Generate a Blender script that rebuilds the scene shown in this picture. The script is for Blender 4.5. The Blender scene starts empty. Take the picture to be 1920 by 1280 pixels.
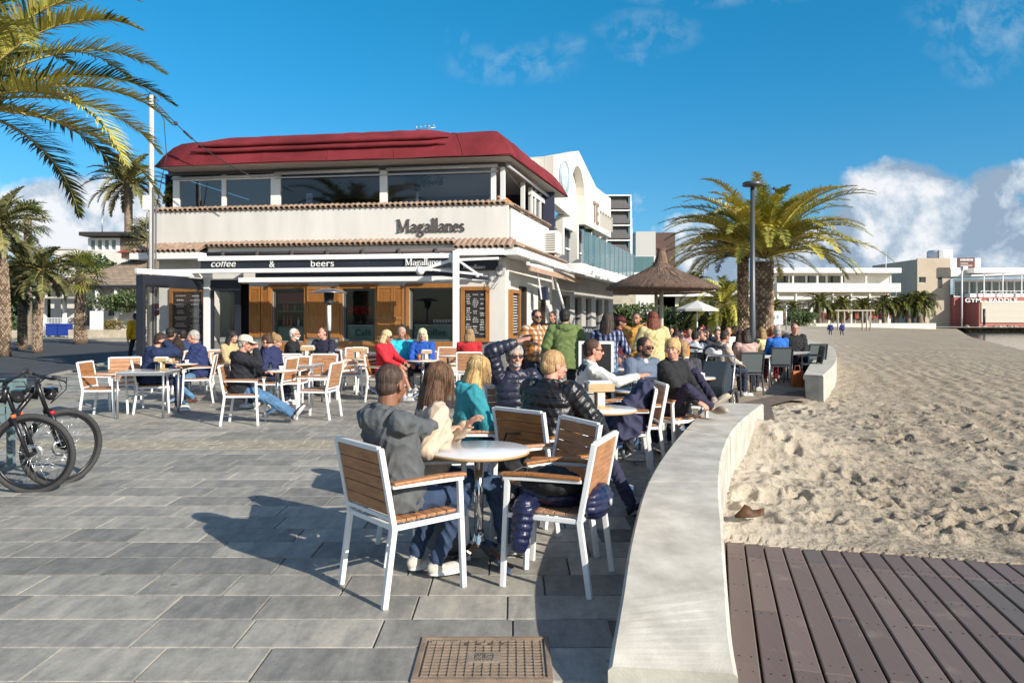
import bpy, math, random
import numpy as np
from mathutils import Vector, Matrix, noise
SC = bpy.context.scene
COL = SC.collection
R = math.radians
PI = math.pi
# ---------------------------------------------------------------- camera
F = 1400.0; H = 1.58; HY = 594.0
cam_d = bpy.data.cameras.new("camera")
cam = bpy.data.objects.new("camera", cam_d); COL.objects.link(cam)
cam.location = (0, 0, H); cam.rotation_euler = (R(90), 0, 0)
cam_d.sensor_width = 36; cam_d.lens = 36 * F / 1920; cam_d.shift_y = -(640 - HY) / 1920
cam_d.clip_start = 0.05; cam_d.clip_end = 4000
SC.camera = cam
# ---------------------------------------------------------------- world, sun
SUN_EL = R(28); sdir = Vector((0.74, -0.67, 0)).normalized()
SUNV = Vector((sdir.x * math.cos(SUN_EL), sdir.y * math.cos(SUN_EL), math.sin(SUN_EL)))
sun_d = bpy.data.lights.new("sun", 'SUN'); sun_d.energy = 4.9; sun_d.angle = R(0.5); sun_d.color = (1, 0.925, 0.80)
sun = bpy.data.objects.new("sun", sun_d); COL.objects.link(sun)
sun.rotation_euler = SUNV.to_track_quat('Z', 'Y').to_euler()
SC.view_settings.view_transform = 'Standard'; SC.view_settings.look = 'None'; SC.view_settings.gamma = 1; SC.view_settings.exposure = 0.36
SC.cycles.max_bounces = 6; SC.cycles.diffuse_bounces = 3; SC.cycles.glossy_bounces = 3; SC.cycles.transparent_max_bounces = 16; SC.cycles.transmission_bounces = 4
SC.cycles.caustics_reflective = False; SC.cycles.caustics_refractive = False

class NT:
    """small node-tree writer"""
    def __init__(s, nt): s.nt = nt
    def n(s, t, ins=None, **kw):
        nd = s.nt.nodes.new(t)
        for k, v in kw.items(): setattr(nd, k, v)
        for k, v in (ins or {}).items():
            sk = nd.inputs[k]
            if isinstance(v, bpy.types.NodeSocket): s.nt.links.new(v, sk)
            else: sk.default_value = v
        return nd
    def m(s, op, a, b=0.0, c=0.0, clamp=False):
        nd = s.n('ShaderNodeMath', {0: a, 1: b, 2: c}, operation=op); nd.use_clamp = clamp
        return nd.outputs[0]
    def mix(s, f, a, b, bt='MIX'):
        nd = s.n('ShaderNodeMix', data_type='RGBA', blend_type=bt)
        for i, v in ((0, f), (6, a), (7, b)):
            if isinstance(v, bpy.types.NodeSocket): s.nt.links.new(v, nd.inputs[i])
            else: nd.inputs[i].default_value = v
        return nd.outputs[2]
    def ramp(s, f, stops, mode='LINEAR'):
        nd = s.n('ShaderNodeValToRGB', {0: f}); cr = nd.color_ramp; cr.interpolation = mode
        while len(cr.elements) < len(stops): cr.elements.new(0.5)
        for e, (p, c) in zip(cr.elements, stops):
            e.position = p; e.color = c if len(c) == 4 else (*c, 1)
        return nd.outputs[0]
    def link(s, a, b): s.nt.links.new(a, b)

W = bpy.data.worlds.new("World"); SC.world = W; W.use_nodes = True
nt = W.node_tree; nt.nodes.clear(); N = NT(nt)
sky = N.n('ShaderNodeTexSky', sky_type='NISHITA'); sky.sun_disc = False
sky.sun_elevation = SUN_EL; sky.sun_rotation = math.atan2(SUNV.x, SUNV.y); sky.ozone_density = 2.2; sky.air_density = 0.9; sky.dust_density = 0.4
tc = N.n('ShaderNodeTexCoord'); sep = N.n('ShaderNodeSeparateXYZ', {0: tc.outputs['Generated']})
yy = N.m('MAXIMUM', sep.outputs[1], 0.03)
U = N.m('DIVIDE', sep.outputs[0], yy); V = N.m('DIVIDE', sep.outputs[2], yy)
uv = N.n('ShaderNodeCombineXYZ', {0: U, 1: V, 2: 0.0}).outputs[0]
def cl_noise(scale, off, sx=1.0, detail=9, rough=0.6):
    mp = N.n('ShaderNodeMapping', {'Vector': uv, 'Location': off, 'Scale': (scale, scale * sx, scale)})
    return N.n('ShaderNodeTexNoise', {'Vector': mp.outputs[0], 'Scale': 1.0, 'Detail': detail, 'Roughness': rough, 'Distortion': 0.25}).outputs[0]
def blob(u0, v0, ru, rv):
    a = N.m('DIVIDE', N.m('SUBTRACT', U, u0), ru); b = N.m('DIVIDE', N.m('SUBTRACT', V, v0), rv)
    return N.m('SUBTRACT', 1.0, N.m('ADD', N.m('MULTIPLY', a, a), N.m('MULTIPLY', b, b)), clamp=True)
def msum(lst):
    o = lst[0]
    for x in lst[1:]: o = N.m('MAXIMUM', o, x)
    return o
def pb(px, py, rx, ry, k=1.0):
    b = blob((px - 960) / F, (HY - py) / F, rx / F, ry / F)
    return N.m('MULTIPLY', b, k)
mask = msum([pb(1690, 400, 190, 135, 1.0), pb(1870, 440, 170, 140, 1.0), pb(1540, 500, 260, 95, .9), pb(1900, 340, 120, 60, .9), pb(1300, 505, 200, 130, 0.85),
             pb(1600, 560, 600, 90, .7), pb(150, 400, 240, 95, 1.05), pb(240, 430, 220, 100, 1.0), pb(60, 420, 220, 90, 1.0), pb(1350, 350, 60, 40, .4),
             pb(-300, 420, 500, 160, .8), pb(2500, 300, 500, 300, .8), pb(1180, 385, 60, 60, .5)])
wisp = msum([pb(960, 120, 150, 45, .75), pb(1215, 60, 115, 50, .7), pb(1060, 85, 60, 28, .5), pb(1850, 40, 170, 95, .8), pb(1195, 105, 45, 22, .6), pb(855, 68, 28, 24, .6), pb(1830, 130, 70, 40, .6), pb(1340, -10, 200, 30, .7)])
n1 = cl_noise(7.0, (3.1, 1.7, 0)); n2 = cl_noise(26.0, (1.3, 7.7, 0), 1.0, 8, 0.62); n1b = cl_noise(7.0, (3.1 - 0.22, 1.7 - 0.16, 0))
dens = N.m('SUBTRACT', N.m('ADD', N.m('MULTIPLY', mask, 1.15), N.m('MULTIPLY', N.m('SUBTRACT', N.m('ADD', N.m('MULTIPLY', n1, 0.72), N.m('MULTIPLY', n2, 0.28)), 0.5), 2.2)), 0.42)
dens = N.m('MULTIPLY', dens, 3.0, clamp=True)
dens = N.m('MULTIPLY', dens, N.m('MULTIPLY', mask, 6.0, clamp=True))
wd = N.m('MULTIPLY', N.m('MULTIPLY', wisp, N.m('MULTIPLY', N.m('SUBTRACT', n2, 0.43), 3.0, clamp=True)), 0.5, clamp=True)
# side-lit cloud relief: difference of the noise towards the sun
lit = N.m('ADD', N.m('MULTIPLY', N.m('SUBTRACT', n1b, n1), -5.0), 0.5)
lit = N.m('ADD', lit, N.m('MULTIPLY', N.m('SUBTRACT', n2, 0.5), 1.6))
lit = N.m('ADD', lit, N.m('MULTIPLY', N.m('SUBTRACT', V, 0.11), 1.6))
bright = msum([pb(1700, 410, 130, 95, .55), pb(170, 400, 200, 90, .75), pb(1890, 420, 60, 60, .3)])
lit = N.m('ADD', N.m('SUBTRACT', lit, 0.28), bright, clamp=True)
ccol = N.ramp(lit, [(0, (2.1, 2.8, 3.7)), (0.45, (3.5, 4.2, 5.0)), (1, (5.9, 6.05, 6.3))])
skyc = N.n('ShaderNodeHueSaturation', {'Saturation': 1.32, 'Value': 1.0, 'Hue': 0.488, 'Color': sky.outputs[0]}).outputs[0]
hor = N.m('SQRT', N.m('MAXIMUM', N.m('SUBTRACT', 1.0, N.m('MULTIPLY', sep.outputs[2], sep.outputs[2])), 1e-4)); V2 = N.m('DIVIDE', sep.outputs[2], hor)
skyc = N.mix(1.0, sky.outputs[0], N.ramp(V2, [(0, (0.36, 0.58, 0.78)), (0.12, (0.32, 0.70, 0.88)), (0.3, (0.16, 0.82, 1.02)), (0.55, (.07, .96, 1.14)), (1.0, (1.25, 1.2, 1.12))]), 'MULTIPLY')  # sky above the frame made neutral and brighter to lift the shadows
skyc = N.mix(N.m('MULTIPLY', N.m('ADD', N.m('MULTIPLY', sep.outputs[1], -1.0), 0.25), 3.0, clamp=True), skyc, N.mix(1.0, sky.outputs[0], (1.0, 1.02, 1.0, 1), 'MULTIPLY'))  # unseen sky behind the camera blended to neutral for ambient light and reflections
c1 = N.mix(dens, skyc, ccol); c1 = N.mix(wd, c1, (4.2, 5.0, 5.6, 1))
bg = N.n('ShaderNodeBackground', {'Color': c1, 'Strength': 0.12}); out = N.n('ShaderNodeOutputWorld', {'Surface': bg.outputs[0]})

# ---------------------------------------------------------------- helpers
def G(px, py, z=0.0):
    Y = (H - z) * F / (py - HY); return Vector(((px - 960) * Y / F, Y, z))
def P(px, py, Y): return Vector(((px - 960) * Y / F, Y, H - (py - HY) * Y / F))
def X(px, Y): return (px - 960) * Y / F
MATS = {}
def mat(name, color, rough=0.6, metal=0.0, var=0.0, vscale=6.0, bump=0.0, bscale=60.0, stretch=(1, 1, 1), spec=0.5, coat=0.0, alpha=1.0, emit=None, dark=None, detail=6):
    if name in MATS: return MATS[name]
    m = bpy.data.materials.new(name); m.use_nodes = True; t = NT(m.node_tree)
    b = m.node_tree.nodes['Principled BSDF']
    b.inputs['Base Color'].default_value = (*color, 1); b.inputs['Roughness'].default_value = rough; b.inputs['Metallic'].default_value = metal
    b.inputs['Specular IOR Level'].default_value = spec; b.inputs['Coat Weight'].default_value = coat
    if alpha < 1: b.inputs['Alpha'].default_value = alpha
    if emit: b.inputs['Emission Color'].default_value = (*emit, 1); b.inputs['Emission Strength'].default_value = 1
    if var or bump:
        c = t.n('ShaderNodeTexCoord').outputs['Object']; mp = t.n('ShaderNodeMapping', {'Vector': c, 'Scale': stretch}).outputs[0]
    if var:
        nz = t.n('ShaderNodeTexNoise', {'Vector': mp, 'Scale': vscale, 'Detail': detail, 'Roughness': 0.6}).outputs[0]
        f = t.m('MULTIPLY', t.m('SUBTRACT', nz, 0.32), 2.6, clamp=True)
        dk = dark or tuple(x * (1 - var) for x in color); lt = tuple(min(1, x * (1 + var * 0.6)) for x in color)
        t.link(t.mix(f, (*dk, 1), (*lt, 1)), b.inputs['Base Color'])
    if bump:
        nz = t.n('ShaderNodeTexNoise', {'Vector': mp, 'Scale': bscale, 'Detail': 5, 'Roughness': 0.6}).outputs[0]
        t.link(t.n('ShaderNodeBump', {'Strength': bump, 'Distance': 0.02, 'Height': nz}).outputs[0], b.inputs['Normal'])
    MATS[name] = m; return m
def glass(name, tint=(0.9, 0.95, 0.95), gloss=0.12, rough=0.02):
    if name in MATS: return MATS[name]
    m = bpy.data.materials.new(name); m.use_nodes = True; m.node_tree.nodes.clear(); t = NT(m.node_tree)
    tr = t.n('ShaderNodeBsdfTransparent', {'Color': (*tint, 1)}).outputs[0]; gl = t.n('ShaderNodeBsdfGlossy', {'Roughness': rough}).outputs[0]
    fr = t.n('ShaderNodeFresnel', {'IOR': 1.45}).outputs[0]
    mx = t.n('ShaderNodeMixShader', {0: t.m('ADD', fr, gloss, clamp=True), 1: tr, 2: gl}).outputs[0]
    t.n('ShaderNodeOutputMaterial', {'Surface': mx}); MATS[name] = m; return m

class MB:
    def __init__(s, T=None): s.v = []; s.f = []; s.mi = []; s.T = T; s.m = 0; s.sm = []; s.smooth = False
    def av(s, p):
        p = Vector(p)
        if s.T is not None: p = s.T @ p
        s.v.append(p[:]); return len(s.v) - 1
    def face(s, idx): s.f.append(tuple(idx)); s.mi.append(s.m); s.sm.append(s.smooth)
    def poly(s, pts): s.face([s.av(p) for p in pts])
    def box(s, x0, x1, y0, y1, z0, z1, M=None):
        ps = [(x0, y0, z0), (x1, y0, z0), (x1, y1, z0), (x0, y1, z0), (x0, y0, z1), (x1, y0, z1), (x1, y1, z1), (x0, y1, z1)]
        if M is not None: ps = [M @ Vector(p) for p in ps]
        i = [s.av(p) for p in ps]
        for q in ((0, 3, 2, 1), (4, 5, 6, 7), (0, 1, 5, 4), (1, 2, 6, 5), (2, 3, 7, 6), (3, 0, 4, 7)): s.face([i[k] for k in q])
    def bar(s, a, b, w, h, up=(0, 0, 1)):
        a = Vector(a); b = Vector(b); d = (b - a); L = d.length
        if L < 1e-6: return
        d /= L; u = Vector(up)
        if abs(d.dot(u)) > 0.99: u = Vector((0, 1, 0))
        x = d.cross(u).normalized(); z = x.cross(d)
        M = Matrix(((x.x, d.x, z.x, a.x), (x.y, d.y, z.y, a.y), (x.z, d.z, z.z, a.z), (0, 0, 0, 1)))
        s.box(-w / 2, w / 2, 0, L, -h / 2, h / 2, M)
    def tube(s, pts, r, seg=8, closed=False, cap=True):
        pts = [Vector(p) for p in pts]; n = len(pts); rs = r if isinstance(r, (list, tuple)) else [r] * n
        rings = []; x = None
        for i, p in enumerate(pts):
            if closed: d = pts[(i + 1) % n] - pts[i - 1]
            else: d = pts[min(i + 1, n - 1)] - pts[max(i - 1, 0)]
            d = d.normalized() if d.length > 1e-9 else Vector((0, 0, 1))
            if x is None:
                x = d.orthogonal().normalized()
            else:
                x = (x - d * x.dot(d)); x = x.normalized() if x.length > 1e-6 else d.orthogonal().normalized()
            y = d.cross(x)
            rings.append([s.av(p + (x * math.cos(2 * PI * k / seg) + y * math.sin(2 * PI * k / seg)) * rs[i]) for k in range(seg)])
        sm = s.smooth; s.smooth = True
        for i in range(n if closed else n - 1):
            a = rings[i]; b = rings[(i + 1) % n]
            for k in range(seg): s.face((a[k], a[(k + 1) % seg], b[(k + 1) % seg], b[k]))
        s.smooth = sm
        if cap and not closed: s.face(rings[0][::-1]); s.face(rings[-1])
    def lathe(s, prof, c=(0, 0, 0), seg=24, cap=True):
        c = Vector(c); rings = []
        for (r, z) in prof: rings.append([s.av(c + Vector((r * math.cos(2 * PI * k / seg), r * math.sin(2 * PI * k / seg), z))) for k in range(seg)])
        sm = s.smooth; s.smooth = True
        for a, b in zip(rings, rings[1:]):
            for k in range(seg): s.face((a[k], a[(k + 1) % seg], b[(k + 1) % seg], b[k]))
        s.smooth = sm
        if cap: s.face(rings[0][::-1]); s.face(rings[-1])
    def prism(s, pts, vec):
        pts = [Vector(p) for p in pts]; vec = Vector(vec); n = len(pts)
        a = [s.av(p) for p in pts]; b = [s.av(p + vec) for p in pts]
        s.face(a[::-1]); s.face(b)
        for k in range(n): s.face((a[k], a[(k + 1) % n], b[(k + 1) % n], b[k]))
    def ball(s, c, r, seg=12, rings=8, M=None):
        c = Vector(c); rr = r if isinstance(r, (tuple, list)) else (r, r, r); idx = []
        for i in range(1, rings):
            t = PI * i / rings; row = []
            for k in range(seg):
                a = 2 * PI * k / seg; p = Vector((rr[0] * math.sin(t) * math.cos(a), rr[1] * math.sin(t) * math.sin(a), rr[2] * math.cos(t)))
                if M is not None: p = M @ p
                row.append(s.av(c + p))
            idx.append(row)
        tp = Vector((0, 0, rr[2])); tp = M @ tp if M is not None else tp
        t0 = s.av(c + tp); t1 = s.av(c - tp); sm = s.smooth; s.smooth = True
        for k in range(seg):
            s.face((t0, idx[0][k], idx[0][(k + 1) % seg])); s.face((t1, idx[-1][(k + 1) % seg], idx[-1][k]))
        for a, b in zip(idx, idx[1:]):
            for k in range(seg): s.face((a[k], b[k], b[(k + 1) % seg], a[(k + 1) % seg]))
        s.smooth = sm
    def build(s, name, mats, parent=None, bevel=0.0):
        me = bpy.data.meshes.new(name); me.from_pydata(s.v, [], s.f)
        for m in (mats if isinstance(mats, (list, tuple)) else [mats]): me.materials.append(m)
        me.polygons.foreach_set('material_index', s.mi); me.polygons.foreach_set('use_smooth', s.sm); me.update()
        o = bpy.data.objects.new(name, me); COL.objects.link(o)
        if parent is not None: o.parent = parent
        if bevel:
            b = o.modifiers.new('bevel', 'BEVEL'); b.width = bevel; b.segments = 2; b.limit_method = 'ANGLE'; b.angle_limit = R(40)
        return o
def tag(o, label=None, cat=None, group=None, kind=None):
    if label: o['label'] = label
    if cat: o['category'] = cat
    if group: o['group'] = group
    if kind: o['kind'] = kind
    return o
def empty(name, loc=(0, 0, 0), rz=0.0, label=None, cat=None, group=None):
    o = bpy.data.objects.new(name, None); COL.objects.link(o); o.location = loc; o.rotation_euler = (0, 0, rz); o.empty_display_size = 0.1
    return tag(o, label, cat, group)
def copy_tree(o, loc=None, rz=None, label=None, group=None, parent=None):
    c = o.copy(); COL.objects.link(c)
    if parent is not None: c.parent = parent
    if loc is not None: c.location = loc
    if rz is not None: c.rotation_euler = (0, 0, rz)
    if label: c['label'] = label
    if group: c['group'] = group
    for ch in list(o.children): copy_tree(ch, parent=c)
    return c
def vnoise(x, y, seed=0):
    """numpy value noise in [0,1]"""
    xi = np.floor(x).astype(np.int64); yi = np.floor(y).astype(np.int64); xf = x - xi; yf = y - yi
    u = xf * xf * (3 - 2 * xf); v = yf * yf * (3 - 2 * yf)
    def h(a, b):
        n = (a * 374761393 + b * 668265263 + seed * 1442695041) & 0x7fffffff
        n = ((n ^ (n >> 13)) * 1274126177) & 0x7fffffff
        return ((n ^ (n >> 16)) & 0xffff) / 65535.0
    return (h(xi, yi) * (1 - u) + h(xi + 1, yi) * u) * (1 - v) + (h(xi, yi + 1) * (1 - u) + h(xi + 1, yi + 1) * u) * v
def fbm(x, y, o=4, seed=0):
    t = 0; a = 0.5; s = 0
    for i in range(o): t = t + a * vnoise(x * 2 ** i, y * 2 ** i, seed + i); s += a; a *= 0.5
    return t / s
def grid_mesh(name, Xg, Yg, Zg, m, kind='structure', smooth=True):
    h, w = Xg.shape; co = np.stack([Xg, Yg, Zg], -1).reshape(-1, 3)
    i = np.arange(h * w).reshape(h, w); q = np.stack([i[:-1, :-1], i[:-1, 1:], i[1:, 1:], i[1:, :-1]], -1).reshape(-1, 4)
    me = bpy.data.meshes.new(name); me.vertices.add(len(co)); me.vertices.foreach_set('co', co.ravel().astype(np.float32))
    me.loops.add(q.size); me.loops.foreach_set('vertex_index', q.ravel().astype(np.int32)); me.polygons.add(len(q))
    me.polygons.foreach_set('loop_start', np.arange(0, q.size, 4, dtype=np.int32))
    me.polygons.foreach_set('use_smooth', np.full(len(q), smooth)); me.update(); me.validate()
    me.materials.append(m); o = bpy.data.objects.new(name, me); COL.objects.link(o)
    if kind: o['kind'] = kind
    return o
WHITE = mat('white_render', (0.69, 0.665, 0.62), 0.8, var=0.13, vscale=1.6, bump=0.12, bscale=90, stretch=(1, 1, .22), detail=10)
WPAINT = mat('white_paint', (0.8, 0.8, 0.79), 0.4, var=0.03, vscale=3)
WMETAL = mat('white_metal', (0.82, 0.82, 0.81), 0.32, var=0.05, vscale=8)
BLACK = mat('black_fabric', (0.018, 0.019, 0.028), 0.8, bump=0.1, bscale=200)
CHROME = mat('chrome', (0.75, 0.75, 0.76), 0.12, 1.0, var=0.08, vscale=9)
ALU = mat('aluminium', (0.55, 0.56, 0.58), 0.35, 0.8, var=0.1, vscale=8)
DARKM = mat('dark_metal', (0.035, 0.038, 0.045), 0.45, 0.3)
TEAK = mat('teak', (0.46, 0.20, 0.072), 0.5, var=0.34, vscale=5, bump=0.15, bscale=40, stretch=(1.5, 8, 8))
_t = NT(TEAK.node_tree); _b = TEAK.node_tree.nodes['Principled BSDF']; _s = _b.inputs['Base Color'].links[0].from_socket; _r = _t.n('ShaderNodeObjectInfo').outputs['Random']
_t.link(_t.n('ShaderNodeHueSaturation', {'Hue': .5, 'Saturation': _t.m('ADD', _t.m('MULTIPLY', _r, .3), .78), 'Value': _t.m('ADD', _t.m('MULTIPLY', _r, -.3), 1.12), 'Color': _s}).outputs[0], _b.inputs['Base Color'])
WOODF = mat('stained_wood', (0.36, 0.155, 0.042), 0.45, var=0.25, vscale=5, stretch=(6, 6, 0.7), bump=0.1, bscale=30)
DARKGLASS = mat('dark_window_glass', (0.02, 0.026, 0.034), 0.06, var=0.4, vscale=0.8, spec=0.6)
# ================================================================ ground
def paving_mat():
    m = bpy.data.materials.new('paving_stone'); m.use_nodes = True; t = NT(m.node_tree); b = m.node_tree.nodes['Principled BSDF']
    at = t.n('ShaderNodeAttribute', attribute_name='tone').outputs['Fac']; at2 = t.n('ShaderNodeAttribute', attribute_name='tone').outputs['Color']
    sp = t.n('ShaderNodeSeparateColor', {0: at2})
    c = t.n('ShaderNodeTexCoord').outputs['Object']
    off = t.n('ShaderNodeCombineXYZ', {0: t.m('MULTIPLY', sp.outputs[1], 50.0), 1: t.m('MULTIPLY', sp.outputs[2], 50.0), 2: 0.0}).outputs[0]
    cc = t.n('ShaderNodeVectorMath', {0: c, 1: off}, operation='ADD').outputs[0]
    # each slab has its own streaky grain
    mp = t.n('ShaderNodeMapping', {'Vector': cc, 'Scale': (4.5, 1.3, 1), 'Rotation': (0, 0, R(-28))}).outputs[0]
    n1 = t.n('ShaderNodeTexNoise', {'Vector': mp, 'Scale': 1.9, 'Detail': 9, 'Roughness': 0.68}).outputs[0]
    n2 = t.n('ShaderNodeTexNoise', {'Vector': c, 'Scale': 160.0, 'Detail': 3, 'Roughness': 0.7}).outputs[0]
    n3 = t.n('ShaderNodeTexNoise', {'Vector': c, 'Scale': 0.35, 'Detail': 4}).outputs[0]
    f = t.m('ADD', t.m('MULTIPLY', t.m('SUBTRACT', n1, 0.5), 1.7), t.m('ADD', t.m('MULTIPLY', sp.outputs[0], 0.5), 0.20))
    f = t.m('ADD', f, t.m('ADD', t.m('ADD', t.m('MULTIPLY', t.m('SUBTRACT', n2, 0.5), 0.8), t.m('MULTIPLY', t.m('SUBTRACT', t.n('ShaderNodeTexNoise', {'Vector': c, 'Scale': 16.0, 'Detail': 6, 'Roughness': .75}).outputs[0], .5), .75)), t.m('MULTIPLY', t.m('SUBTRACT', n3, 0.5), 0.8)), clamp=True)
    col = t.ramp(f, [(0, (0.165, 0.160, 0.147)), (0.4, (0.27, 0.258, 0.23)), (0.72, (0.385, 0.362, 0.312)), (1, (0.50, 0.455, 0.375))])
    st = t.n('ShaderNodeTexNoise', {'Vector': c, 'Scale': 2.6, 'Detail': 4, 'Roughness': 0.5}).outputs[0]
    col = t.mix(t.m('MULTIPLY', t.m('SUBTRACT', st, 0.66), 3.5, clamp=True), col, (0.09, 0.085, 0.08, 1))
    vr = t.n('ShaderNodeTexVoronoi', {'Vector': c, 'Scale': 1.7}).outputs['Distance']; col = t.mix(t.m('MULTIPLY', t.m('LESS_THAN', vr, .035), .55), col, (0.05, 0.045, 0.04, 1))
    sd = t.n('ShaderNodeTexNoise', {'Vector': c, 'Scale': 1.1, 'Detail': 8, 'Roughness': .75}).outputs[0]; col = t.mix(t.m('MULTIPLY', t.m('SUBTRACT', sd, .58), 1.6, clamp=True), col, (0.46, 0.40, 0.31, 1))
    t.link(col, b.inputs['Base Color']); b.inputs['Roughness'].default_value = 0.62
    t.link(t.n('ShaderNodeBump', {'Strength': 0.22, 'Distance': 0.004, 'Height': n2}).outputs[0], b.inputs['Normal'])
    return m
PAV = paving_mat()
EDGE = [(.8, 2.9), (1.0, 3.68), (1.36, 5.2), (1.74, 6.4), (2.28, 7.87), (3.15, 9.7), (4.6, 13.3), (6.2, 15.3), (7.5, 18.4), (9.6, 23.3), (11.7, 28), (13.6, 34), (20, 50), (38, 108)]
EY = [p[1] for p in EDGE]; EX = [p[0] for p in EDGE]
# base of the whole plaza (reads as the joints between the slabs)
gm = MB(); gm.poly([(-60, -6, -.012), (.78, -6, -.012)] + [(x, y, -.012) for x, y in EDGE] + [(38, 111, -.012), (-60, 111, -.012)])
tag(gm.build('plaza', mat('joint_sand', (0.16, 0.15, 0.13), 0.9, var=0.4, vscale=9)), kind='structure')
def slabs(name, x0, x1, y0, y1, row, lens, m, gap=0.006, seed=1, bev=0.005, clip=None):
    rnd = random.Random(seed); V = []; Fc = []; tone = []
    y = y0; r = 0
    while y < y1:
        x = x0 - rnd.random() * 0.9
        while x < x1:
            L = rnd.choice(lens)
            if clip is None or clip(x + L / 2, y + row / 2, L):
                z = rnd.uniform(-.0012, .0012); a = gap / 2; tn = (rnd.random(), rnd.random(), rnd.random(), 1)
                k = len(V)
                for (dz, e) in ((-.011, a), (z, a + bev)):
                    d = z - .003 if dz < -.005 else z
                    V += [(x + (a if e == a else e), y + e, -.0115 if dz < -.005 else z), (x + L - e, y + e, -.0115 if dz < -.005 else z), (x + L - e, y + row - e, -.0115 if dz < -.005 else z), (x + e, y + row - e, -.0115 if dz < -.005 else z)]
                Fc.append((k + 4, k + 5, k + 6, k + 7)); tone.append(tn)
                for q in range(4): Fc.append((k + q, k + (q + 1) % 4, k + 4 + (q + 1) % 4, k + 4 + q)); tone.append(tn)
            x += L
        y += row; r += 1
    me = bpy.data.meshes.new(name); me.from_pydata(V, [], Fc); me.materials.append(m)
    ca = me.color_attributes.new('tone', 'FLOAT_COLOR', 'CORNER'); buf = np.repeat(np.array(tone, dtype=np.float32), 4, axis=0)
    ca.data.foreach_set('color', buf.ravel()); me.update()
    o = bpy.data.objects.new(name, me); COL.objects.link(o); o['kind'] = 'structure'; return o
def wall_x(y): return float(np.interp(y, EY, EX))
def road_x(y): return float(np.interp(y, [0, 11, 16.5, 20, 30, 48], [-8.6, -8.6, -10.6, -12.4, -15.2, -23.0]))
def clipm(x, y, L):
    return x + L / 2 < float(np.interp(y, [2, 2.8, 3.1, 4.2, 5.3, 7, 9, 10.2, 13.3, 16, 22], [.52, .62, .75, 1.0, 1.25, 1.8, 2.7, 3.2, 4.6, 6.2, 9.8])) + .0 and x - L / 2 > road_x(y) and not (8.93 < y < 9.45 and x < 1.2)
slabs('paving', -15, 5, 1.9, 21, .335, [.5, .67, .67, .84], PAV, seed=4, clip=clipm)
CREAM = mat('cream_setts', (0.36, 0.33, 0.25), 0.7, var=0.3, vscale=4, bump=0.2, bscale=120)
band = slabs('cream_sett_band', -8.5, .9, 8.95, 9.44, .163, [.2, .24], CREAM, gap=.012, seed=8)
band['kind'] = 'structure'
# terrace of bigger tan slabs beyond the opening in the seat wall
TAN = mat('tan_slab', (0.36, 0.29, 0.21), 0.7, var=0.18, vscale=2.5, bump=0.2, bscale=140)
tr = slabs('terrace_paving', 2.2, 10, 10.2, 26, .8, [.8, .8], TAN, gap=.012, seed=9, clip=lambda x, y, L: x + .3 < wall_x(y) and x > 1.6 + (y - 10) * .12)
tr.location.z = 0.004
st = MB(); L0 = [(3.35, 9.4), (4.6, 13.3), (6.5, 15.6)]
st.poly([(3.35 + .05, 9.5, .012), (4.62, 13.3, .012), (6.6, 15.65, .012), (6.1, 15.95, .012), (4.15, 13.6, .012), (3.0, 9.8, .012)])
tag(st.build('paver_strip', mat('brown_pavers', (0.17, 0.13, 0.105), 0.8, var=0.3, vscale=5, bump=.3, bscale=30)), kind='structure')
# ---------------------------------------------------------------- road, far pavement
ASPH = mat('asphalt', (0.062, 0.064, 0.07), 0.85, var=0.3, vscale=1.2, bump=0.35, bscale=160)
rd = MB(); rd.poly([(-60, -6, -.004)] + [(road_x(y), y, -.004) for y in (-6, 0, 11, 14, 16.5, 18, 20, 24, 30, 48)] + [(-60, 48, -.004)])
tag(rd.build('road', ASPH), kind='structure')
kb = MB()
for a, b in zip((0, 11, 16.5, 20, 30), (11, 16.5, 20, 30, 48)):
    kb.bar((road_x(a) + .08, a, .012), (road_x(b) + .08, b, .012), .18, .05)
tag(kb.build('kerb', mat('kerb_stone', (0.42, 0.39, 0.33), .8, var=.2, bump=.3)), kind='structure')
fp = MB(); fp.box(-60, -8.6, 48, 56, -.05, .12)
tag(fp.build('far_pavement', mat('far_paving', (0.4, 0.36, 0.30), .8, var=.25, vscale=.6)), kind='structure')
lr = MB(); lr.poly([(-9.7, 9.2, .001), (-8.45, 9.2, .001), (-8.4, 14.6, .001), (-9.3, 15.4, .001), (-15, 15.8, .001), (-15, 14.4, .001)])
tag(lr.build('ramp_kerb', CREAM), kind='structure')
# ---------------------------------------------------------------- sand
def sstep(a, b, x): t = np.clip((x - a) / (b - a), 0, 1); return t * t * (3 - 2 * t)
def sand_h(x, y):
    xw = 42.5 + (y - 65) * .51
    ex = np.interp(y, EY, EX)
    t = np.clip((x - ex) / np.maximum(xw - ex, 5), 0, 2)
    z = -.05 - .75 * t - 2.2 * np.maximum(0, t - 1)
    z = z + .62 * sstep(88, 110, y) * (t < 1.0)
    return z
na = 520; nr = 820
r_ = 3.2 * (130 / 3.2) ** (np.linspace(0, 1, nr) ** 0.9); u_ = np.linspace(-.02, 1.05, na)
Yg = np.repeat(r_[:, None], na, 1); Xg = u_[None, :] * Yg * 1.0
Xg = np.maximum(Xg, np.interp(Yg, EY, EX)[:, :] - .25)
Zg = sand_h(Xg, Yg)
fade = np.clip(1.4 - Yg / 60, 0.25, 1)
smooth_side = sstep(.10, .35, (Xg - 1.5) / Yg - .18 + .25 * (fbm(Xg * .4, Yg * .4, 3, 5) - .5))  # raked band further out
ft = fbm(Xg * 4.6, Yg * 4.6, 3, 11); ft2 = fbm(Xg * 11 + 9, Yg * 11, 3, 17); big = fbm(Xg * 1.0, Yg * 1.0, 3, 23)
rough = (np.abs(ft - .5) * -2 + .3) * .06 + (ft2 - .5) * .045
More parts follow.
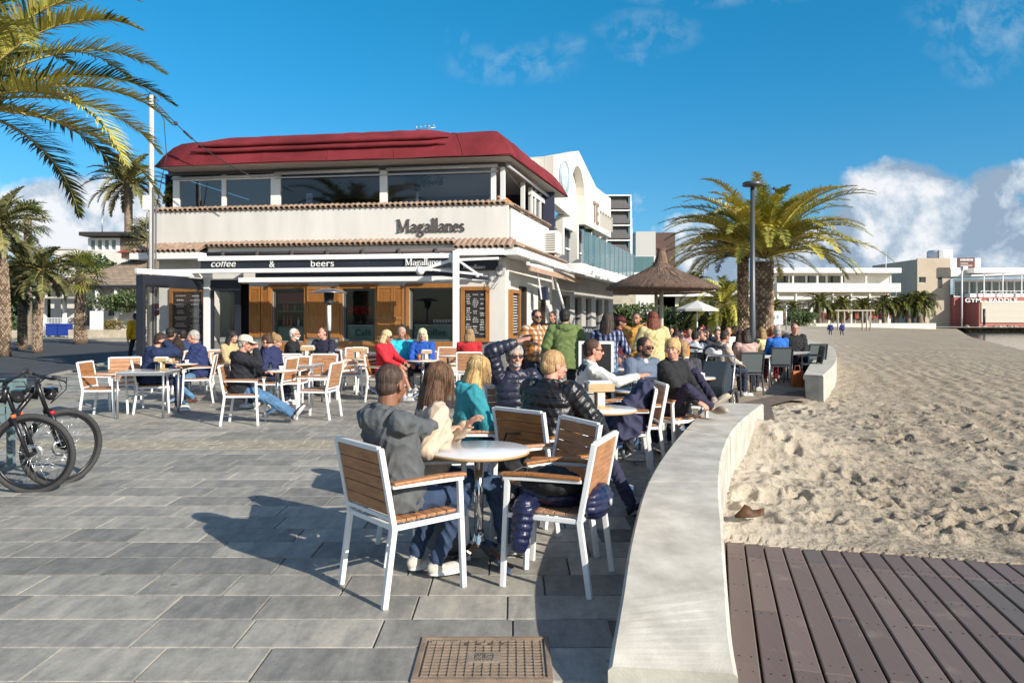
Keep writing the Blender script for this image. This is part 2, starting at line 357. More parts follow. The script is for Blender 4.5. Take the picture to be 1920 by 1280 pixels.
dim = -np.clip((vnoise(Xg * 4.3, Yg * 4.3, 31) - .66) * 3.4, 0, 1) * .06     # foot prints
rp = random.Random(77); prints = np.zeros_like(Xg)
for i in range(170):
    py_ = rp.uniform(6.0, 15); px_ = float(np.interp(py_, EY, EX)) + rp.uniform(.2, .42 * py_); a_ = rp.uniform(0, 6.28); ca, sa = math.cos(a_), math.sin(a_)
    r0_ = np.searchsorted(r_, py_ - .5); r1_ = np.searchsorted(r_, py_ + .5); sx = Xg[r0_:r1_] - px_; sy = Yg[r0_:r1_] - py_; q = ((sx * ca + sy * sa) / .145) ** 2 + ((-sx * sa + sy * ca) / .065) ** 2
    prints[r0_:r1_] += -.045 * np.exp(-q * q * .8) + .022 * np.exp(-((np.sqrt(q) - 1.5) / .35) ** 2)
across = (Xg - .34 * Yg) * .95; furrow = .016 * np.sin(across * 11 + 2.5 * fbm(Xg * .5, Yg * .5, 3, 61) * 3) + .03 * (fbm(Xg * 5, Yg * 5, 3, 71) - .5)
tuft = (np.clip(fbm(Xg * 6, Yg * 6, 2, 41) - .5, -.5, .5)) * .09
rel = (rough + dim) * (1 - smooth_side) + prints + furrow * smooth_side + tuft * smooth_side * .8 + (big - .5) * .05
drift = .36 * np.exp(-(((Xg - 3.15) / .95) ** 2 + ((Yg - 9.2) / .75) ** 2)) + .10 * np.exp(-(((Xg - 2.3) / .6) ** 2 + ((Yg - 7.2) / 1.2) ** 2))
near = np.exp(-((Yg - 6.0) / .5) ** 2) * .03
Zg = Zg + rel * fade + drift
# lower the sand under the deck and the plaza
dl = 5.72 - .2776 * (Xg - 1.64)
kd = np.exp(-np.maximum(Yg - dl, 0) / .35); Zg = Zg * (1 - kd) + kd * (-.118 + rel * .35)
nz_ = .10 * fbm(Xg * 3, Yg * 3, 3, 91) + .05 * fbm(Xg * 14, Yg * 14, 2, 93)
Zg = np.where(Yg < dl + .10 - nz_, np.minimum(Zg, -.128), Zg); Zg = np.where(Yg < dl + .03 - nz_, -.42, Zg)
def sand_mat():
    m = bpy.data.materials.new('sand'); m.use_nodes = True; t = NT(m.node_tree); b = m.node_tree.nodes['Principled BSDF']
    c = t.n('ShaderNodeTexCoord').outputs['Object']
    n1 = t.n('ShaderNodeTexNoise', {'Vector': c, 'Scale': 0.5, 'Detail': 6, 'Roughness': 0.6}).outputs[0]
    n2 = t.n('ShaderNodeTexNoise', {'Vector': c, 'Scale': 24.0, 'Detail': 5, 'Roughness': 0.65}).outputs[0]
    n4 = t.n('ShaderNodeTexNoise', {'Vector': c, 'Scale': 5.0, 'Detail': 5, 'Roughness': 0.7}).outputs[0]
    sx = t.n('ShaderNodeSeparateXYZ', {0: c})
    k = t.m('SUBTRACT', t.m('DIVIDE', sx.outputs[0], sx.outputs[1]), 0.29); k = t.m('ADD', t.m('MULTIPLY', k, 5.0), t.m('MULTIPLY', t.m('SUBTRACT', n1, .5), 2.0), clamp=True)
    base = t.mix(k, (0.56, 0.49, 0.39, 1), (0.36, 0.30, 0.225, 1))
    base = t.mix(t.m('MULTIPLY', t.m('SUBTRACT', n1, .45), 3.0, clamp=True), base, (0.47, 0.405, 0.31, 1))
    deb = t.m('MULTIPLY', t.m('SUBTRACT', n2, t.m('SUBTRACT', .62, t.m('MULTIPLY', k, .11))), 9.0, clamp=True)
    base = t.mix(t.m('MULTIPLY', deb, 0.72), base, (0.12, 0.085, 0.055, 1))
    t.link(base, b.inputs['Base Color']); b.inputs['Roughness'].default_value = 0.95; b.inputs['Specular IOR Level'].default_value = 0.15
    hh = t.m('ADD', t.m('MULTIPLY', n4, 1.0), t.m('MULTIPLY', n2, .45))
    t.link(t.n('ShaderNodeBump', {'Strength': 0.65, 'Distance': 0.07, 'Height': hh}).outputs[0], b.inputs['Normal'])
    return m
SAND = sand_mat()
grid_mesh('sand', Xg, Yg, Zg, SAND)
# ground beyond and sea
WATER = mat('sea_water', (0.10, 0.12, 0.115), 0.12, bump=0.35, bscale=1.4, stretch=(.6, 1.6, 1), spec=.6)
wm = MB(); wm.poly([(30, 20, -.80), (1500, 20, -.80), (1500, 3000, -.80), (30, 3000, -.80)]); tag(wm.build('sea', WATER), kind='structure')
gl = MB(); gl.poly([(-1500, 110.9, -.02), (96, 110.9, -.02), (140, 150, -.02), (300, 2500, -.02), (-1500, 2500, -.02)]); gl.poly([(-1500, -300, -.06), (-59.9, -300, -.06), (-59.9, 111, -.06), (-1500, 111, -.06)])
gl.poly([(-60, -300, -.06), (.7, -300, -.06), (.7, -5.9, -.06), (-60, -5.9, -.06)])
tag(gl.build('ground', mat('far_ground', (0.3, 0.26, 0.2), .9, var=.3, vscale=.1)), kind='structure')
ss = MB(); ss.poly([(.7, -300, -.55), (400, -300, -.55), (400, 20.0, -.75), (30, 45, -.7), (6, 3.3, -.45), (.7, 3.2, -.45)]); ss.build('sand_flat', SAND)['kind'] = 'structure'
# ---------------------------------------------------------------- seat walls of pale concrete
CONC = mat('cast_concrete', (0.56, 0.53, 0.46), 0.85, var=0.24, vscale=4.0, bump=0.16, bscale=120, detail=12, dark=(.37, .345, .295))
def seat_wall(pts, name, label, joints, botz):
    """pts: (left px,py, right px,py, height) along the wall -> a real curved block with a rounded nosing"""
    root = empty(name, (0, 0, 0), 0, label, 'seat wall')
    L = []; Rr = []; Hh = []
    for (a, b, c, d, h) in pts:
        L.append(G(a, b, h)); Rr.append(G(c, d, h)); Hh.append(h)
    def catmull(ps, n):
        out = []
        for i in range(len(ps) - 1):
            p0 = ps[max(i - 1, 0)]; p1 = ps[i]; p2 = ps[i + 1]; p3 = ps[min(i + 2, len(ps) - 1)]
            for k in range(n):
                t = k / n; out.append(0.5 * ((2 * p1) + (p2 - p0) * t + (2 * p0 - 5 * p1 + 4 * p2 - p3) * t * t + (3 * p1 - p0 - 3 * p2 + p3) * t ** 3))
        out.append(ps[-1]); return out
    n = 6; L = catmull(L, n); Rr = catmull(Rr, n)
    segs = []; start = 0
    cuts = [int(j * n) for j in joints] + [len(L) - 1]
    for ci, c in enumerate(cuts):
        mb = MB(); mb.smooth = False; rows = []
        for i in range(start, c + 1):
            l = L[i]; r = Rr[i]; w = (r - l); w.z = 0; wl = w.length; w /= wl
            inset = 0.0
            tang = (L[min(i + 1, len(L) - 1)] - L[max(i - 1, 0)]); tang.z = 0; tang.normalize()
            if i == start and ci > 0: l = l + tang * .018; r = r + tang * .018
            e = .018; zt = l.z
            prof = [(e + .05, botz), (.03, zt - .10), (0, zt - .09), (0, zt - e), (e, zt), (wl - e, zt), (wl, zt - e), (wl + .0, zt - .3), (wl + .01, botz)]
            rows.append([mb.av(Vector((l.x, l.y, 0)) + w * u + Vector((0, 0, z))) for u, z in prof])
        for a, b in zip(rows, rows[1:]):
            for k in range(len(a) - 1): mb.face((a[k], b[k], b[k + 1], a[k + 1]))
        mb.face(rows[0]); mb.face(rows[-1][::-1])
        o = mb.build('wall_block', CONC, root)
        start = c
    return root
W1 = [(1140, 1248, 1384, 1262, .14), (1150, 1190, 1372, 1190, .21), (1165, 1110, 1363, 1085, .29), (1183, 1005, 1356, 990, .37), (1213, 903, 1351, 902, .43), (1258, 833, 1360, 840, .45), (1305, 782, 1385, 795, .45), (1336, 754, 1432, 757, .45)]
seat_wall(W1, 'seat_wall', 'pale curved concrete seat wall between the paving and the wooden boardwalk', [4, 5.5], -.5)
W2 = [(1506, 702, 1544, 704, .45), (1517, 685, 1566, 680, .45), (1529, 668, 1568, 662, .45), (1530, 655, 1560, 650, .45), (1512, 644, 1536, 642, .45), (1490, 636, 1506, 635, .45)]
seat_wall(W2, 'seat_wall', 'far curved concrete seat wall beside the orange shopping bag', [2.0, 3.5], -.4)
# ---------------------------------------------------------------- boardwalk
def plank_mat():
    m = bpy.data.materials.new('boardwalk_plank'); m.use_nodes = True; t = NT(m.node_tree); b = m.node_tree.nodes['Principled BSDF']
    c = t.n('ShaderNodeTexCoord').outputs['Object']; tn = t.n('ShaderNodeSeparateColor', {0: t.n('ShaderNodeAttribute', attribute_name='tone').outputs['Color']})
    mp = t.n('ShaderNodeMapping', {'Vector': c, 'Scale': (30, 1.5, 1)}).outputs[0]
    g = t.n('ShaderNodeTexNoise', {'Vector': mp, 'Scale': 2.0, 'Detail': 6, 'Roughness': .65}).outputs[0]
    sc = t.n('ShaderNodeTexNoise', {'Vector': c, 'Scale': 4.0, 'Detail': 6, 'Roughness': .7}).outputs[0]
    fl = t.n('ShaderNodeTexNoise', {'Vector': c, 'Scale': 90.0, 'Detail': 3, 'Roughness': .7}).outputs[0]
    col = t.mix(tn.outputs[0], (0.155, 0.11, 0.095, 1), (0.215, 0.155, 0.13, 1)); col = t.mix(t.m('GREATER_THAN', tn.outputs[1], .95), col, (0.15, 0.125, 0.105, 1))
    col = t.mix(t.m('MULTIPLY', g, .35), col, (0.085, 0.06, 0.05, 1)); 
    dust = t.m('MULTIPLY', t.m('MULTIPLY', t.m('SUBTRACT', sc, .57), 5.0, clamp=True), t.m('MULTIPLY', fl, 1.1, clamp=True))
    col = t.mix(t.m('MULTIPLY', dust, .8), col, (0.40, 0.33, 0.25, 1))
    t.link(col, b.inputs['Base Color']); b.inputs['Roughness'].default_value = .6
    t.link(t.n('ShaderNodeBump', {'Strength': .4, 'Distance': .004, 'Height': g}).outputs[0], b.inputs['Normal']); return m
def boardwalk():
    root = empty('boardwalk', (1.64, 5.72, -.135)); root['kind'] = 'structure'
    ang = -math.atan(.2776); T = Matrix.Rotation(ang, 4, 'Z') @ Matrix.Rotation(R(-2.8), 4, 'X')
    rnd = random.Random(2); pitch = .134; V = []; Fc = []; tone = []; k0 = 0
    for i in range(-14, 44):
        x = i * pitch; x0 = x + .006; x1 = x + pitch - .007
        ys = [0.0, -.5 - .03 * (i % 2)] if True else []
        y = 0.0; first = .44 if i % 1 == 0 else .5
        cuts = [0, -first - .018 * i * 0.3, -first - 1.9, -first - 3.8, -5.5]
        if i % 3 == 1: cuts = [0, -first - .018 * i * .3, -first - 1.1, -first - 3.0, -5.5]
        lim = -5.5
        for q_ in range(56):
            wv = T @ Vector((x0, -q_ * .1, 0)); wx = 1.64 + wv.x; wy = 5.72 + wv.y
            if wx < float(np.interp(wy, [2.4, 3.1, 3.7, 5.2, 6.4], [.60, .82, .98, 1.34, 1.7])): lim = -q_ * .1; break
        for a, b in zip(cuts, cuts[1:]):
            b = max(b, lim)
            if a - b < .05: continue
            ya = a - .003; yb = b + .003; zt = rnd.uniform(-.0015, .0015); tn = (rnd.random(), rnd.random(), rnd.random(), 1)
            k = len(V); bv = .006
            V += [(x0, yb, -.05), (x1, yb, -.05), (x1, ya, -.05), (x0, ya, -.05), (x0, yb, zt - bv), (x1, yb, zt - bv), (x1, ya, zt - bv), (x0, ya, zt - bv), (x0 + bv, yb + .003, zt), (x1 - bv, yb + .003, zt), (x1 - bv, ya - .003, zt), (x0 + bv, ya - .003, zt)]
            fs = [(8, 9, 10, 11)] + [(4 + q, 4 + (q + 1) % 4, 8 + (q + 1) % 4, 8 + q) for q in range(4)] + [(q, (q + 1) % 4, 4 + (q + 1) % 4, 4 + q) for q in range(4)]
            for f in fs: Fc.append(tuple(k + q for q in f)); tone.append(tn)
    me = bpy.data.meshes.new('planks'); me.from_pydata([(T @ Vector(v))[:] for v in V], [], Fc); me.materials.append(plank_mat())
    ca = me.color_attributes.new('tone', 'FLOAT_COLOR', 'CORNER'); ca.data.foreach_set('color', np.repeat(np.array(tone, dtype=np.float32), 4, axis=0).ravel())
    o = bpy.data.objects.new('planks', me); COL.objects.link(o); o.parent = root
    scr = MB(T)
    for i in range(0, 40):
        for yy in (-.06, -.38, -.50, -1.1, -1.6, -2.25, -2.42, -3.1):
            for q in (.3, .72): scr.lathe([(.0045, .0), (.0045, .0022)], (i * pitch + q * pitch, yy - .018 * i * .3 * (yy < -.2 and yy > -.6), 0), 6)
    scr.build('screws', DARKM, root)
    j = MB(T)
    for y in (-.12, -1.1, -2.1, -3.1, -4.2): j.box(.2 if y < -1 else -.1, 5.8, y - .03, y + .03, -.14, -.052)
    j.build('joists', mat('joist', (.03, .022, .018), .8), root)
boardwalk()
# ---------------------------------------------------------------- manhole cover
def manhole():
    c = Vector((-.155, 3.475, 0)); hw = .275; hd = .195
    root = empty('manhole_cover', (-.13, 3.455, .0075), 0, 'rusty square manhole cover with a ribbed grid in the paving', 'manhole cover')
    RU = mat('rusty_iron', (0.30, 0.215, 0.15), .75, .1, var=.35, vscale=9, bump=.35, bscale=120); RU2 = mat('worn_iron', (0.36, 0.29, 0.22), .6, .2, var=.25, vscale=12, bump=.3, bscale=90)
    f = MB(); w = .022
    f.box(-.31, .31, .195, .22, -.012, .003); f.box(-.31, .31, -.22, -.195, -.012, .003); f.box(-.31, -.285, -.195, .195, -.012, .003); f.box(.285, .31, -.195, .195, -.012, .003)
    f.build('frame', RU, root, bevel=.002)
    p = MB(); p.box(-.28, .28, -.19, .19, -.012, -.005); p.build('cover_plate', RU, root)
    g = MB()
    for i in range(15):
        x = -.27 + i * .54 / 14
        g.box(x - .0022, x + .0022, -.186, .186, -.0049, .0005) if abs(x) > .075 else (g.box(x - .0022, x + .0022, -.186, -.052, -.0049, .0005), g.box(x - .0022, x + .0022, .052, .12, -.0049, .0005), g.box(x - .0022, x + .0022, .15, .186, -.0049, .0005))
    for i in range(13):
        y = -.18 + i * .36 / 12
        if abs(y) > .045: g.box(-.276, .276, y - .0018, y + .0018, -.0049, -.0005)
        else: g.box(-.276, -.08, y - .0018, y + .0018, -.0049, -.0005); g.box(.08, .276, y - .0018, y + .0018, -.0049, -.0005)
    g.box(-.26, -.12, .165, .182, -.0047, .0008); g.build('ribs', RU2, root)
    q = MB(); q.box(-.075, .075, -.05, .05, -.0048, .0012); q.build('badge', RU2, root, bevel=.002)
    DK = mat('cast_recess', (.07, .055, .045), .8)
    d = MB()
    def seg(a, b, wd=.004, z=.0014): d.bar((a[0], a[1], z), (b[0], b[1], z), wd, .002)
    for (x0, x1) in ((-.042, -.004), (.004, .042)):
        seg((x0, -.012), (x0, .035)); seg((x1, -.012), (x1, .035)); seg((x0, .035), (x1, .035)); seg((x0, -.012), (x1, -.012))
    seg((-.038, .0), (-.03, .03)); seg((-.03, .03), (-.022, .005)); seg((-.022, .005), (-.012, .03)); seg((.01, .0), (.022, .015)); seg((.022, .015), (.038, .012))
    for k in range(5): x = -.036 + k * .018; seg((x - .006, -.022), (x, -.034)); seg((x, -.034), (x + .006, -.022))
    seg((-.095, .148), (-.085, .128)); seg((-.085, .128), (-.075, .148))
    for x in (-.03, .03): seg((x - .008, .146), (x - .008, .13)); seg((x + .008, .146), (x + .008, .13)); seg((x - .008, .138), (x + .008, .138))
    seg((.075, .148), (.085, .138)); seg((.095, .148), (.085, .138)); seg((.085, .138), (.085, .126))
    for k in range(9):
        x = -.25 + k * .014; seg((x, .17), (x, .178), .003, .0018)
    d.build('badge_marks', DK, root)
manhole()
# dry leaf on the sand
lf = MB(); lf.smooth = True
base = G(1405, 972, -.04)
for i in range(7):
    t = i / 6; w = .07 * math.sin(PI * min(1, t * .9 + .08)); x = -.12 + .24 * t
    lf.av(base + Vector((x, -w * .6, .01 + .02 * t))); lf.av(base + Vector((x, 0, .03 + .09 * math.sin(PI * t * 1.3) ** 2))); lf.av(base + Vector((x, w * .7, .02 + .05 * t * 1.2)))
for i in range(6):
    k = i * 3; lf.face((k, k + 3, k + 4, k + 1)); lf.face((k + 1, k + 4, k + 5, k + 2))
o = lf.build('dry_leaf', mat('dry_leaf', (.11, .052, .022), .7, var=.3, vscale=20)); sm = o.modifiers.new('s', 'SOLIDIFY'); sm.thickness = .004
tag(o, 'curled dry brown leaf lying on the sand by the seat wall', 'leaf')
# ================================================================ palms
def frond_mat(name, c, var=.35, sss=0):
    m = mat(name, c, .55, var=var, vscale=1.2)
    b = m.node_tree.nodes['Principled BSDF']; b.inputs['Transmission Weight'].default_value = 0
    return m
def palm_crown(seed, n, Lf, up=(80, -25), droop=1.0, leaf=.5, nl=48, wid=.03, tube_r=.03, flat=1.0, colr=3, vee=35, only=None):
    rnd = random.Random(seed); mb = MB()
    for i in range(n):
        fr = (i + .5) / n; az = i * 2.399963 + rnd.uniform(-.3, .3)
        if only and not only(az % (2 * PI)): continue
        el = R(up[0] + (up[1] - up[0]) * fr ** .8 + rnd.uniform(-7, 7)); L = Lf * rnd.uniform(.85, 1.08) * (1 if fr > .12 else .75)
        d0 = Vector((math.cos(az) * math.cos(el), math.sin(az) * math.cos(el), math.sin(el))); side = Vector((-math.sin(az), math.cos(az), 0))
        pts = []; p = Vector((0, 0, 0)) + d0 * .05; S = 12; e = el; tw = rnd.uniform(-.25, .25)
        for k in range(S + 1):
            pts.append(p.copy()); e -= R(droop * (3.0 + 9.0 * (k / S) ** 1.3) * rnd.uniform(.8, 1.2)) * (1 if e > R(-80) else 0)
            p = p + Vector((math.cos(az) * math.cos(e), math.sin(az) * math.cos(e), math.sin(e))) * (L / S)
        mb.m = colr; mb.tube(pts, [tube_r * (1 - .85 * k / S) for k in range(S + 1)], 4, cap=False)
        cm = rnd.choice([0, 0, 1, 1, 2]) if fr < .9 else rnd.choice([0, 2, 2])
        for j in range(nl):
            t = .12 + .88 * j / nl; f = t * S; k = min(int(f), S - 1); q = pts[k].lerp(pts[k + 1], f - k); dd = (pts[k + 1] - pts[k]).normalized()
            nrm = dd.cross(side); nrm = -nrm if nrm.z < 0 else nrm; nrm.normalize()
            ll = leaf * (math.sin(PI * min(1, t * .80 + .17)) ** .8) * rnd.uniform(.8, 1.1)
            for sg in (-1, 1):
                v = R(vee + rnd.uniform(-14, 14)); o = (side * sg * math.cos(v) + nrm * math.sin(v) * flat); fw = .45 + .55 * t
                dl = (o + dd * fw).normalized(); dr = Vector((0, 0, -1)) * ll * .22 * rnd.uniform(.5, 1.6)
                w = dl.cross(nrm).normalized() * wid * .5 if True else side
                a = q + w; b = q - w; mid = q + dl * ll * .55 + dr * .25; tip = q + dl * ll + dr
                ia = mb.av(a); ib = mb.av(b); ic = mb.av(mid - w * .85); idd = mb.av(mid + w * .85); it = mb.av(tip)
                mb.m = cm if rnd.random() < .8 else rnd.choice([0, 1, 2]); mb.face((ia, ib, ic, idd)); mb.face((idd, ic, it))
    return mb
def fan_crown(seed, n, Lf, rad, leafs=14, wid=.05):
    rnd = random.Random(seed); mb = MB()
    for i in range(n):
        fr = (i + .5) / n; az = i * 2.399963; el = R(80 - 115 * fr + rnd.uniform(-8, 8))
        d = Vector((math.cos(az) * math.cos(el), math.sin(az) * math.cos(el), math.sin(el))); side = Vector((-math.sin(az), math.cos(az), 0)); L = Lf * rnd.uniform(.8, 1.1)
        q = d * L; nrm = side.cross(d).normalized(); mb.m = 3; mb.tube([(0, 0, 0), q], .02, 4, cap=False)
        cm = rnd.choice([0, 1, 2])
        for j in range(leafs):
            a = R(-105 + 210 * j / (leafs - 1)); dl = (d * math.cos(a) + side * math.sin(a)); w = dl.cross(nrm).normalized() * wid * .5; ll = rad * rnd.uniform(.85, 1.05)
            tip = q + dl * ll + Vector((0, 0, -.25 * ll)); mid = q + dl * ll * .55
            mb.m = cm; i0 = mb.av(q); i1 = mb.av(mid + w); i2 = mb.av(mid - w); i3 = mb.av(tip); mb.face((i0, i2, i1)); mb.face((i1, i2, i3))
    return mb
def palm_trunk(h, r0, r1, kind='scales', seed=0, lean=(0, 0), seg=14):
    rnd = random.Random(seed); mb = MB(); n = max(6, int(h / .25)); pts = []; rs = []
    for k in range(n + 1):
        t = k / n; pts.append((lean[0] * t * t, lean[1] * t * t, h * t)); rs.append((r0 + (r1 - r0) * t) * (1.18 if k == 0 else 1) * (1.12 if kind == 'scales' and t > .93 else 1) * rnd.uniform(.97, 1.03))
    mb.m = 0; mb.tube(pts, rs, seg)
    if kind == 'scales':  # diamond leaf-base scars in a spiral
        nn = int(h / .085); per = 11
        for k in range(nn):
            t = (k + .5) / nn; z = h * t; rr = r0 + (r1 - r0) * t; cx = lean[0] * t * t; cy = lean[1] * t * t
            for j in range(per):
                a = 2 * PI * (j + .5 * (k % 2)) / per; w = PI * rr / per * .92; hh = .07; ou = rr * .13 * rnd.uniform(.7, 1.3)
                c = Vector((math.cos(a), math.sin(a), 0)); s_ = Vector((-math.sin(a), math.cos(a), 0)); b = Vector((cx, cy, z)) + c * rr * .97
                mb.m = 1 if rnd.random() < .55 else 2
                A = [mb.av(b - s_ * w), mb.av(b - Vector((0, 0, hh))), mb.av(b + s_ * w), mb.av(b + Vector((0, 0, hh))), mb.av(b + c * (ou + .02) + Vector((0, 0, hh * .55)))]
                for q in range(4): mb.face((A[q], A[(q + 1) % 4], A[4]))
    else:
        nn = int(h / .16)
        for k in range(nn):
            t = (k + .5) / nn; rr = (r0 + (r1 - r0) * t) * 1.01; c = Vector((lean[0] * t * t, lean[1] * t * t, h * t)); mb.m = 1
            mb.tube([c - Vector((0, 0, .02)), c + Vector((0, 0, .02))], [rr, rr * 1.012], seg)
    return mb
TRK = [mat('palm_bark', (0.13, 0.09, 0.06), .9, var=.4, vscale=6, bump=.5, bscale=30), mat('bark_scale', (0.43, 0.32, 0.23), .9, var=.4, vscale=9, bump=.4, bscale=40), mat('bark_scale_dark', (0.19, 0.13, 0.085), .9, var=.4, vscale=9)]
TRS = [mat('smooth_bark', (0.27, 0.21, 0.15), .9, var=.35, vscale=5, bump=.5, bscale=25), mat('bark_ring', (0.22, 0.17, 0.125), .9, var=.3)]
FG = [frond_mat('frond_green', (0.105, 0.125, 0.022)), frond_mat('frond_lime', (0.20, 0.20, 0.03)), frond_mat('frond_dark', (0.05, 0.075, 0.022)), mat('frond_rib', (0.36, 0.30, 0.10), .6)]
FY = [frond_mat('frond_olive', (0.48, 0.44, 0.07)), frond_mat('frond_yellow', (0.66, 0.54, 0.10)), frond_mat('frond_leaf', (0.27, 0.30, 0.06)), mat('frond_rib', (0.36, 0.30, 0.10), .6)]
FD = [frond_mat('frond_grey', (0.16, 0.16, 0.06)), frond_mat('frond_pale', (0.30, 0.28, 0.12)), frond_mat('frond_dark', (0.05, 0.075, 0.022)), mat('frond_rib', (0.36, 0.30, 0.10), .6)]
def palm(name, x, y, trunk, crown, tm, cm, label, group='palm trees', skirt=None, z0=0, rz=0):
    r = empty(name, (x, y, z0), rz, label, 'palm tree', group)
    trunk.build('trunk', tm, r); o = crown.build('crown', cm, r); return r
def mvz(mb, z, dx=0, dy=0): mb.v = [(a + dx, b + dy, c + z) for a, b, c in mb.v]; return mb
# big date palm right of the terrace with its neighbour
palm('date_palm', X(1433, 22), 22, palm_trunk(3.2, .25, .25, 'scales', 3), mvz(palm_crown(5, 96, 3.45, (79, 20), .93, .42, 70, .034, .03, vee=26), 3.3), TRK, FY, 'big yellow-green date palm with scaly trunk behind the grey lamp post')
palm('date_palm', X(1393, 24.5), 24.5, palm_trunk(3.5, .155, .165, 'scales', 4), mvz(palm_crown(6, 36, 2.5, (78, 15), .9, .42, 46, .032), 3.5), TRK, FG, 'dark date palm squeezed just left of the grey lamp post')
palm('date_palm', X(1358, 40), 40, palm_trunk(1.6, .36, .36, 'scales', 5), mvz(palm_crown(7, 60, 3.0, (82, -55), 1.2, .5, 44, .05), 2.3), TRK, [FY[0], FG[1], FY[2], FY[3]], 'yellowish bushy date palm between the parasol and the lamp post')
# foreground palm at the upper left: its trunk stands just outside the frame
palm('date_palm', -9.1, 12.2, palm_trunk(4.9, .3, .27, 'scales', 8), mvz(palm_crown(21, 42, 3.75, (80, 8), .95, .64, 92, .036, .035, vee=30), 5.0), TRK, [frond_mat('frond_green2', (0.30, 0.30, 0.05)), frond_mat('frond_lime2', (0.54, 0.48, 0.10)), frond_mat('frond_dark2', (0.05, 0.085, 0.03)), MATS['frond_rib']], 'large date palm whose arching fronds fill the upper left corner')
# left background palms
palm('fan_palm', X(241, 74), 74, palm_trunk(15.0, .42, .36, 'rings', 1), mvz(palm_crown(31, 44, 4.4, (80, -30), .8, .8, 34, .12, .06), 15.0), TRS, FD, 'tall slim palm rising behind the dark flat-roofed house')
palm('fan_palm', X(151, 44), 44, palm_trunk(4.0, .34, .24, 'scales', 2), mvz(fan_crown(3, 34, 1.0, .95, 14, .09), 4.0), TRK, FG, 'short fan palm standing on the pavement before the stone-roofed house')
for k, (px, Y, h, r, L, lb) in enumerate([(10, 30, 5.3, .3, 2.6, 'leftmost grey palm of the clump across the road'), (42, 36, 4.1, .3, 2.6, 'middle grey palm of the clump across the road'), (70, 33, 3.6, .26, 2.3, 'right-hand bushy palm of the clump across the road'), (-10, 34, 3.0, .32, 2.2, 'low palm at the left edge of the clump across the road')]):
    palm('date_palm', X(px, Y), Y, palm_trunk(h, r * .66, r * .58, 'scales', k + 5, lean=(.25 * (k - 1), 0)), mvz(palm_crown(40 + k, 38, L * .74, (88, -40), .6, .42, 32, .05), h, .25 * (k - 1)), TRK, FD, lb, 'palms across the road')
palm('fan_palm', X(52, 42), 42, palm_trunk(7.0, .22, .2, 'rings', 9), mvz(fan_crown(9, 30, .8, .8, 12, .09), 7.0), TRS, FG, 'dark fan palm topping the clump across the road', 'palms across the road')
palm('fan_palm', X(283, 40), 40, palm_trunk(5.3, .2, .2, 'rings', 12), mvz(fan_crown(12, 34, 1.0, .8, 12, .09), 5.6), TRS, FD, 'fan palm half hidden behind the utility pole and the cafe')
# small palms of the far beach front
pr = None
LBF = ['far beach front palm near the white billboard', 'second palm of the far beach front right of the billboard', 'third palm of the far beach front', 'tall middle palm in front of the white hotel', 'far palm just right of the tall middle one', 'far palm standing behind the timber frame', 'far palm at the right end of the hotel', 'left palm of the clump beside the pale gym building', 'second palm of the clump beside the pale gym building', 'third palm of the clump beside the pale gym building', 'fourth palm of the clump beside the pale gym building', 'rightmost palm of the clump beside the pale gym building']
protos = []
for k in range(3):
    r = palm('date_palm', 0, 0, palm_trunk(2.9, .34, .34, 'rings', 20 + k, seg=8), mvz(palm_crown(60 + k, 34, 2.3, (80, -25), 1.15, .5, 22, .09, .05), 3.0), TRS, FG, 'far palm', 'palms of the far beach front'); protos.append(r)
for i, (px, s) in enumerate([(1452, 1), (1492, .95), (1537, 1.25), (1585, 1.15), (1563, .8), (1626, 1.1), (1658, 1.15), (1686, 1.1), (1703, 1.2), (1716, 1.0), (1725, 1.3), (1736, 1.2)]):
    Y = 108.6; r = protos[i] if i < 3 else copy_tree(protos[i % 3]); r.location = (X(px, Y), Y + (i % 2), .0); r.scale = (s, s, s); r.rotation_euler.z = i * 1.3; r['label'] = LBF[i]
for i, (px, Y, s) in enumerate([(1277, 75, 1.0), (1296, 80, 1.15)]):
    r = copy_tree(protos[i]); r.location = (X(px, Y), Y, 1.6); r.scale = (s, s, s); r['label'] = ['dark far palm just right of the thatched parasol top', 'dark far palm left of the yellowish palm'][i]
# green hedges far off
def leaf_mass(name, cx, cy, cz, rx, ry, rz_, n, size, mats, label, cat='shrub', seed=1, parent=None):
    rnd = random.Random(seed); mb = MB()
    lobes = [(Vector((rnd.uniform(-.7, .7) * rx, rnd.uniform(-.7, .7) * ry, rnd.uniform(-.3, .6) * rz_)), rnd.uniform(.35, .6)) for _ in range(9)]
    for i in range(n):
        c, s = rnd.choice(lobes); d = Vector((rnd.gauss(0, 1), rnd.gauss(0, 1), rnd.gauss(0, 1))).normalized() * rnd.uniform(.6, 1.05)
        p = c + Vector((d.x * rx * s, d.y * ry * s, d.z * rz_ * s)); a = Vector((rnd.gauss(0, 1), rnd.gauss(0, 1), rnd.gauss(0, 1))).normalized(); b = a.orthogonal().normalized(); s2 = size * rnd.uniform(.6, 1.3)
        mb.m = rnd.choice([0, 0, 1, 2]); mb.poly([p + a * s2, p + b * s2 * .5, p - a * s2, p - b * s2 * .5])
    o = mb.build(name, mats); o.location = (cx, cy, cz); return tag(o, label, cat)
LF = [mat('leaf_green', (.05, .085, .02), .6), mat('leaf_mid', (.09, .12, .03), .6), mat('leaf_dark', (.03, .05, .015), .6)]
leaf_mass('bush', X(1238, 42), 42, 1.0, 3.6, 1.6, 1.3, 2500, .16, LF, 'green bushes behind the crowd under the parasols', seed=3)
leaf_mass('bush', X(1503, 104), 104, 1.0, 2.4, 1.4, 1.6, 1500, .2, LF, 'dark green bush in front of the hotel near the billboard', seed=5)
leaf_mass('pine_tree', X(100, 62), 62, 3.6, 6, 3, 3.4, 5000, .28, LF, 'dark green tree mass behind the palms across the road', 'tree', seed=7)
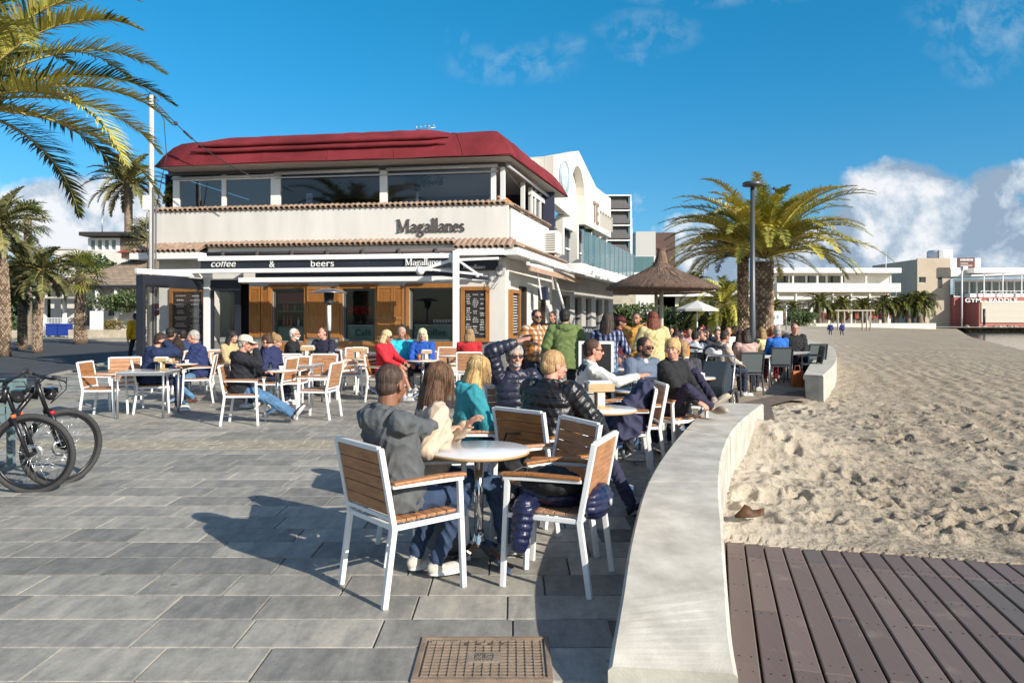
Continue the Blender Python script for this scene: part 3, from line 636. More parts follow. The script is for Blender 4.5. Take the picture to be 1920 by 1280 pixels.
# ================================================================ sky-high things: lamp, pole, wires
def lamp_post():
    Y = 18; r = empty('street_lamp', (X(1411, Y), Y, 0), 0, 'tall grey lamp post with a flat disc head before the big palm', 'street lamp')
    m = mat('lamp_grey', (0.10, 0.108, 0.12), .4, .4)
    a = MB(); a.tube([(0, 0, 0), (0, 0, 1.2), (0, 0, 4.72)], [.085, .075, .05], 14); a.build('pole', m, r)
    b = MB(); b.lathe([(.05, 4.70), (.08, 4.72), (.235, 4.735), (.245, 4.76), (.24, 4.80), (.2, 4.83), (.05, 4.835)], seg=28); b.build('lamp_head', m, r)
    c = MB(); c.lathe([(.02, 4.728), (.19, 4.732)], seg=24); c.build('lens', mat('lamp_lens', (.6, .6, .58), .2), r)
    s = MB(); s.T = Matrix.Translation((.62, 4, 4.86)); s.smooth = True
    return r
lamp_post()
def gull():
    Y = 21.5; s = MB(); c = P(1463, 358, Y); s.T = Matrix.Translation(c)
    s.ball((0, 0, 0), (.16, .08, .08)); s.ball((-.17, 0, .07), .05); s.tube([(-.21, 0, .07), (-.27, 0, .06)], [.014, .004], 6); s.tube([(.1, 0, .0), (.3, 0, .06)], [.05, .01], 6); s.tube([(0, .02, -.05), (0, .02, -.16)], .008, 5); s.tube([(0, -.02, -.05), (0, -.02, -.16)], .008, 5)
    tag(s.build('bird', mat('bird_brown', (.09, .06, .045), .8)), 'dark bird perched on top of the big yellow-green palm', 'bird')
gull()
def pole():
    Y = 20.9; x = X(284, Y); r = empty('utility_pole', (x, Y, 0), 0, 'pale utility pole with service box at the left corner of the cafe', 'utility pole')
    a = MB(); a.tube([(0, 0, 0), (0, 0, 7.78)], [.085, .065], 10); a.build('pole', mat('pale_pole', (.55, .53, .49), .7, var=.15), r)
    b = MB(); b.box(-.20, .0, -.12, .0, 4.55, 4.95); b.build('service_box', WPAINT, r, bevel=.01)
    c = MB(); c.tube([(.07, -.05, 0), (.07, -.05, 5.2)], .03, 6); c.tube([(.11, .03, 0), (.11, .03, 4.7)], .022, 6); c.tube([(-.09, -.02, 3.3), (-.13, -.04, 4.2), (-.08, -.08, 4.5)], .015, 6); c.build('conduit', mat('grey_cable', (.12, .12, .13), .6), r)
    d = MB(); d.tube([(-.12, 0, 7.65), (.12, 0, 7.65)], .02, 6); d.ball((-.1, 0, 7.72), .04, 8, 6); d.ball((.1, 0, 7.72), .04, 8, 6); d.tube([(-.1, 0, 7.7), (-.02, -.05, 7.85), (.1, 0, 7.75), (.2, 0, 7.6)], .01, 5); d.build('insulators', DARKM, r)
    top = Vector((x, Y, 7.7))
    w = MB(); end = P(470, 330, 20.3); mid = [top.lerp(end, t) + Vector((0, 0, -.25 * math.sin(PI * t))) for t in [k / 12 for k in range(13)]]; w.tube(mid, .014, 5); w.ball(mid[3], .06, 8, 6); w.tube([mid[4], mid[5]], .035, 6)
    w.tube([top, top + Vector((.35, 0, -.6)), top + Vector((.42, 0, -1.6)), top + Vector((.15, 0, -3.0))], .012, 5)
    tag(w.build('power_cable', mat('black_cable', (.03, .03, .03), .6)), 'black power cable running from the utility pole to the red roof', 'cable')
pole()
# ================================================================ background buildings
def wall_win(root, T, x0, x1, z0, z1, wm, wins, th=.3, frame=None, gm=DARKGLASS, depth=.15):
    """a wall slab with real openings (grid cut), glass set back"""
    w = MB(T); xs = sorted({x0, x1, *[a for q in wins for a in q[:2]]}); zs = sorted({z0, z1, *[a for q in wins for a in q[2:4]]})
    for i in range(len(xs) - 1):
        for j in range(len(zs) - 1):
            cx = (xs[i] + xs[i + 1]) / 2; cz = (zs[j] + zs[j + 1]) / 2
            if any(q[0] < cx < q[1] and q[2] < cz < q[3] for q in wins): continue
            w.box(xs[i], xs[i + 1], 0, th, zs[j], zs[j + 1])
    me = w.build('wall', wm, root)
    for q in wins:
        f = MB(T); fw = .05; a, b, c, d = q[:4]
        f.box(a, b, depth, depth + .06, c, c + fw); f.box(a, b, depth, depth + .06, d - fw, d); f.box(a, a + fw, depth, depth + .06, c + fw, d - fw); f.box(b - fw, b, depth, depth + .06, c + fw, d - fw)
        n = int((b - a) / 1.2)
        for k in range(1, n + 1): xx = a + (b - a) * k / (n + 1); f.box(xx - .025, xx + .025, depth, depth + .06, c + fw, d - fw)
        fo = f.build('window', frame or WPAINT, root); g = MB(T); g.poly([(a, depth + .03, c), (b, depth + .03, c), (b, depth + .03, d), (a, depth + .03, d)]); g.build('pane', gm, fo)
def frame_from(p0, p1):
    p0 = Vector((p0[0], p0[1], 0)); d = Vector((p1[0], p1[1], 0)) - p0; a = math.atan2(d.y, d.x)
    return Matrix.Translation(p0) @ Matrix.Rotation(a, 4, 'Z'), d.length
# far white hotel
def hotel():
    Y = 122; r = empty('hotel', (0, 0, 0), 0, 'long white low-rise hotel with balconies across the far beach', 'building'); T = Matrix.Translation((X(1448, Y), Y, 0)); k = Y / F
    L = (1676 - 1448) * k; hz = lambda py: H + (HY - py) * k; CR = mat('hotel_white', (.80, .76, .68), .8, var=.06, vscale=.4)
    wins = []
    for i, (a, b) in enumerate([(8, 30), (33, 62), (66, 100), (104, 135)]): wins.append((a * k, b * k, hz(530), hz(517)))
    for i in range(9): wins.append(((6 + i * 24) * k, (22 + i * 24) * k, hz(600), hz(578)))
    w = wall_win(r, T, -14 * k, 222 * k, 0, hz(510), CR, wins, frame=mat('brown_frame', (.12, .06, .04), .6))
    b = MB(T); b.box(0, L, -2.2, 0, hz(548), hz(532)); b.build('balcony', CR, r)
    c = MB(T); c.box(-12 * k, L, -2.4, 1.5, hz(513), hz(504)); c.build('roof_slab', WPAINT, r)
    d = MB(T)
    for i in range(7): d.box((2 + i * 34) * k, (4.5 + i * 34) * k, -1.8, -1.5, 0, hz(548))
    for i in range(5): d.box((30 + i * 45) * k, (33 + i * 45) * k, -1.8, -1.5, hz(532), hz(513))
    d.build('columns', CR, r)
    e = MB(T)
    for i in range(9): e.box((5 + i * 24) * k, (23 + i * 24) * k, -1.3, -1.1, hz(597), hz(586))
    e.build('red_awnings', mat('brick_red', (.30, .07, .055), .8, var=.2), r)
    f = MB(T); f.box(-20 * k, L, -1.6, -1.3, hz(562), hz(556)); f.build('cornice', CR, r)
    a = MB(T); a.tube([(213 * k, 0, hz(504)), (213 * k, 0, hz(475))], .07, 5); a.build('antenna', WPAINT, r)
hotel()
# left end of the hotel seen under the parasols: low cream block and red fence
def shops():
    Y = 62; k = Y / F; hz = lambda py: H + (HY - py) * k; T = Matrix.Translation((X(1262, Y), Y, 0)); r = empty('beach_shops', (0, 0, 0), 0, 'low cream shops with a red fence beyond the crowded terrace', 'building')
    wins = [((10 + i * 24) * k, (26 + i * 24) * k, hz(585), hz(566)) for i in range(7)]
    wall_win(r, T, -70 * k, 160 * k, -.05, hz(556), mat('shop_cream', (.66, .58, .44), .8, var=.1, vscale=.6), wins)
    a = MB(T); a.box(-72 * k, 163 * k, -.8, .5, hz(556), hz(551)); a.build('roof_edge', WPAINT, r)
    b = MB(T); b.box(-60 * k, 60 * k, -14, -13.9, -.05, hz(595)); fo = b.build('red_fence_panel', mat('fence_red', (.42, .06, .04), .7, var=.15), r)
    c = MB(T)
    for i in range(6): c.box((-58 + 23 * i) * k, (-55 + 23 * i) * k, -14.12, -14.0, -.05, hz(592))
    c.build('fence_post', WPAINT, r)
    hz2 = lambda py: H + (HY - py) * 82 / F
    q = empty('white_building', (0, 0, 0), 0, 'pale flat-roofed block showing over the shops left of the yellow palm', 'building'); T2 = Matrix.Translation((X(1270, 82), 82, 0)); k2 = 82 / F
    wall_win(q, T2, 0, 150 * k2, -.05, hz2(540), mat('pale_cream', (.6, .56, .47), .8, var=.1, vscale=.3), [((14 + i * 26) * k2, (30 + i * 26) * k2, hz2(572), hz2(552)) for i in range(5)])
shops()
bb = MB(); Yb = 98; bb.box(X(1442, Yb), X(1468, Yb), Yb, Yb + .2, .6, H + (HY - 583) * Yb / F)
for x in (1446, 1462): bb.box(X(x, Yb) - .08, X(x, Yb) + .08, Yb + .2, Yb + .35, -.1, .7)
bo = bb.build('billboard', WPAINT); tag(bo, 'white billboard right beside the big palm trunk', 'billboard')
bb = MB(); 
for i in range(2): bb.box(X(1449 + i * 7, Yb), X(1453 + i * 7, Yb), Yb - .02, Yb - .003, 1.3, 1.8)
bb.build('printed_marks', mat('grey_print', (.3, .33, .38), .7), bo)
# far sea wall
sw = MB(); T, L = frame_from((X(1480, 104), 104), (X(1755, 106), 106)); sw.T = T; sw.box(-14, L, 0, 1.2, -1, .55); sw.box(-14, L, -.05, 1.25, .55, .68)
tag(sw.build('sea_wall', mat('whitewash', (.72, .68, .6), .8, var=.15, vscale=.4)), 'long low white wall along the back of the far beach', 'low wall')
# gym building at the right
def gym():
    Y = 128; k = Y / F; hz = lambda py: H + (HY - py) * k; r = empty('gym_building', (0, 0, 0), 0, 'cream and glass building with a red ground floor at the far right by the water', 'building')
    T = Matrix.Translation((X(1720, Y), Y, 0)); CR = mat('gym_cream', (.52, .43, .33), .8, var=.12, vscale=.3); RED = mat('gym_red', (.42, .13, .11), .7, var=.15, vscale=.5)
    wall_win(r, T, 0, 62 * k, -.1, hz(484), CR, [(3 * k, 16 * k, hz(530), hz(519)), (38 * k, 47 * k, hz(541), hz(518)), (24 * k, 35 * k, hz(568), hz(553))], th=.3)
    a = MB(T); a.box(0, 62 * k, .31, 16, -.1, hz(486)); a.build('side_block', CR, r)
    b = MB(T); b.prism([(60 * k, .2, hz(484)), (125 * k, 2, hz(484)), (125 * k, 2, hz(515)), (60 * k, .2, hz(520))], (0, 10, 0)); b.box(64 * k, 126 * k, 1, 12, hz(500), hz(483)); b.build('upper_block', WHITE, r)
    c = MB(T); c.lathe([(2.0, hz(483)), (2.0, hz(464))], (80 * k, 6, 0), 20); c.build('round_tank', WPAINT, r); c = MB(T); c.box(66 * k, 74 * k, 4, 8, hz(483), hz(465)); c.build('stair_box', mat('bldg_grey', (.4, .4, .4), .6), r)
    d = MB(T); d.box(62 * k, 93 * k, -2.2, -1.9, hz(503), hz(485)); so = d.build('rooftop_sign', mat('sign_maroon', (.13, .035, .03), .6), r)
    d = MB(T)
    for i in range(10): d.box((66 + i * 2.4) * k, (67.4 + i * 2.4) * k, -2.26, -2.21, hz(491), hz(487))
    d.box(66 * k, 80 * k, -2.26, -2.21, hz(496), hz(495)); d.box(66 * k, 88 * k, -2.26, -2.21, hz(500), hz(499)); d.build('sign_letters', WPAINT, so)
    e = MB(T); e.box(82 * k, 260 * k, -2.5, 9, hz(558), hz(551)); e.build('terrace_floor', WPAINT, r)
    wall_win(r, Matrix.Translation((0, 0, 0)) @ T @ Matrix.Translation((62 * k, -1.0, 0)), 0, 200 * k, hz(558), hz(524), WPAINT, [((2 + i * 14) * k, (14 + i * 14) * k, hz(556), hz(528)) for i in range(14)], th=.15, gm=mat('blue_glass', (.05, .10, .13), .08))
    f = MB(T)
    f.prism([(68 * k, -5, hz(521)), (260 * k, -5, hz(514)), (260 * k, -5, hz(511)), (68 * k, -5, hz(518))], (0, 8, 0))
    for i in range(5): f.box((90 + i * 34) * k, (91.5 + i * 34) * k, -5, -4.8, hz(558), hz(516))
    f.box(100 * k, 260 * k, -1, 6, hz(512), hz(503)); f.build('canopy', WPAINT, r)
    g = MB(T); g.box(84 * k, 260 * k, -5.1, -5.0, hz(548), hz(547)); 
    for i in range(16): g.box((84 + i * 9) * k, (84.7 + i * 9) * k, -5.1, -5.0, hz(557), hz(548))
    g.build('railing', WMETAL, r)
    h = MB(T); h.box(82 * k, 260 * k, -4.9, 8, -.5, hz(558.3)); h.box(62.3 * k, 81.8 * k, -1.0, 8, -.5, hz(557)); h.build('red_base', RED, r)
    j = MB(T)
    for i in range(9): j.box(86 * k, 260 * k, -5.05, -4.92, hz(604) + i * (hz(566) - hz(604)) / 9, hz(604) + (i + .78) * (hz(566) - hz(604)) / 9)
    j.box(85 * k, 260 * k, -4.99, -4.905, hz(604), hz(565)); j.build('louvre_panel', mat('louvre_cream', (.62, .57, .48), .6), r)
    tx('GYM - PADDLE', P(1809, 566.5, Y - 4.95 - .1), (0, -1, 0), 10.5 * k, (.85, .85, .84), 'gym_lettering', r, ext=.03, bold=.012, sx=1.33)
    l = MB(T); l.tube([(44 * k, -6, 0), (44 * k, -6, hz(505))], .12, 6); l.box(44 * k, 52 * k, -6.4, -5.6, hz(510), hz(504)); l.build('floodlight', WMETAL, r)
    m_ = MB(T); m_.tube([(70 * k, -8, 0), (70 * k, -8, hz(580))], .2, 6); m_.build('bollard', DARKM, r)
def tx(body, loc, nrm, size, color, name, parent, ext=.01, bold=0.0, sx=1.0, align='LEFT', m=None, rough=.5, shear=0.0):
    cu = bpy.data.curves.new('txt', 'FONT'); cu.body = body; cu.size = size; cu.extrude = ext; cu.offset = bold * 1.0; cu.align_x = align; cu.space_character = 1.02; cu.shear = shear; cu.resolution_u = 3
    o = bpy.data.objects.new('txt', cu); COL.objects.link(o); dg = bpy.context.evaluated_depsgraph_get()
    me = bpy.data.meshes.new_from_object(o.evaluated_get(dg)); bpy.data.objects.remove(o); me.name = name
    me.materials.clear(); me.materials.append(m or mat('lettering_%.2f_%.2f' % color[:2], color, rough))
    ob = bpy.data.objects.new(name, me); COL.objects.link(ob); ob.parent = parent
    n = Vector(nrm).normalized(); x = Vector((0, 0, 1)).cross(n).normalized(); z = Vector((0, 0, 1))
    M = Matrix(((x.x * sx, 0, n.x, loc[0]), (x.y * sx, 0, n.y, loc[1]), (x.z * sx, 1, n.z, loc[2]), (0, 0, 0, 1)))
    me.transform(M if parent is None else parent.matrix_basis.inverted() @ M); return ob
gym()
# boulders by the water: each a thing
ROCK = mat('boulder', (.42, .36, .27), .9, var=.3, vscale=1.5, bump=.5, bscale=4); rp = []
for k in range(4):
    b = MB(); b.ball((0, 0, 0), (1, .9, .62), 10, 7); rnd = random.Random(k); b.v = [tuple(Vector(v) * (1 + .28 * noise.noise(Vector(v) * 1.3 + Vector((k * 7, 0, 0))))) for v in b.v]; b.sm = [False] * len(b.sm)
    rp.append(tag(b.build('boulder', ROCK), 'pale boulder in the bank under the red gym building', 'boulder', 'boulders along the water'))
rnd = random.Random(5)
for i in range(46):
    px = 1812 + (i % 23) * 5 + rnd.uniform(-1.5, 1.5); row = i // 23; Y = 119 - row * 2.2; o = rp[i] if i < 4 else rp[i % 4].copy()
    if i >= 4: COL.objects.link(o)
    s = rnd.uniform(.4, .75); o.location = (X(px, Y), Y, -.35 - .2 * row); o.scale = (s, s, s); o.rotation_euler = (rnd.random(), rnd.random(), rnd.random() * 6)
# timber frames on the beach
tf = MB(); Y = 96; k = Y / F
for x in (1617, 1625, 1632): tf.tube([(X(x, Y), Y, -.9), (X(x, Y), Y, H + (HY - 583) * k)], .1, 7)
for x in (1571, 1583): tf.tube([(X(x, Y), Y, -.9), (X(x, Y), Y, H + (HY - 583) * k)], .1, 7)
tf.bar((X(1566, Y), Y, H + (HY - 582) * k), (X(1640, Y), Y, H + (HY - 582) * k), .25, .2)
tag(tf.build('timber_frame', mat('weathered_timber', (.42, .36, .3), .8, var=.2)), 'weathered timber frame standing on the far beach', 'timber frame')
lp = MB()
for i, (px, Y, t) in enumerate([(1474, 90, 575), (1680, 118, 548)]): lp = MB(); lp.tube([(X(px, Y), Y, 0), (X(px, Y), Y, H + (HY - t) * Y / F)], .07, 6); lp.ball((X(px, Y), Y, H + (HY - t) * Y / F), .16, 8, 6); tag(lp.build('lamp_post', ALU), ['thin lamp post behind the terrace near the billboard', 'thin lamp post at the right end of the hotel'][i], 'lamp post')
# ---------------------------------------------------------------- left background: stone-roofed house
def left_house():
    Y = 56; k = Y / F; hz = lambda py: H + (HY - py) * k; r = empty('stone_roof_house', (0, 0, 0), 0, 'low white house with a stone-tiled hipped roof across the road', 'house')
    T = Matrix.Translation((X(95, Y), Y, 0)); w = 190 * k
    wall_win(r, T, 0, 215 * k, -.05, hz(536), mat('left_wall', (.66, .64, .6), .8, var=.2, vscale=.5), [(20 * k, 28 * k, 0, hz(562)), (44 * k, 62 * k, 0.0, hz(562)), (62.5 * k, 78 * k, .9, hz(565)), (80 * k, 93 * k, hz(600), hz(565)), (108 * k, 120 * k, hz(592), hz(562))], frame=mat('grey_frame', (.3, .3, .3), .5))
    m = bpy.data.materials.new('stone_tiles'); m.use_nodes = True; t = NT(m.node_tree); b = m.node_tree.nodes['Principled BSDF']; c = t.n('ShaderNodeTexCoord').outputs['Object']
    sx = t.n('ShaderNodeSeparateXYZ', {0: c}); v = t.n('ShaderNodeCombineXYZ', {0: sx.outputs[0], 1: sx.outputs[2], 2: 0.0}).outputs[0]
    br = t.n('ShaderNodeTexBrick', {'Vector': v, 'Color1': (.36, .27, .19, 1), 'Color2': (.23, .18, .14, 1), 'Mortar': (.07, .055, .045, 1), 'Scale': 1.0, 'Brick Width': .55, 'Row Height': .19, 'Mortar Size': .022, 'Bias': .0})
    nz = t.n('ShaderNodeTexNoise', {'Vector': c, 'Scale': 2.2, 'Detail': 6}).outputs[0]; t.link(t.mix(t.m('MULTIPLY', nz, .6), br.outputs[0], (.42, .33, .24, 1)), b.inputs['Base Color']); b.inputs['Roughness'].default_value = .9
    t.link(t.n('ShaderNodeBump', {'Strength': .8, 'Distance': .08, 'Height': br.outputs[1]}).outputs[0], b.inputs['Normal'])
    def hip(x0, x1, y0, y1, z0, rx0, rx1, z1, nm):
        q = MB(T); ym = (y0 + y1) / 2; n = 10
        def lerp(a, b, s): return a + (b - a) * s
        for i in range(n):
            s0 = i / n; s1 = (i + 1) / n; zz0 = lerp(z0, z1, s0); zz1 = lerp(z0, z1, s1) ; st = .05
            A = [(lerp(x0, rx0, s0), lerp(y0, ym, s0)), (lerp(x1, rx1, s0), lerp(y0, ym, s0)), (lerp(x1, rx1, s0), lerp(y1, ym, s0)), (lerp(x0, rx0, s0), lerp(y1, ym, s0))]
            B = [(lerp(x0, rx0, s1), lerp(y0, ym, s1)), (lerp(x1, rx1, s1), lerp(y0, ym, s1)), (lerp(x1, rx1, s1), lerp(y1, ym, s1)), (lerp(x0, rx0, s1), lerp(y1, ym, s1))]
            for a in range(4):
                b_ = (a + 1) % 4; q.poly([(*A[a], zz0), (*A[b_], zz0), (*A[b_], zz0 + st), (*A[a], zz0 + st)]); q.poly([(*A[a], zz0 + st), (*A[b_], zz0 + st), (*B[b_], zz1), (*B[a], zz1)])
        q.poly([(*B[0], z1), (*B[1], z1), (*B[2], z1), (*B[3], z1)]); return q.build(nm, m, r)
    hip(-25 * k, 112 * k, -1.4, 7, hz(536), 10 * k, 95 * k, hz(516), 'lower_roof'); hip(40 * k, 260 * k, -1.3, 8, hz(536), 115 * k, 165 * k, hz(478), 'roof')
    a = MB(T); a.box(-25 * k, 250 * k, -1.45, -1.32, hz(541), hz(536)); a.build('fascia', DARKM, r)
    a = MB(T); a.box(113 * k, 158 * k, 1.5, 4.5, hz(482), hz(471)); a.build('roof_vent', TRK[1], r); a = MB(T); a.prism([(108 * k, 1, hz(471)), (165 * k, 1, hz(471)), (150 * k, 1, hz(466.5)), (120 * k, 1, hz(466.5))], (0, 4, 0)); a.build('vent_cap', mat('vent_red', (.33, .07, .06), .7), r)
    a = MB(T)
    for i, x in enumerate((4, 40, 100, 135, 178)): a.box(x * k, (x + 4) * k, -1.2, -.9, 0, hz(541))
    a.build('porch_post', WPAINT, r)
    a = MB(T); a.box(8 * k, 80 * k, -2.6, -1.0, hz(561), hz(558)); a.build('awning', mat('porch_awning', (.55, .5, .42), .8, var=.3, vscale=.8), r)
    # tower block behind
    q = empty('flat_roofed_house', (0, 0, 0), 0, 'dark flat-roofed upper storey with a row of windows behind the stone roof', 'house'); Y2 = 66; k = Y2 / F; T = Matrix.Translation((X(165, Y2), Y2, 0)); hz2 = lambda py: H + (HY - py) * k
    wall_win(q, T, 0, 60 * k, 3, hz2(446), WPAINT, [((3 + 13 * i) * k, (13 + 13 * i) * k, hz2(469), hz2(449)) for i in range(4)], gm=mat('pale_glass', (.16, .19, .18), .1)); a = MB(T); a.box(60 * k, 135 * k, 0, 6, hz2(470), hz2(446)); a.box(0, 60 * k, .31, 6, 3, hz2(447)); a.build('side_block', mat('brown_block', (.19, .135, .1), .8, var=.2), q)
    a = MB(T); a.box(-5 * k, 135 * k, -1, 7, hz2(444), hz2(437)); a.build('roof_slab', mat('black_roof', (.035, .03, .03), .6), q)
    a = MB(T); a.box(0, 135 * k, -.5, 6, 0, hz2(470)); a.build('lower_block', WHITE, q); a = MB(T); a.tube([(15 * k, 1, hz2(437)), (15 * k, 1, hz2(395))], .05, 5); a.build('antenna', ALU, q)
    q = empty('white_annex', (0, 0, 0), 0, 'plain white square annex between the palms and the stone roof', 'house'); Y3 = 59; k = Y3 / F; a = MB(); a.box(X(101, Y3), X(140, Y3), Y3, Y3 + 4, 0, H + (HY - 468) * k); a.build('wall', WHITE, q); a = MB(); a.box(X(100, Y3), X(141, Y3), Y3 - .1, Y3 + 4.1, H + (HY - 468) * k, H + (HY - 465) * k); a.build('coping', mat('coping', (.5, .48, .45), .8), q)
    # boundary walls and gate pillars on the pavement
    SW = mat('boundary_stone', (.5, .43, .33), .9, var=.3, vscale=2.5, bump=.4, bscale=14)
    for i, (a0, a1, t0, lb) in enumerate([(-40, 46, 619, 'low stone wall at the left edge across the road'), (128, 250, 618, 'low stone boundary wall between the pavement palm and the cafe')]):
        Yw = 52.2; a = MB(); a.box(X(a0, Yw), X(a1, Yw), Yw, Yw + .4, .1, H + (HY - t0) * Yw / F); tag(a.build('boundary_wall', SW), lb, 'low wall')
    for i, (a0, a1, t0, lb) in enumerate([(-8, 11, 586, 'white gate pillar at the left edge across the road'), (168, 187, 583, 'white gate pillar above the stone boundary wall')]):
        Yw = 52.7; a = MB(); a.box(X(a0, Yw), X(a1, Yw), Yw, Yw + .5, .1, H + (HY - t0) * Yw / F); tag(a.build('gate_pillar', WPAINT, bevel=.02), lb, 'pillar')
    a = MB(); Yw = 54; 
    for i in range(30): a.tube([(X(46 + i * 2.8, Yw), Yw, .1), (X(46 + i * 2.8, Yw), Yw, 1.5)], .015, 4)
    a.bar((X(46, Yw), Yw, 1.5), (X(130, Yw), Yw, 1.5), .04, .04); tag(a.build('railing', WMETAL), 'thin metal railing between the two stone walls across the road', 'railing')
    for i in range(2):
        a = MB(); x0 = X(85 + i * 22, 53); a.box(x0, x0 + .78, 53, 53.6, .25, 1.0); o = a.build('recycling_bin', mat('bin_blue', (.012, .04, .26), .45), bevel=.04); b_ = MB(); b_.box(x0 - .03, x0 + .81, 52.97, 53.63, 1.0, 1.1); b_.build('lid', mat('bin_blue_lid', (.015, .05, .32), .4), o)
        tag(o, ['left one of the two blue bins by the railing', 'right one of the two blue bins by the railing'][i], 'bin', 'blue bins')
left_house()
leaf_mass('shrub', X(215, 53), 53.6, .9, 1.6, .4, .7, 900, .09, [mat('dry_leafs', (.19, .15, .05), .7), LF[1], mat('brown_leafs', (.16, .09, .04), .7)], 'brownish shrub on top of the stone wall beside the gate pillar', seed=12)
leaf_mass('shrub', X(30, 53), 53.4, .9, 1.4, .4, 1.0, 900, .1, LF, 'green shrub behind the wall at the left edge', seed=14)
leaf_mass('tree', X(205, 55), 54.4, 2.5, 3.0, .8, 1.1, 1400, .13, LF, 'thin dark tree before the windows of the stone-roofed house', 'tree', seed=15)
# no-entry sign
def noentry():
    Y = 30; r = empty('road_sign', (X(292, Y), Y, 0), 0, 'round red no-entry sign seen beside the black cafe screen', 'road sign'); a = MB(); a.tube([(0, .03, 0), (0, .03, 2.2)], .03, 8); a.build('pole', ALU, r)
    T = Matrix.Translation((0, 0, H + (HY - 580) * Y / F)) @ Matrix.Rotation(R(90), 4, 'X'); a = MB(T); a.lathe([(.001, 0), (.26, 0), (.26, .02), (.001, .02)], seg=28, cap=False); a.build('disc', mat('sign_red', (.5, .02, .03), .4), r)
    b = MB(T); b.box(-.17, .17, -.035, .035, .021, .024); b.build('white_bar', WPAINT, r)
noentry()
# ================================================================ the cafe
CL = Vector((-10.4, 22.0, 0)); CR_ = Vector((-.2, 20.5, 0)); CA = math.atan2(CR_.y - CL.y, CR_.x - CL.x); TC = Matrix.Translation(CL) @ Matrix.Rotation(CA, 4, 'Z'); TCI = TC.inverted(); CW = (CR_ - CL).length
CAM2 = TCI @ Vector((0, 0, H))
def C(px, py, yl=0.0):
    d = TCI.to_3x3() @ Vector(((px - 960) / F, 1, (HY - py) / F)); t = (yl - CAM2.y) / d.y; p = CAM2 + d * t; return p.x, p.z
def RC(x0, y0, x1, y1, yl=0.0):
    a = C(x0, y0, yl); b = C(x1, y1, yl); return min(a[0], b[0]), max(a[0], b[0]), min(a[1], b[1]), max(a[1], b[1])
cafe = empty('cafe', CL, CA, 'two-storey white corner cafe with a dark red canvas roof', 'cafe')
TI = None
ROOF = mat('red_membrane', (0.22, 0.03, 0.038), .92, spec=.2, var=.42, vscale=.7, bump=.2, bscale=7)
TILE = mat('roof_tile', (0.34, 0.235, 0.17), .85, var=.35, vscale=5, bump=.3, bscale=30)
PLINTH = mat('grey_stone', (.23, .22, .21), .8, var=.25, vscale=1.5, bump=.3, bscale=30)
SIDE = [(CW, 0.0), (CW + 1.0, 4.2), (CW + 2.6, 10.0)]
sd = TCI @ Vector((1.42, 26.6, 0)); SX, SY = sd.x, sd.y      # far end of the side face
DXY = Vector((SX - CW, SY, 0)).normalized()
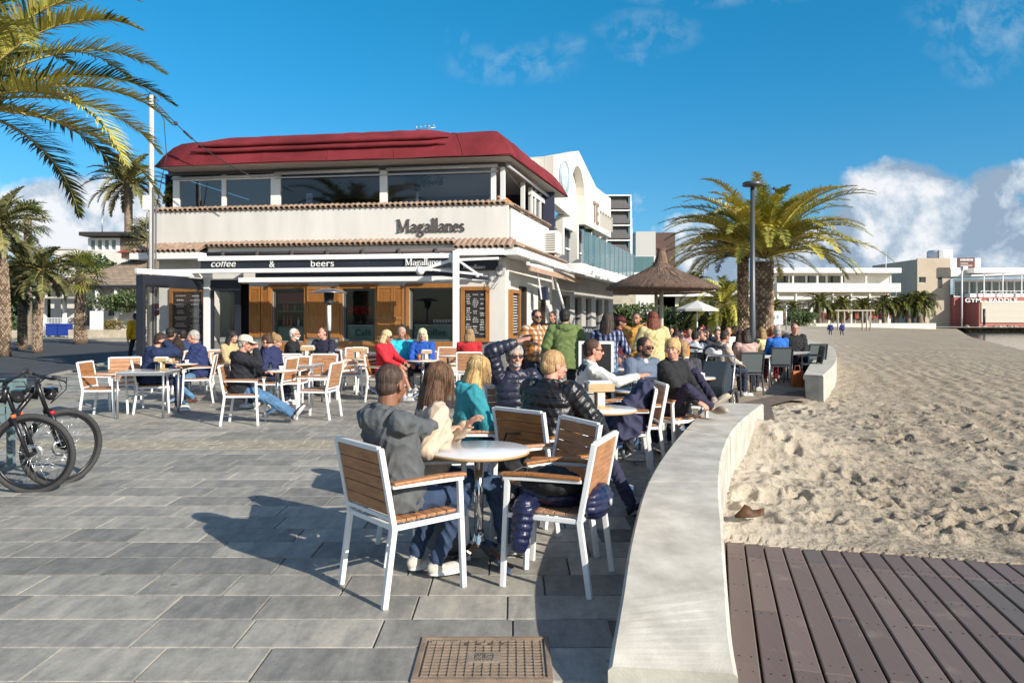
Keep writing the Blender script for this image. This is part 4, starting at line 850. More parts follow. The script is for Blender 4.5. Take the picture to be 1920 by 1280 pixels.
def build_cafe():
    z_sill = 1.12; z1 = 3.5; zp0 = 3.62; zp1 = 4.62; ze = 5.85
    # ground-floor wall with openings
    wins = []
    W = {'w1': RC(511, 541, 571, 642), 'w2': RC(643, 541, 704, 640), 'w3': RC(768, 540, 852, 640)}
    door = RC(402, 530, 467, 650); 
    ops = [(a, b, .62 if 0 else c, d) for (a, b, c, d) in [(W['w1'][0], W['w1'][1], W['w1'][2], W['w1'][3]), (W['w2'][0], W['w2'][1], W['w2'][2], W['w2'][3]), (W['w3'][0], W['w3'][1], W['w3'][2], W['w3'][3])]] + [(door[0], door[1], .3, 2.55)]
    w = MB(); xs = sorted({0, CW, *[a for q in ops for a in q[:2]]}); zs = sorted({.9, 3.5, *[max(.9, a) for q in ops for a in q[2:]]})
    for i in range(len(xs) - 1):
        for j in range(len(zs) - 1):
            cx = (xs[i] + xs[i + 1]) / 2; cz = (zs[j] + zs[j + 1]) / 2
            if any(q[0] < cx < q[1] and q[2] < cz < q[3] for q in ops): continue
            w.box(xs[i], xs[i + 1], 0, .3, zs[j], zs[j + 1])
    # side wall following the promenade
    def sidebox(mb, a, b, t, z0, z1, off=0.0):
        n = Vector((DXY.y, -DXY.x, 0)); p = Vector((CW, 0, 0)) + DXY * a + n * off; q = Vector((CW, 0, 0)) + DXY * b + n * off
        mb.prism([p + Vector((0, 0, z0)), q + Vector((0, 0, z0)), q - n * t + Vector((0, 0, z0)), p - n * t + Vector((0, 0, z0))], (0, 0, z1 - z0))
    SL = math.hypot(SX - CW, SY)
    sidebox(w, .30, 1.6, .3, .9, 3.5); sidebox(w, 2.5, 4.1, .3, .0, 3.5); sidebox(w, 1.6, 2.5, .3, 2.5, 3.5); sidebox(w, 4.1, 5.2, .3, 2.5, 3.5); sidebox(w, 5.2, SL, .3, 0, 3.5)
    w.box(0, .3, .31, 6, .9, 3.5)
    w.build('wall', WHITE, cafe)
    p = MB(); p.box(0, door[0], -.03, .3, 0, .9); p.box(door[1], CW + .02, -.03, .3, 0, .9); sidebox(p, .34, 1.6, .3, 0, .9, .03)
    p.build('plinth', PLINTH, cafe)
    s = MB(); s.box(7.8, CW + .3, -1.25, -.04, 0, .16); s.box(7.9, CW + .2, -.85, -.045, .161, .32); s.box(8.0, CW + .1, -.45, -.05, .321, .48); s.build('steps', PLINTH, cafe, bevel=.01)
    # solid column at the corner
    a = RC(917, 523, 958, 640, -.06); c = MB(); c.box(a[0], CW + .03, -.06, -.001, .9, 3.3); c.build('corner_column', WHITE, cafe)
    # parapet
    pz = MB(); pz.box(-.12, CW + .12, -.22, .0, zp0, zp1); n = Vector((DXY.y, -DXY.x, 0))
    sidebox(pz, .22, SL + .1, .22, zp0, zp1, .12); pz.box(-.12, .1, .001, 5, zp0, zp1); pz.build('parapet', WHITE, cafe)
    f = MB(); f.box(-.1, CW, .01, 6, zp0 - .05, zp0 + .1); f.build('upper_floor', mat('floor_dark', (.28, .25, .23), .7), cafe)
    # tiled copings and skirt: rows of curved tiles
    def tiles(nm, a, b, nrm, out, z, drop, pitch=.155, r=.072):
        a = Vector(a); b = Vector(b); L = (b - a).length; d = (b - a) / L; m = MB(); n = int(L / pitch); rr = random.Random(3)
        for i in range(n):
            c = a + d * (i + .5) * pitch; zz = z + rr.uniform(-.006, .006); p0 = c + Vector((0, 0, zz + drop)); p1 = c + nrm * out + Vector((0, 0, zz)); seg = 7; v0 = []; v1 = []
            for k in range(seg):
                t = PI * k / (seg - 1); o = d * math.cos(t) * r * -1; u = Vector((0, 0, math.sin(t) * r)); v0.append(m.av(p0 + o + u)); v1.append(m.av(p1 + o * 1.12 + u * 1.15))
            m.smooth = True
            for k in range(seg - 1): m.face((v0[k], v0[k + 1], v1[k + 1], v1[k]))
            m.smooth = False
            e = [m.av(p1 + d * math.cos(PI * k / (seg - 1)) * r * -.82 + Vector((0, 0, math.sin(PI * k / (seg - 1)) * r * .85))) for k in range(seg)]
            for k in range(seg - 1): m.face((v1[k], v1[k + 1], e[k + 1], e[k]))
        # bed under the tiles
        m.prism([a + nrm * (out - .05) + Vector((0, 0, z - .015)), b + nrm * (out - .05) + Vector((0, 0, z - .015)), b + Vector((0, 0, z + drop - .015)), a + Vector((0, 0, z + drop - .015))], (0, 0, .02)); m.build(nm, TILE, cafe)
    FN = Vector((0, -1, 0))
    tiles('coping_tiles', (-.15, -.0, 0), (CW + .12, -.0, 0), FN, .30, zp1 + .02, .10)
    tiles('coping_tiles', Vector((CW, 0, 0)) + n * .02 + DXY * .15, Vector((CW, 0, 0)) + DXY * SL + n * .02, n, .2, zp1 + .02, .08)
    sk0 = C(378, 465, -.6)[0]; sk1 = C(852, 460, -.6)[0]
    tiles('skirt_tiles', (-.35, -.2, 0), (sk0, -.2, 0), FN, .62, 3.42, .26); tiles('skirt_tiles', (sk1, -.2, 0), (CW + .35, -.2, 0), FN, .62, 3.42, .26); tiles('skirt_tiles', (sk0, -.2, 0), (sk1, -.2, 0), FN, .30, 3.58, .12)
    tiles('skirt_tiles', Vector((CW, 0, 0)) + n * .1 - DXY * .1, Vector((CW, 0, 0)) + DXY * SL + n * .1, n, .5, 3.45, .22)
    e = MB(); e.box(-.4, sk0, -.78, 0, 3.22, 3.40); e.box(sk0, sk1, -.28, 0, 3.3, 3.56); e.box(sk1, CW + .1, -.78, 0, 3.22, 3.40); sidebox(e, -.7, SL, .9, 3.22, 3.42, .55); e.build('eaves', WPAINT, cafe)
    # dark roller band over the black sign
    a = RC(385, 468, 852, 474, -.9); g = MB(); g.T = None; x0, x1 = a[0], a[1]
    g.tube([(x0, -.78, 3.33), (x1, -.78, 3.36)], .07, 10); g.tube([(x0, -.8, 3.2), (x1, -.8, 3.22)], .06, 10)
    for i in range(7): xx = x0 + (x1 - x0) * (i + .5) / 7; g.box(xx - .03, xx + .03, -.9, -.6, 3.12, 3.42)
    g.build('rolled_awning', mat('rolled_dark', (.10, .08, .08), .7), cafe)
    # windows
    for nm, yy in (('w1', 1), ('w2', 2), ('w3', 3)):
        a, b, c, d = W[nm]; f = MB(); t = .06
        for q in ((a, b, c, c + t), (a, b, d - t, d), (a, a + t, c + t, d - t), (b - t, b, c + t, d - t)): f.box(q[0], q[1], .05, .12, q[2], q[3])
        fo = f.build('window', mat('dark_frame', (.10, .12, .13), .4, .2), cafe, bevel=.004)
        g = MB(); g.poly([(a + t, .085, c + t), (b - t, .085, c + t), (b - t, .085, d - t), (a + t, .085, d - t)]); g.build('pane', glass('clear_glass', (.85, .9, .88), .0), fo)
        # wood surround
        s = MB(); w_ = .10; s.box(a - w_, b + w_, -.05, .04, d, d + .13); s.box(a - w_, a, -.05, .04, c - .25, d); s.box(b, b + w_, -.05, .04, c - .25, d); s.box(a, b, -.05, .04, c - .25, c); s.build('window_surround', WOODF, cafe, bevel=.008)
        # shop interior box seen through the pane
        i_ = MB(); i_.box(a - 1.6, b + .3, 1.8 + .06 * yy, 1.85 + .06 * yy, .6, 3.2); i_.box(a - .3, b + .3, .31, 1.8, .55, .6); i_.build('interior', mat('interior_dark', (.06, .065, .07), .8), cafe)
        k = MB(); k.box(a + t, b - t, .2, .23, c + t, c + .42); o = k.build('green_glass_panel', mat('sea_green', (.16, .26, .22), .4, var=.15), fo)
        if nm != 'w1': tx('Café' if nm == 'w2' else 'Coffee', (a + .28, .19, c + .16), (0, -1, 0), .26, (.03, .08, .07), 'lettering', fo, ext=.004, bold=.004)
        sh = MB(); sh.box(a + t, b - t, .2, .6, c + .43, c + .46)
        if nm == 'w1': sh.box(a + t, b - t, .2, .6, c + .88, c + .91); sh.box(a + t, b - t, .2, .25, d - .42, d - .12)
        sh.build('shelf', mat('shelf_pale', (.5, .5, .48), .5) if nm != 'w1' else mat('shelf_teal', (.12, .17, .16), .5), fo)
        if nm == 'w1': q = MB(); q.box(a + t + .02, b - t - .02, .19, .195, d - .4, d - .12); q.build('roller_blind', mat('maroon', (.25, .03, .05), .6), fo)
    # wooden shutters
    SL_ = {}
    for k, (x0, x1, y0, y1) in enumerate([(468, 488, 537, 650), (490, 506, 537, 650), (576, 612, 537, 650), (612, 636, 537, 650), (708, 737, 536, 650), (738, 757, 536, 650)]):
        a, b, c, d = RC(x0, y1, x1, y0, -.08); c = 1.0; m = MB(); m.box(a, b, -.085, -.045, c, d)
        for q in ((a, a + .05), (b - .05, b)): m.box(q[0], q[1], -.105, -.0852, c, d)
        for z in (c, c + .5, d - .08): m.box(a + .051, b - .051, -.103, -.0853, z, z + .08)
        n_ = 22
        for i in range(n_): z = c + .6 + (d - c - .75) * i / n_; m.prism([(a + .06, -.0855, z), (b - .06, -.0855, z), (b - .06, -.097, z + .045), (a + .06, -.097, z + .045)], (0, .008, .0))
        m.build('shutter', WOODF, cafe)
    # menu boards
    def board(x0, y0, x1, y1, yl, cols, fn=None):
        a, b, c, d = RC(x0, y1, x1, y0, yl); t = .11; m = MB()
        for q in ((a, b, c, c + t), (a, b, d - t, d), (a, a + t, c + t, d - t), (b - t, b, c + t, d - t)): m.box(q[0], q[1], yl - .04, yl + .05, q[2], q[3])
        o = m.build('menu_board', WOODF, cafe, bevel=.008); k = MB(); k.box(a + t, b - t, yl + .0, yl + .04, c + t, d - t); k.build('chalk_board', mat('chalk_black', (.025, .02, .022), .6, var=.3), o)
        ch = MB(); rr = random.Random(int(x0)); wx = (b - a - 2 * t) / cols
        for i in range(cols):
            z = d - t - .1
            while z > c + t + .1:
                L = wx * rr.uniform(.35, .75); hh = rr.choice([.02, .025, .035]); xm = a + t + wx * (i + .5); x_ = xm - L / 2
                while x_ < xm + L / 2: l = rr.uniform(.02, .06); ch.box(x_, x_ + l, yl - .004, yl - .001, z - hh, z); x_ += l + .014
                z -= hh + rr.choice([.03, .035, .1])
        ch.build('chalk_writing', mat('chalk_white', (.5, .48, .46), .8), o)
    board(864, 537, 918, 641, -.07, 3); board(318, 540, 386, 650, -.02, 2)
    # the black open doorway
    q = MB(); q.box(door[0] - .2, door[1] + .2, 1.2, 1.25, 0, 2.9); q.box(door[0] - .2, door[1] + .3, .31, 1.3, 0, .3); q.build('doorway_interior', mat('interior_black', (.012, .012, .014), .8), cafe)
    # black fascia with lettering and white bars in front of the facade
    yl = -1.45
    a0 = C(376, 485, yl)[0]; a1 = C(846, 480, yl)[0]; z = lambda px, py, y=yl: C(px, py, y)[1]
    zt = z(600, 487); zb = z(600, 503)
    m = MB(); m.box(a0, a1, yl, yl + .05, zb - .02, zt + .02)
    m.box(C(480, 515, yl + .1)[0], C(846, 515, yl + .1)[0], yl + .06, yl + .1, z(600, 519), z(600, 509)); so = m.build('black_fascia', mat('fascia_black', (.016, .020, .032), .55, var=.3, vscale=1.5), cafe)
    m = MB()
    for i in range(5): xx = a0 + (a1 - a0) * (i + .8) / 5.6; m.box(xx, xx + .012, yl - .004, yl - .001, zb, zt)
    m.build('fascia_seam', mat('seam', (.06, .07, .08), .5), so)
    b = MB(); b.box(a0 - .05, a1, yl - .06, yl + .1, z(600, 487), z(600, 478)); b.build('fascia_bar', WMETAL, cafe, bevel=.01)
    xl = C(262, 508, yl - .9)[0]; xr = C(806, 506, yl - .3)[0]
    b = MB(); b.box(xl, xr, yl - .2, yl - .06, z(500, 512), z(500, 504)); b.build('front_beam', WMETAL, cafe, bevel=.01)
    b = MB(); b.box(C(450, 522, yl)[0], C(958, 520, yl)[0] - .6, yl - .1, yl + .05, z(700, 528), z(700, 519)); b.build('lower_beam', WMETAL, cafe, bevel=.01)
    # folding awning arms at the right
    yv = -2.3; V3 = lambda px, py, y: Vector((C(px, py, y)[0], y, C(px, py, y)[1]))
    arm = MB(); 
    for (p, q, w_) in (((790, 506), (846, 488), .07), ((797, 504), (905, 515), .055), ((862, 490), (898, 515), .05), ((862, 487), (935, 484), .06)): arm.bar(V3(*p, yv + .2), V3(*q, yv + .2), w_, w_)
    arm.ball(V3(788, 508, yv + .15), .11, 10, 8); arm.box(*RC(843, 492, 853, 475, yv + .15)[:2], yv + .05, yv + .25, *RC(843, 492, 853, 475, yv + .15)[2:]); arm.ball(V3(895, 516, yv + .2), .06, 8, 6); arm.build('awning_arm', WMETAL, cafe)
    rl = MB(); rl.tube([V3(800, 511, yv + .25), V3(915, 522, yv + .25)], .05, 10); rl.build('awning_roll', BLACK, cafe)
    sg = RC(858, 507, 934, 489, -.12); m = MB(); m.box(sg[0], sg[1], -.16, -.075, sg[2], sg[3]); s2 = m.build('small_black_sign', MATS['fascia_black'], cafe)
    m = MB(); m.box(sg[0], sg[1] + .1, -.2, -.075, sg[3] + .02, sg[3] + .1); m.box(sg[0] + .1, sg[1] - .3, -.19, -.075, sg[3] + .16, sg[3] + .24); m.build('sign_rail', WMETAL, cafe)
    cb = MB(); c0 = Vector((*[C(938, 508, -.2)[0]], -.2, C(938, 508, -.2)[1]))
    for k in range(3): cb.tube([c0 + Vector((math.cos(t) * (.13 - .02 * k), -.02 * k, math.sin(t) * (.15 - .02 * k))) for t in [2 * PI * i / 20 for i in range(20)]], .014, 5, closed=True)
    cb.tube([c0 + Vector((-.1, 0, -.1)), c0 + Vector((-.35, 0, -.4)), c0 + Vector((-.2, 0, -.5)), c0 + Vector((.05, 0, -.15))], .012, 5); cb.build('cable_coil', mat('cable_white', (.4, .4, .42), .6), cafe)
    # posts and the transparent screen room at the left
    ps = MB(); x_ = V3(855, 560, yv); ps.box(x_.x - .07, x_.x + .07, yv - .07, yv + .07, .0, C(855, 470, yv)[1]); ps.build('awning_post', WMETAL, cafe, bevel=.006)
    ps = MB(); ps.box(x_.x - .05, x_.x + .62, yv - .32, yv + .32, .16, .46); ps.box(x_.x - .35, x_.x + .85, yv - .2, yv + .38, .45, .52); ps.build('post_base', WPAINT, cafe)
    yb = -.9; yf = -3.3
    p1 = V3(390, 600, yb); zt = 2.72
    ps = MB(); ps.box(p1.x - .09, p1.x + .09, yb - .09, yb + .09, 0, zt); ps.box(p1.x - .14, p1.x + .2, yb - .16, yb + .2, 0, .42); ps.build('screen_post', WMETAL, cafe, bevel=.006)
    p0 = V3(265, 600, yf); bl = MB(); bl.box(p0.x - .1, p0.x + .08, yf - .06, yf + .06, 0, 2.62); dd = Vector((p1.x, yb, 0)) - Vector((p0.x, yf, 0))
    for zz, hh in ((2.48, .3), (.55, .06)): bl.bar((p0.x, yf, zz), (p1.x - .1, yb, zz), .06, hh)
    bl.bar((p1.x - .12, yb, 0), (p1.x - .12, yb, 2.6), .06, .06); bl.build('black_screen_frame', MATS['fascia_black'], cafe)
    wb = MB(); wb.bar((p0.x - .15, yf, 2.72), (p1.x + .1, yb, 2.72), .1, .13); wb.build('screen_top_rail', WMETAL, cafe, bevel=.01)
    sc = MB(); sc.poly([(p0.x + .08, yf + .05, .6), (p1.x - .15, yb - .02, .6), (p1.x - .15, yb - .02, 2.4), (p0.x + .08, yf + .05, 2.4)]); sc.build('clear_screen', glass('clear_plastic', (.86, .87, .86), .05, .12), cafe)
    q = V3(448, 600, yb); m = MB(); m.box(p1.x + .1, q.x + .05, yb - .04, yb + .02, 2.3, 2.6); m.box(q.x - .1, q.x + .05, yb - .04, yb + .02, 0, 2.3); m.box(p1.x + .1, p1.x + .18, yb - .04, yb + .02, 0, 2.3); m.box(p1.x + .18, q.x - .1, yb - .04, yb + .02, 0, .6); m.build('black_door_frame', MATS['fascia_black'], cafe)
    m = MB(); m.poly([(p1.x + .18, yb, .6), (q.x - .1, yb, .6), (q.x - .1, yb, 2.3), (p1.x + .18, yb, 2.3)]); m.build('door_screen', MATS['clear_plastic'], cafe)
    # ------------------------------------------------ upper storey
    up = MB(); yu = .12; zw0 = 4.66; zw1 = 5.62
    for x0, x1 in ((326, 338), (417, 425), (509, 527), (713, 727), (921, 930)):
        a = C(x0, 360, yu)[0]; b = C(x1, 360, yu)[0]; up.box(a, b, yu - .05, yu + .08, zw0, 5.72)
    xa = C(326, 360, yu)[0]; up.box(xa, C(518, 360, yu)[0], yu - .04, yu + .05, zw0 - .05, zw0 + .09); up.box(xa, C(518, 360, yu)[0], yu - .04, yu + .05, zw1 - .05, zw1 + .02); up.box(xa + .01, CW - .3, yu - .06, yu + .07, 4.5, 4.66)
    n = Vector((DXY.y, -DXY.x, 0))
    sidebox(up, .25, SL - .1, .12, 4.5, 4.66, -.02)
    for t in (.0, .36, .52, .60, .72, .84, .97): sidebox(up, .05 + SL * t, .15 + SL * t, .12, 4.66, 5.7, -.02)
    sidebox(up, SL * .52, SL, .11, 5.45, 5.62, -.02)
    up.build('upper_window_frame', WPAINT, cafe)
    g = MB(); g.poly([(xa, yu, zw0), (C(518, 360, yu)[0], yu, zw0), (C(518, 360, yu)[0], yu, zw1), (xa, yu, zw1)]); g.build('upper_pane', glass('upper_glass', (.55, .6, .55), .12, .03), cafe)
    g = MB()
    for q0, q1 in ((527, 713), (727, 921)): u0 = C(q0, 360, yu)[0]; u1 = C(q1, 360, yu)[0]; g.poly([(u0, yu, zw0), (u1, yu, zw0), (u1, yu, 5.66), (u0, yu, 5.66)])
    g.build('middle_pane', glass('blue_glass_pane', (.72, .80, .92), .05, .04), cafe)
    g = MB(); g.poly([Vector((CW, 0, z_)) + DXY * (SL * t) + n * -.08 for t, z_ in ((.52, 4.66), (1, 4.66), (1, 5.5), (.52, 5.5))]); g.build('side_pane', MATS['upper_glass'], cafe)
    tr_ = MB(); xb = C(519, 360, yu)[0]
    tr_.tube([(xa, yu - .1, 5.64), (xb, yu - .1, 5.66)], .035, 8); tr_.tube([(xb, yu - .12, 5.70), (C(713, 320, yu)[0], yu - .12, 5.72)], .05, 8); tr_.tube([(C(727, 320, yu)[0], yu - .12, 5.72), (CW - .2, yu - .12, 5.74)], .05, 8); tr_.box(xb, CW - .2, yu - .1, yu - .06, 5.56, 5.6)
    s0 = Vector((CW, 0, 5.72)) + n * .1; tr_.tube([s0, s0 + DXY * SL * .97 + Vector((0, 0, -.02))], .045, 8); tr_.build('blind_roller', mat('roller_grey', (.5, .5, .52), .5), cafe)
    hd = MB(); hd.box(.2, CW, yu + .02, yu + .1, 5.75, 5.95); hd.build('header', mat('header_grey', (.12, .12, .14), .7), cafe)
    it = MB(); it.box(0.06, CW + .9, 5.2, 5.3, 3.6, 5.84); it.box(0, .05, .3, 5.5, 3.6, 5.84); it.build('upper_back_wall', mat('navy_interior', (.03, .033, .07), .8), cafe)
    it = MB(); it.box(.3, CW - .1, .3, 5.2, 5.78, 5.83); it.build('ceiling', mat('ceiling_grey', (.62, .62, .66), .8), cafe)
    it = MB(); it.box(C(527, 360, 2)[0], C(713, 360, 2)[0] + .0, 5.2, 5.3, 5.0, 5.6); it.box(C(735, 360, 2)[0], C(860, 360, 2)[0], 5.2, 5.3, 5.1, 5.6); it.build('inner_panel', mat('panel_blue', (.22, .26, .36), .7), cafe)
    np_ = RC(574, 382, 586, 362, .4); m = MB(); m.box(np_[0], np_[1], .4, .41, np_[2], np_[3]); o = m.build('paper_notice', mat('paper_grey', (.35, .37, .42), .6), cafe)
    # ------------------------------------------------ the red canvas roof: rings lofted from the eaves inwards
    o0 = [Vector((C(291, 325, -.72)[0], -.72, 0)), Vector((C(957, 303, -.72)[0], -.72, 0)), Vector((SX + .55, SY + .25, 0)), Vector((C(291, 325, -.72)[0], 6.3, 0))]
    rings = []; prof = [(0, 0), (.0, .05), (.16, .36), (.34, .62), (.50, .76), (.72, .84), (1.3, .90), (2.6, .95)]
    m = MB(); m.smooth = True
    cx = sum((p.x for p in o0)) / 4; cy = sum((p.y for p in o0)) / 4
    def ring(ins, h):
        out = []; N_ = len(o0)
        for i in range(4):
            pv = o0[i - 1]; p = o0[i]; nx = o0[(i + 1) % 4]; d1 = (p - pv).normalized(); d2 = (nx - p).normalized(); n1 = Vector((-d1.y, d1.x, 0)); n2 = Vector((-d2.y, d2.x, 0)); b = (n1 + n2); b /= (1 + n1.dot(n2)); out.append(p + b * ins)
        pts = []; 
        for i in range(4):
            a = out[i]; b = out[(i + 1) % 4]; K = 16 if i % 2 == 0 else 8
            for k in range(K): q = a.lerp(b, k / K); pts.append(Vector((q.x, q.y, 5.83 + h * 1.0 + .035 * (noise.noise(Vector((q.x * .8, q.y * .8, h * 3)))) * (1 if h > .02 else 0) + (.03 * (q.x / CW)))))
        return pts
    R_ = [[m.av(p) for p in ring(i, h)] for i, h in prof]
    for a, b in zip(R_, R_[1:]):
        for k in range(len(a)): m.face((a[k], a[(k + 1) % len(a)], b[(k + 1) % len(a)], b[k]))
    m.face(R_[-1]); m.build('canvas_roof', ROOF, cafe)
    sm_ = MB()
    for k in (2, 5, 8, 11, 14, 18, 21): sm_.tube([Vector(m.v[r[k]]) for r in R_[1:]], .014, 5)
    sm_.tube([Vector(m.v[R_[1][k]]) + Vector((0, -.005, -.02)) for k in range(0, 25)], .018, 5); sm_.build('canvas_seams', mat('seam_maroon', (.15, .018, .024), .9), cafe)
    # folds stacked on the front slope and the hump of the folded canvas
    for (pa, pb_, yl_, r1, r2, zz) in ((358, 838, -.60, .12, .06, None), (372, 842, -.43, .14, .07, None)):
        xa_ = C(pa, 280, yl_)[0]; xb_ = C(pb_, 265, yl_)[0]; m = MB(); n_ = 30; zc = C(600, 277 if r1 == .12 else 266, yl_)[1]
        pts = [(xa_ + (xb_ - xa_) * k / n_, yl_ + .012 * noise.noise(Vector((k * .4, r1 * 9, 0))), zc + .004 * math.sin(k * .9) + .02 * k / n_) for k in range(n_ + 1)]; m.tube(pts, [max(.02, (r2 + .015 * noise.noise(Vector((k * .6, 3, r1)))) * min(1, min(k, n_ - k) / 2.0)) for k in range(n_ + 1)], 12)
        m.build('canvas_fold', ROOF, cafe)
    m = MB(); m.smooth = True; xa_ = C(384, 262, .9)[0]; xb_ = C(868, 247, .9)[0]; rows = []
    K = 28
    for k in range(K + 1):
        t = k / K; x = xa_ + (xb_ - xa_) * t; e = min(1, min(t * 7, (1 - t) * 9)) ** .5; row = []
        for j in range(9):
            a = PI * j / 8; row.append(m.av((x, .9 - math.cos(a) * .85, 6.62 + math.sin(a) ** .8 * (.30 * e) + .03 * t + .018 * noise.noise(Vector((k * .8, j, 1))))))
        rows.append(row)
    for a, b in zip(rows, rows[1:]):
        for j in range(8): m.face((a[j], a[j + 1], b[j + 1], b[j]))
    m.build('canvas_hump', ROOF, cafe)
    u = MB(); u.poly([(p.x + .03 * (1 if i in (0, 3) else -1), p.y + .03 * (1 if i < 2 else -1), 5.845) for i, p in enumerate(o0)]); u.build('soffit', mat('soffit', (.5, .48, .44), .8), cafe)
    an = MB(); ax, az = C(803, 243, 3); an.tube([(ax, 3, 6.7), (ax, 3, az + .15)], .02, 5)
    for k in range(5): an.tube([(ax - .35 + k * .14, 3 + .0, az + .02 * k), (ax - .42 + k * .14, 3, az + .2)], .008, 4)
    an.tube([(ax - .4, 3, az), (ax + .25, 3, az + .06)], .012, 4); an.build('antenna', ALU, cafe)
    # AC unit on the side
    ac = MB(); pA = TCI @ P(1033, 455, 25.4); ac.T = Matrix.Translation(pA) @ Matrix.Rotation(math.atan2(DXY.y, DXY.x) - PI / 2, 4, 'Z'); ac.box(-.14, .28, -.45, .45, -.38, .36)
    o = ac.build('air_conditioner', WPAINT, cafe, bevel=.02); gr = MB(); gr.T = ac.T
    for k in range(8): gr.box(-.1, .24, -.47, -.455, -.3 + k * .075, -.27 + k * .075)
    gr.build('vent_grille', mat('grille_grey', (.25, .24, .2), .6), o)
build_cafe()
# ---- serif lettering: strokes with slab serifs
def serif_word(word, org, xdir, size, m, name, parent, ext=.03, k=1.0, nrm=None):
    mb = MB(); xdir = Vector(xdir).normalized(); nrm = nrm or Vector((0, 0, 1)).cross(xdir) * -1
    def seg(p, q, w):
        p = Vector(p); q = Vector(q); d = (q - p); L = d.length
        if L < 1e-6: return
        d /= L; s = Vector((-d.y, d.x)) * w / 2; pts = [p - s - d * .01, q - s + d * .01, q + s + d * .01, p + s - d * .01]
        mb.prism([org + xdir * (cx + a.x) * size * k + Vector((0, 0, a.y * size)) for a in pts], nrm * ext)
    def arc(c, rx, ry, a0, a1, w0, w1=None, n=12):
        w1 = w1 if w1 is not None else w0; pr = None
        for i in range(n + 1):
            t = i / n; a = R(a0 + (a1 - a0) * t); p = Vector((c[0] + rx * math.cos(a), c[1] + ry * math.sin(a)))
            if pr is not None: seg(pr, p, w0 + (w1 - w0) * abs(math.cos(a)) )
            pr = p
    cx = 0; T_ = .14; t_ = .05
    for ch in word:
        if ch == 'M':
            seg((.1, 0), (.1, 1), t_ + .02); seg((.12, 1), (.42, .05), T_); seg((.42, .05), (.72, 1), t_); seg((.76, 0), (.76, 1), T_)
            for x in (.1, .76): seg((x - .12, .02), (x + .12, .02), .05)
            seg((-.02, .98), (.16, .98), .05); seg((.68, .98), (.88, .98), .05); adv = .95
        elif ch == 'a':
            arc((.2, .45), .15, .17, 160, 10, t_, T_ * .6); seg((.35, .48), (.35, .08), T_ * .85); arc((.2, .19), .15, .17, 60, 330, T_ * .5, T_ * .9); seg((.35, .06), (.44, .02), .06); adv = .47
        elif ch == 'g':
            arc((.2, .44), .13, .17, 0, 360, t_, T_ * .85, 16); seg((.3, .58), (.45, .64), .07); seg((.1, .3), (.08, .16), .07); seg((.08, .15), (.34, .08), .09); arc((.2, -.14), .18, .16, 0, 360, t_, T_ * .75, 16); adv = .47
        elif ch == 'l':
            seg((.12, 0), (.12, 1.05), T_ * .9); seg((.02, .02), (.23, .02), .05); seg((.0, .96), (.12, 1.06), .06); adv = .25
        elif ch == 'n':
            seg((.1, 0), (.1, .62), T_ * .85); seg((.01, .02), (.2, .02), .05); seg((.0, .6), (.1, .6), .05); arc((.26, .4), .14, .2, 170, 0, t_, T_ * .8); seg((.4, .4), (.4, 0), T_ * .85); seg((.3, .02), (.49, .02), .05); adv = .51
        elif ch == 'e':
            arc((.2, .31), .16, .29, 0, 320, t_, T_ * .9, 18); seg((.06, .34), (.36, .34), .05); adv = .43
        elif ch == 's':
            arc((.16, .46), .11, .14, 20, 250, t_, T_ * .7); seg((.1, .37), (.24, .24), T_ * .8); arc((.16, .16), .12, .15, 60, -160, t_, T_ * .7); adv = .36
        cx += adv
    return mb.build(name, m, parent)
def C3(px, py, yl): x, z = C(px, py, yl); return Vector((x, yl, z))
serif_word('Magallanes', C3(744, 436, -.26), (1, 0, 0), .36, mat('pewter_letters', (.13, .11, .10), .5, .3), 'cafe_name_letters', cafe, ext=.09, k=(C(878, 430, -.26)[0] - C(744, 430, -.26)[0]) / (.36 * 4.85), nrm=Vector((0, 1, 0)))
for ob in [cafe.children[-1]]: ob['label'] = 'large dark metal serif letters on the white parapet'
SGW = mat('sign_white', (.75, .75, .72), .5)
serif_word('Magallanes', C3(760, 498, -1.5), (1, 0, 0), .185, SGW, 'sign_name_letters', cafe, ext=.02, k=(C(832, 498, -1.5)[0] - C(760, 498, -1.5)[0]) / (.185 * 4.85), nrm=Vector((0, -1, 0)))
serif_word('Magallanes', C3(868, 504, -.17), (1, 0, 0), .11, SGW, 'small_sign_letters', cafe, ext=.012, k=(C(912, 498, -.17)[0] - C(868, 498, -.17)[0]) / (.11 * 4.85), nrm=Vector((0, -1, 0)))
for body, px, py, w, sh in (('coffee', 396, 500.5, 46, .25), ('&', 505, 501, 10, 0), ('beers', 583, 500, 43, 0)):
    p = C3(px, py, -1.465); o = tx(body, p, (0, -1, 0), .27, (.75, .75, .72), 'sign_word', None, ext=.008, bold=.0, m=SGW, shear=sh); bb_ = [v.co.x for v in o.data.vertices]; tw = C(px + w, py, -1.46)[0] - p.x
    mn = min(bb_); mx = max(bb_)
    for v in o.data.vertices: v.co.x = p.x + (v.co.x - mn) / (mx - mn) * tw
    o.parent = cafe
